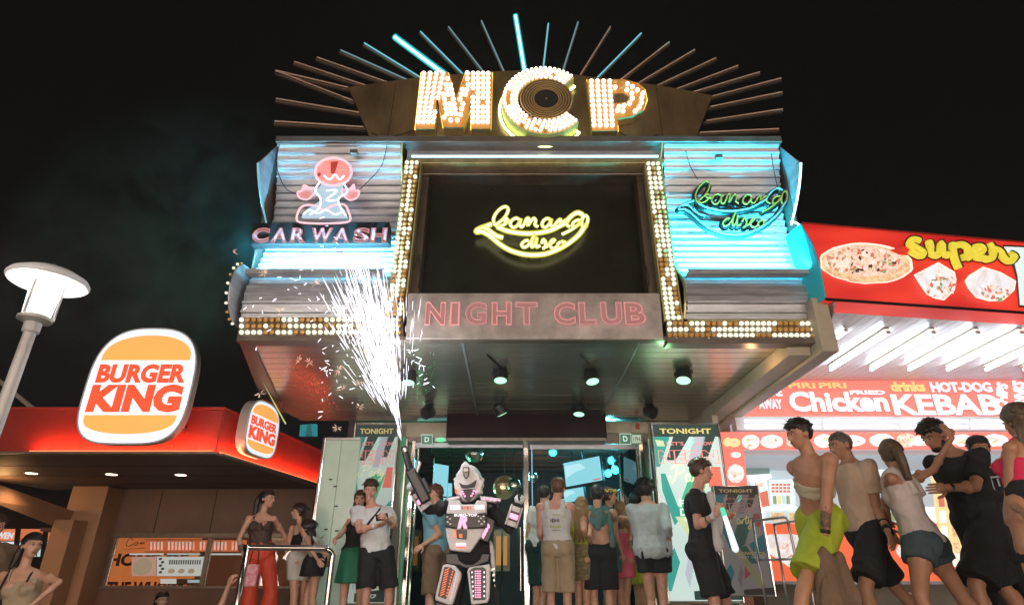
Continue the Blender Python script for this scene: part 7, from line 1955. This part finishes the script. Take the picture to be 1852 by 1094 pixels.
for i in range(4): ap('belly_light', [(394, 650 + i * 12), (412, 652 + i * 12), (412, 657 + i * 12), (394, 654 + i * 12)], -.248, .02, 'led_red', low, .001)
ap('belly_light', [(426, 672), (446, 672), (446, 694), (428, 694)], -.25, .012, 'led_red', low, .002)
for i in range(3): ap('belt_light', [(408, 728 + i * 10), (468, 728 + i * 10), (466, 735 + i * 10), (410, 735 + i * 10)], -.24, .015, ('led_white', 'led_pink', 'led_red')[i], low, .001)
sp_ = ap('side_pod', [(590, 560), (640, 590), (632, 650), (600, 726), (542, 708), (560, 650)], -.16, .14, 'armour_black')
for i in range(4): ap('pod_light', [(560 + i * 12, 690 - i * 20), (572 + i * 12, 700 - i * 20), (590 + i * 6, 660 - i * 14), (578 + i * 6, 650 - i * 14)], -.17 - i * .001, .012, 'led_pink', sp_, .001)
# shoulder wings
for pts, nm in (([(345, 462), (430, 444), (434, 462), (364, 482)], 0), ([(548, 446), (680, 462), (640, 486), (556, 474)], 1)):
    w = ap('shoulder_wing', pts, -.18, .24, 'armour_white')
    for i in range(5):
        f = i / 5; x0 = lerp(pts[0][0] + 8, pts[1][0] - 6, f); y0 = lerp(pts[0][1], pts[1][1], f) + 7
        if nm: ap('wing_light', [(x0 + 6, y0 + 2), (x0 + 22, y0 + 4), (x0 + 20, y0 + 12), (x0 + 6, y0 + 10)], -.19, .012, 'led_pink', w, .001)
# waist and hips
ap('hip_belt', [(344, 784), (616, 784), (600, 840), (520, 868), (470, 880), (420, 860), (346, 850)], -.12, .22, 'armour_black')
# thigh plates with rows of lights
tl = ap('thigh_plate', [(330, 856), (352, 850), (404, 860), (440, 905), (436, 935), (388, 1092), (360, 1092), (282, 1062), (296, 990)], -.22, .12, 'armour_white')
ap('thigh_panel', [(340, 866), (378, 870), (404, 892), (350, 1058), (300, 1040), (318, 960)], -.228, .03, 'armour_black', tl, .004)
for i in range(11):
    y = 884 + i * 15; x = 344 - i * 3; ap('thigh_light', [(x, y), (x + 26, y - 12), (x + 24, y - 5), (x - 2, y + 7)], -.235, .012, 'led_red', tl, .001)
for i in range(9):
    y = 888 + i * 18; x = 386 - i * 4.5
    ap('thigh_light', [(x, y), (x + 9, y + 1), (x + 5, y + 11), (x - 3, y + 9)], -.236, .012, 'led_red', tl, .001)
    ap('thigh_light', [(x + 26, y + 18), (x + 31, y + 19), (x + 29, y + 25), (x + 24, y + 24)], -.225, .008, 'led_pink', tl, .001)
tr = ap('thigh_plate', [(474, 892), (488, 868), (560, 858), (606, 848), (612, 870), (606, 1050), (596, 1080), (500, 1092), (488, 1000)], -.22, .12, 'armour_white')
ap('thigh_panel', [(488, 888), (512, 872), (570, 868), (586, 884), (584, 1060), (512, 1066), (498, 980)], -.228, .03, 'armour_black', tr, .004)
for i in range(12):
    y = 888 + i * 14
    for x in (520, 534, 546): ap('thigh_light', [(x, y), (x + 10, y), (x + 9, y + 8), (x + 1, y + 8)], -.236, .012, 'led_pink', tr, .001)
    if i % 2 == 0:
        for x in (500 + i * .8, 572): ap('thigh_light', [(x, y + 6), (x + 7, y + 4), (x + 7, y + 15), (x, y + 17)], -.236, .012, 'led_white', tr, .001)
sd_ = ap('side_plate', [(606, 700), (622, 720), (634, 770), (640, 870), (638, 1050), (612, 1062), (612, 860)], -.06, .16, 'armour_white')
for i in range(6): ap('side_ridge', [(610, 880 + i * 34), (640, 866 + i * 34), (642, 884 + i * 34), (612, 900 + i * 34)], -.075, .03, 'steel', sd_, .004)
ap('knee_guard', [(286, 1066), (388, 1096), (380, 1180), (280, 1180)], -.2, .16, 'armour_black')
ap('knee_guard', [(500, 1096), (606, 1084), (610, 1180), (506, 1180)], -.2, .16, 'armour_black')
# forearm guards follow the arms
for s in 'rl':
    E, W = P['arms'][s]; d = (W - E).normalized(); n = d.cross(Y3).normalized(); fr = n.cross(d)
    if fr.y > 0: fr = -fr
    rotm = rot_cols(n, fr, d)
    g = MB(); g.box(E.lerp(W, .5) + fr * .05, (.12, .05, .24), rotm); ga = g.build('forearm_guard', 'armour_black', rt_, bevel=.02)
    for q in range(3):
        g = MB(); g.box(E.lerp(W, .22 + q * .26) + fr * .08, (.085, .03, .05), rotm); g.build('guard_plate', ('armour_white', 'led_pink', 'armour_white')[q], ga, bevel=.008)
    for sd in (-1, 1):
        g = MB(); g.box(E.lerp(W, .5) + fr * .078 + n * sd * .055, (.02, .03, .20), rotm); g.build('guard_edge', 'armour_white' if sd > 0 else 'led_dim', ga, bevel=.004)
    g = MB(); g.ell(W + d * .03, (.055, .05, .05), rotm, 12, 8); g.build('glove_knuckles', 'armour_white', rt_)
    g = MB(); g.ell(P['S'][s], (.10, .10, .10)); g.build('shoulder_pad', 'armour_black', rt_, smooth=True)
# spark gun
gun = thing('spark_gun', P['arms']['r'][1], 'long black spark gun raised by the robot performer', 'gun')
m0 = at(730, 808, 6.2); m1 = at(742, 850, 6.2); m2 = at(772, 908, 6.22)
g = MB(); g.cap(m0, m1, .033, .037, 12, flat=True); g.build('barrel', 'armour_black', gun)
g = MB(); d = (m2 - m1).normalized(); n = d.cross(Y3).normalized(); g.box((m1 + m2) / 2, (.11, .10, (m2 - m1).length), rot_cols(n, n.cross(d), d)); g.build('receiver', 'armour_black', gun, bevel=.02)
g = MB(); g.lathe([(.045, -.02), (.045, .02)], m0 + d * .04, 16, axis=d); g.build('nozzle_ring', 'steel', gun)
g = MB(); g.cap(m1 + Vector((.06, 0, -.02)), m1 + Vector((.09, 0, .07)), .02, .02, 8); g.build('sight', 'steel', gun)
g = MB(); g.box(m1.lerp(m2, .6) + n * .07, (.04, .07, .16), rot_cols(n, n.cross(d), d)); g.build('grip', 'armour_black', gun, bevel=.01)

# ------------------------------------------------------------------ sparks
glow('spark_hot', (.90, .90, 1.0), 3.2); glow('spark_warm', (1.0, .62, .45), 1.8)
def streak(g, p, d, L, r):
    d = d.normalized(); x = d.orthogonal().normalized(); y = d.cross(x)
    a = p; b = p + d * L; m1_ = p + d * L * .3; m2_ = p + d * L * .75
    vs = [a]
    for c, q in ((m1_, r), (m2_, r * .9)):
        for k in range(4): vs.append(c + x * (q * cos(k * pi / 2)) + y * (q * sin(k * pi / 2)))
    vs.append(b)
    fs = [(0, 1 + k, 1 + (k + 1) % 4) for k in range(4)] + [(1 + k, 5 + k, 5 + (k + 1) % 4, 1 + (k + 1) % 4) for k in range(4)] + [(9, 5 + (k + 1) % 4, 5 + k) for k in range(4)]
    g.add(vs, fs)
rs_ = random.Random(21)
O3 = at(729, 804, 6.2)
ax = at(652, 485, 5.35) - O3; AL = ax.length; axd = ax.normalized(); axn = Vector((-axd.z, 0, axd.x))   # sideways in the picture
g = MB()
for i in range(900):
    q = rs_.random()
    if i < 170: a = rs_.gauss(0, .06); r0 = rs_.uniform(.02, .75) * AL
    elif i < 520: a = rs_.gauss(.0, .12); r0 = rs_.uniform(.25, 1.0) * AL
    else: a = rs_.gauss(.02, .19); r0 = rs_.uniform(.3, 1.05) * AL
    r0 *= 1 - min(.5, abs(a) * .9)
    dd = rs_.gauss(0, .08)
    d = axd + axn * a * 1.0 + Y3 * dd
    p = O3 + d * r0 + Z3 * -.02 * (r0 / AL) ** 2
    drop = d - Z3 * .12 * (r0 / AL)
    streak(g, p, drop, rs_.uniform(.07, .26) * (1.1 if i < 700 else .5), rs_.uniform(.0014, .0032))
sparks = g.build('spark_fountain', 'spark_hot', None, kind='stuff')
props(sparks, 'white fountain of sparks shooting up from the spark gun', 'sparks')
g = MB()
for (cx_, cy_, n, sp__) in ((590, 670, 10, 14), (610, 640, 12, 30), (760, 660, 10, 14), (770, 690, 6, 10), (620, 700, 6, 20), (640, 600, 12, 26), (540, 470, 5, 30), (520, 500, 6, 40), (480, 560, 4, 30), (700, 600, 8, 18), (745, 640, 8, 10), (600, 560, 10, 34), (560, 520, 8, 40), (660, 540, 10, 20), (515, 590, 4, 40), (575, 445, 6, 50), (590, 740, 3, 20), (610, 460, 8, 30)):
    for i in range(n):
        p = at(cx_ + rs_.gauss(0, sp__ * .6), cy_ + rs_.gauss(0, sp__ * .6), rs_.uniform(5.4, 5.75))
        streak(g, p, Vector((rs_.uniform(-1, 1), rs_.uniform(-.3, .3), rs_.uniform(-.8, .5))), rs_.uniform(.025, .07), rs_.uniform(.0018, .004))
props(g.build('flying_sparks', 'spark_hot', None, kind='stuff'), 'loose bright sparks scattered left of the fountain', 'sparks')
g = MB()
for (cx_, cy_, n, L) in ((478, 495, 16, .06), (570, 512, 14, .05), (612, 668, 14, .06), (470, 712, 9, .05), (610, 773, 10, .045), (508, 562, 7, .05), (640, 600, 8, .05), (540, 650, 8, .04), (660, 640, 10, .06), (650, 690, 8, .04), (560, 655, 9, .05), (650, 735, 8, .04), (420, 455, 4, .05), (620, 705, 6, .05), (700, 400 + 90, 6, .04)):
    c = at(cx_, cy_, 5.5)
    for i in range(n):
        d = Vector((rs_.gauss(0, 1), rs_.gauss(0, .5), rs_.gauss(0, 1))).normalized()
        streak(g, c + d * .006, d, L * rs_.uniform(.5, 1.3), .0016)
props(g.build('spark_bursts', 'spark_warm', None, kind='stuff'), 'small pink orange spark bursts before the marquee', 'sparks')
point('spark_light', at(700, 690, 5.8), 80, (.88, .92, 1.0), .25)

# ------------------------------------------------------------------ drifting smoke
def smoke(name, c, r, dens, col, lab):
    m = bpy.data.materials.new(name + '_volume'); m.use_nodes = True; nt = m.node_tree; nt.nodes.clear()
    o = nt.nodes.new('ShaderNodeOutputMaterial'); v = nt.nodes.new('ShaderNodeVolumePrincipled')
    v.inputs['Color'].default_value = (*col, 1); v.inputs['Anisotropy'].default_value = .2
    tc = nt.nodes.new('ShaderNodeTexCoord'); n = nt.nodes.new('ShaderNodeTexNoise'); n.inputs['Scale'].default_value = 1.3; n.inputs['Detail'].default_value = 5; n.inputs['Roughness'].default_value = .6; n.inputs['Distortion'].default_value = .6
    rmp = nt.nodes.new('ShaderNodeMapRange'); rmp.inputs[1].default_value = .42; rmp.inputs[2].default_value = .72; rmp.inputs[3].default_value = 0; rmp.inputs[4].default_value = dens
    ln = nt.nodes.new('ShaderNodeVectorMath'); ln.operation = 'LENGTH'
    mp = nt.nodes.new('ShaderNodeMapping'); mp.inputs['Scale'].default_value = (1 / r[0], 1 / r[1], 1 / r[2])
    fo = nt.nodes.new('ShaderNodeMapRange'); fo.inputs[1].default_value = 1.0; fo.inputs[2].default_value = .25; fo.inputs[3].default_value = 0; fo.inputs[4].default_value = 1
    mu = nt.nodes.new('ShaderNodeMath'); mu.operation = 'MULTIPLY'
    L_ = nt.links.new
    L_(tc.outputs['Object'], n.inputs['Vector']); L_(n.outputs[0], rmp.inputs[0]); L_(tc.outputs['Object'], mp.inputs[0]); L_(mp.outputs[0], ln.inputs[0]); L_(ln.outputs['Value'], fo.inputs[0]); L_(rmp.outputs[0], mu.inputs[0]); L_(fo.outputs[0], mu.inputs[1]); L_(mu.outputs[0], v.inputs['Density']); L_(v.outputs[0], o.inputs['Volume'])
    g = MB(); g.ell(c, r, seg=24, rings=14); ob = g.build(name, m, None, org_at=c, kind='stuff'); props(ob, lab, 'smoke'); return ob
smoke('smoke', at(340, 410, 6.9), (2.5, 1.1, 2.2), SMOKE_D, (.35, .85, .78), 'thin teal smoke drifting up left of the marquee')  # teal neon light on the smoke is put into its scatter colour
smoke('smoke', at(415, 490, 6.3), (1.0, .6, 1.1), SMOKE_D * 1.5, (.25, .9, .82), 'denser teal smoke puff against the left end of the marquee')
bpy.data.scenes.remove(WORK)


if BLOOM_HAZE_D:  # haze added to give the bright lights a soft bloom
    m = bpy.data.materials.new('haze_volume'); m.use_nodes = True; nt = m.node_tree; nt.nodes.clear()
    o = nt.nodes.new('ShaderNodeOutputMaterial'); v = nt.nodes.new('ShaderNodeVolumePrincipled')
    v.inputs['Color'].default_value = (.9, .93, .95, 1); v.inputs['Density'].default_value = BLOOM_HAZE_D; v.inputs['Anisotropy'].default_value = .75
    nt.links.new(v.outputs[0], o.inputs['Volume'])
    g = MB(); g.bb((-61, -41, -1.3), (61, 61, 9.5)); props(g.build('haze', m, None, kind='stuff'), 'thin night haze hanging over the street', 'haze')
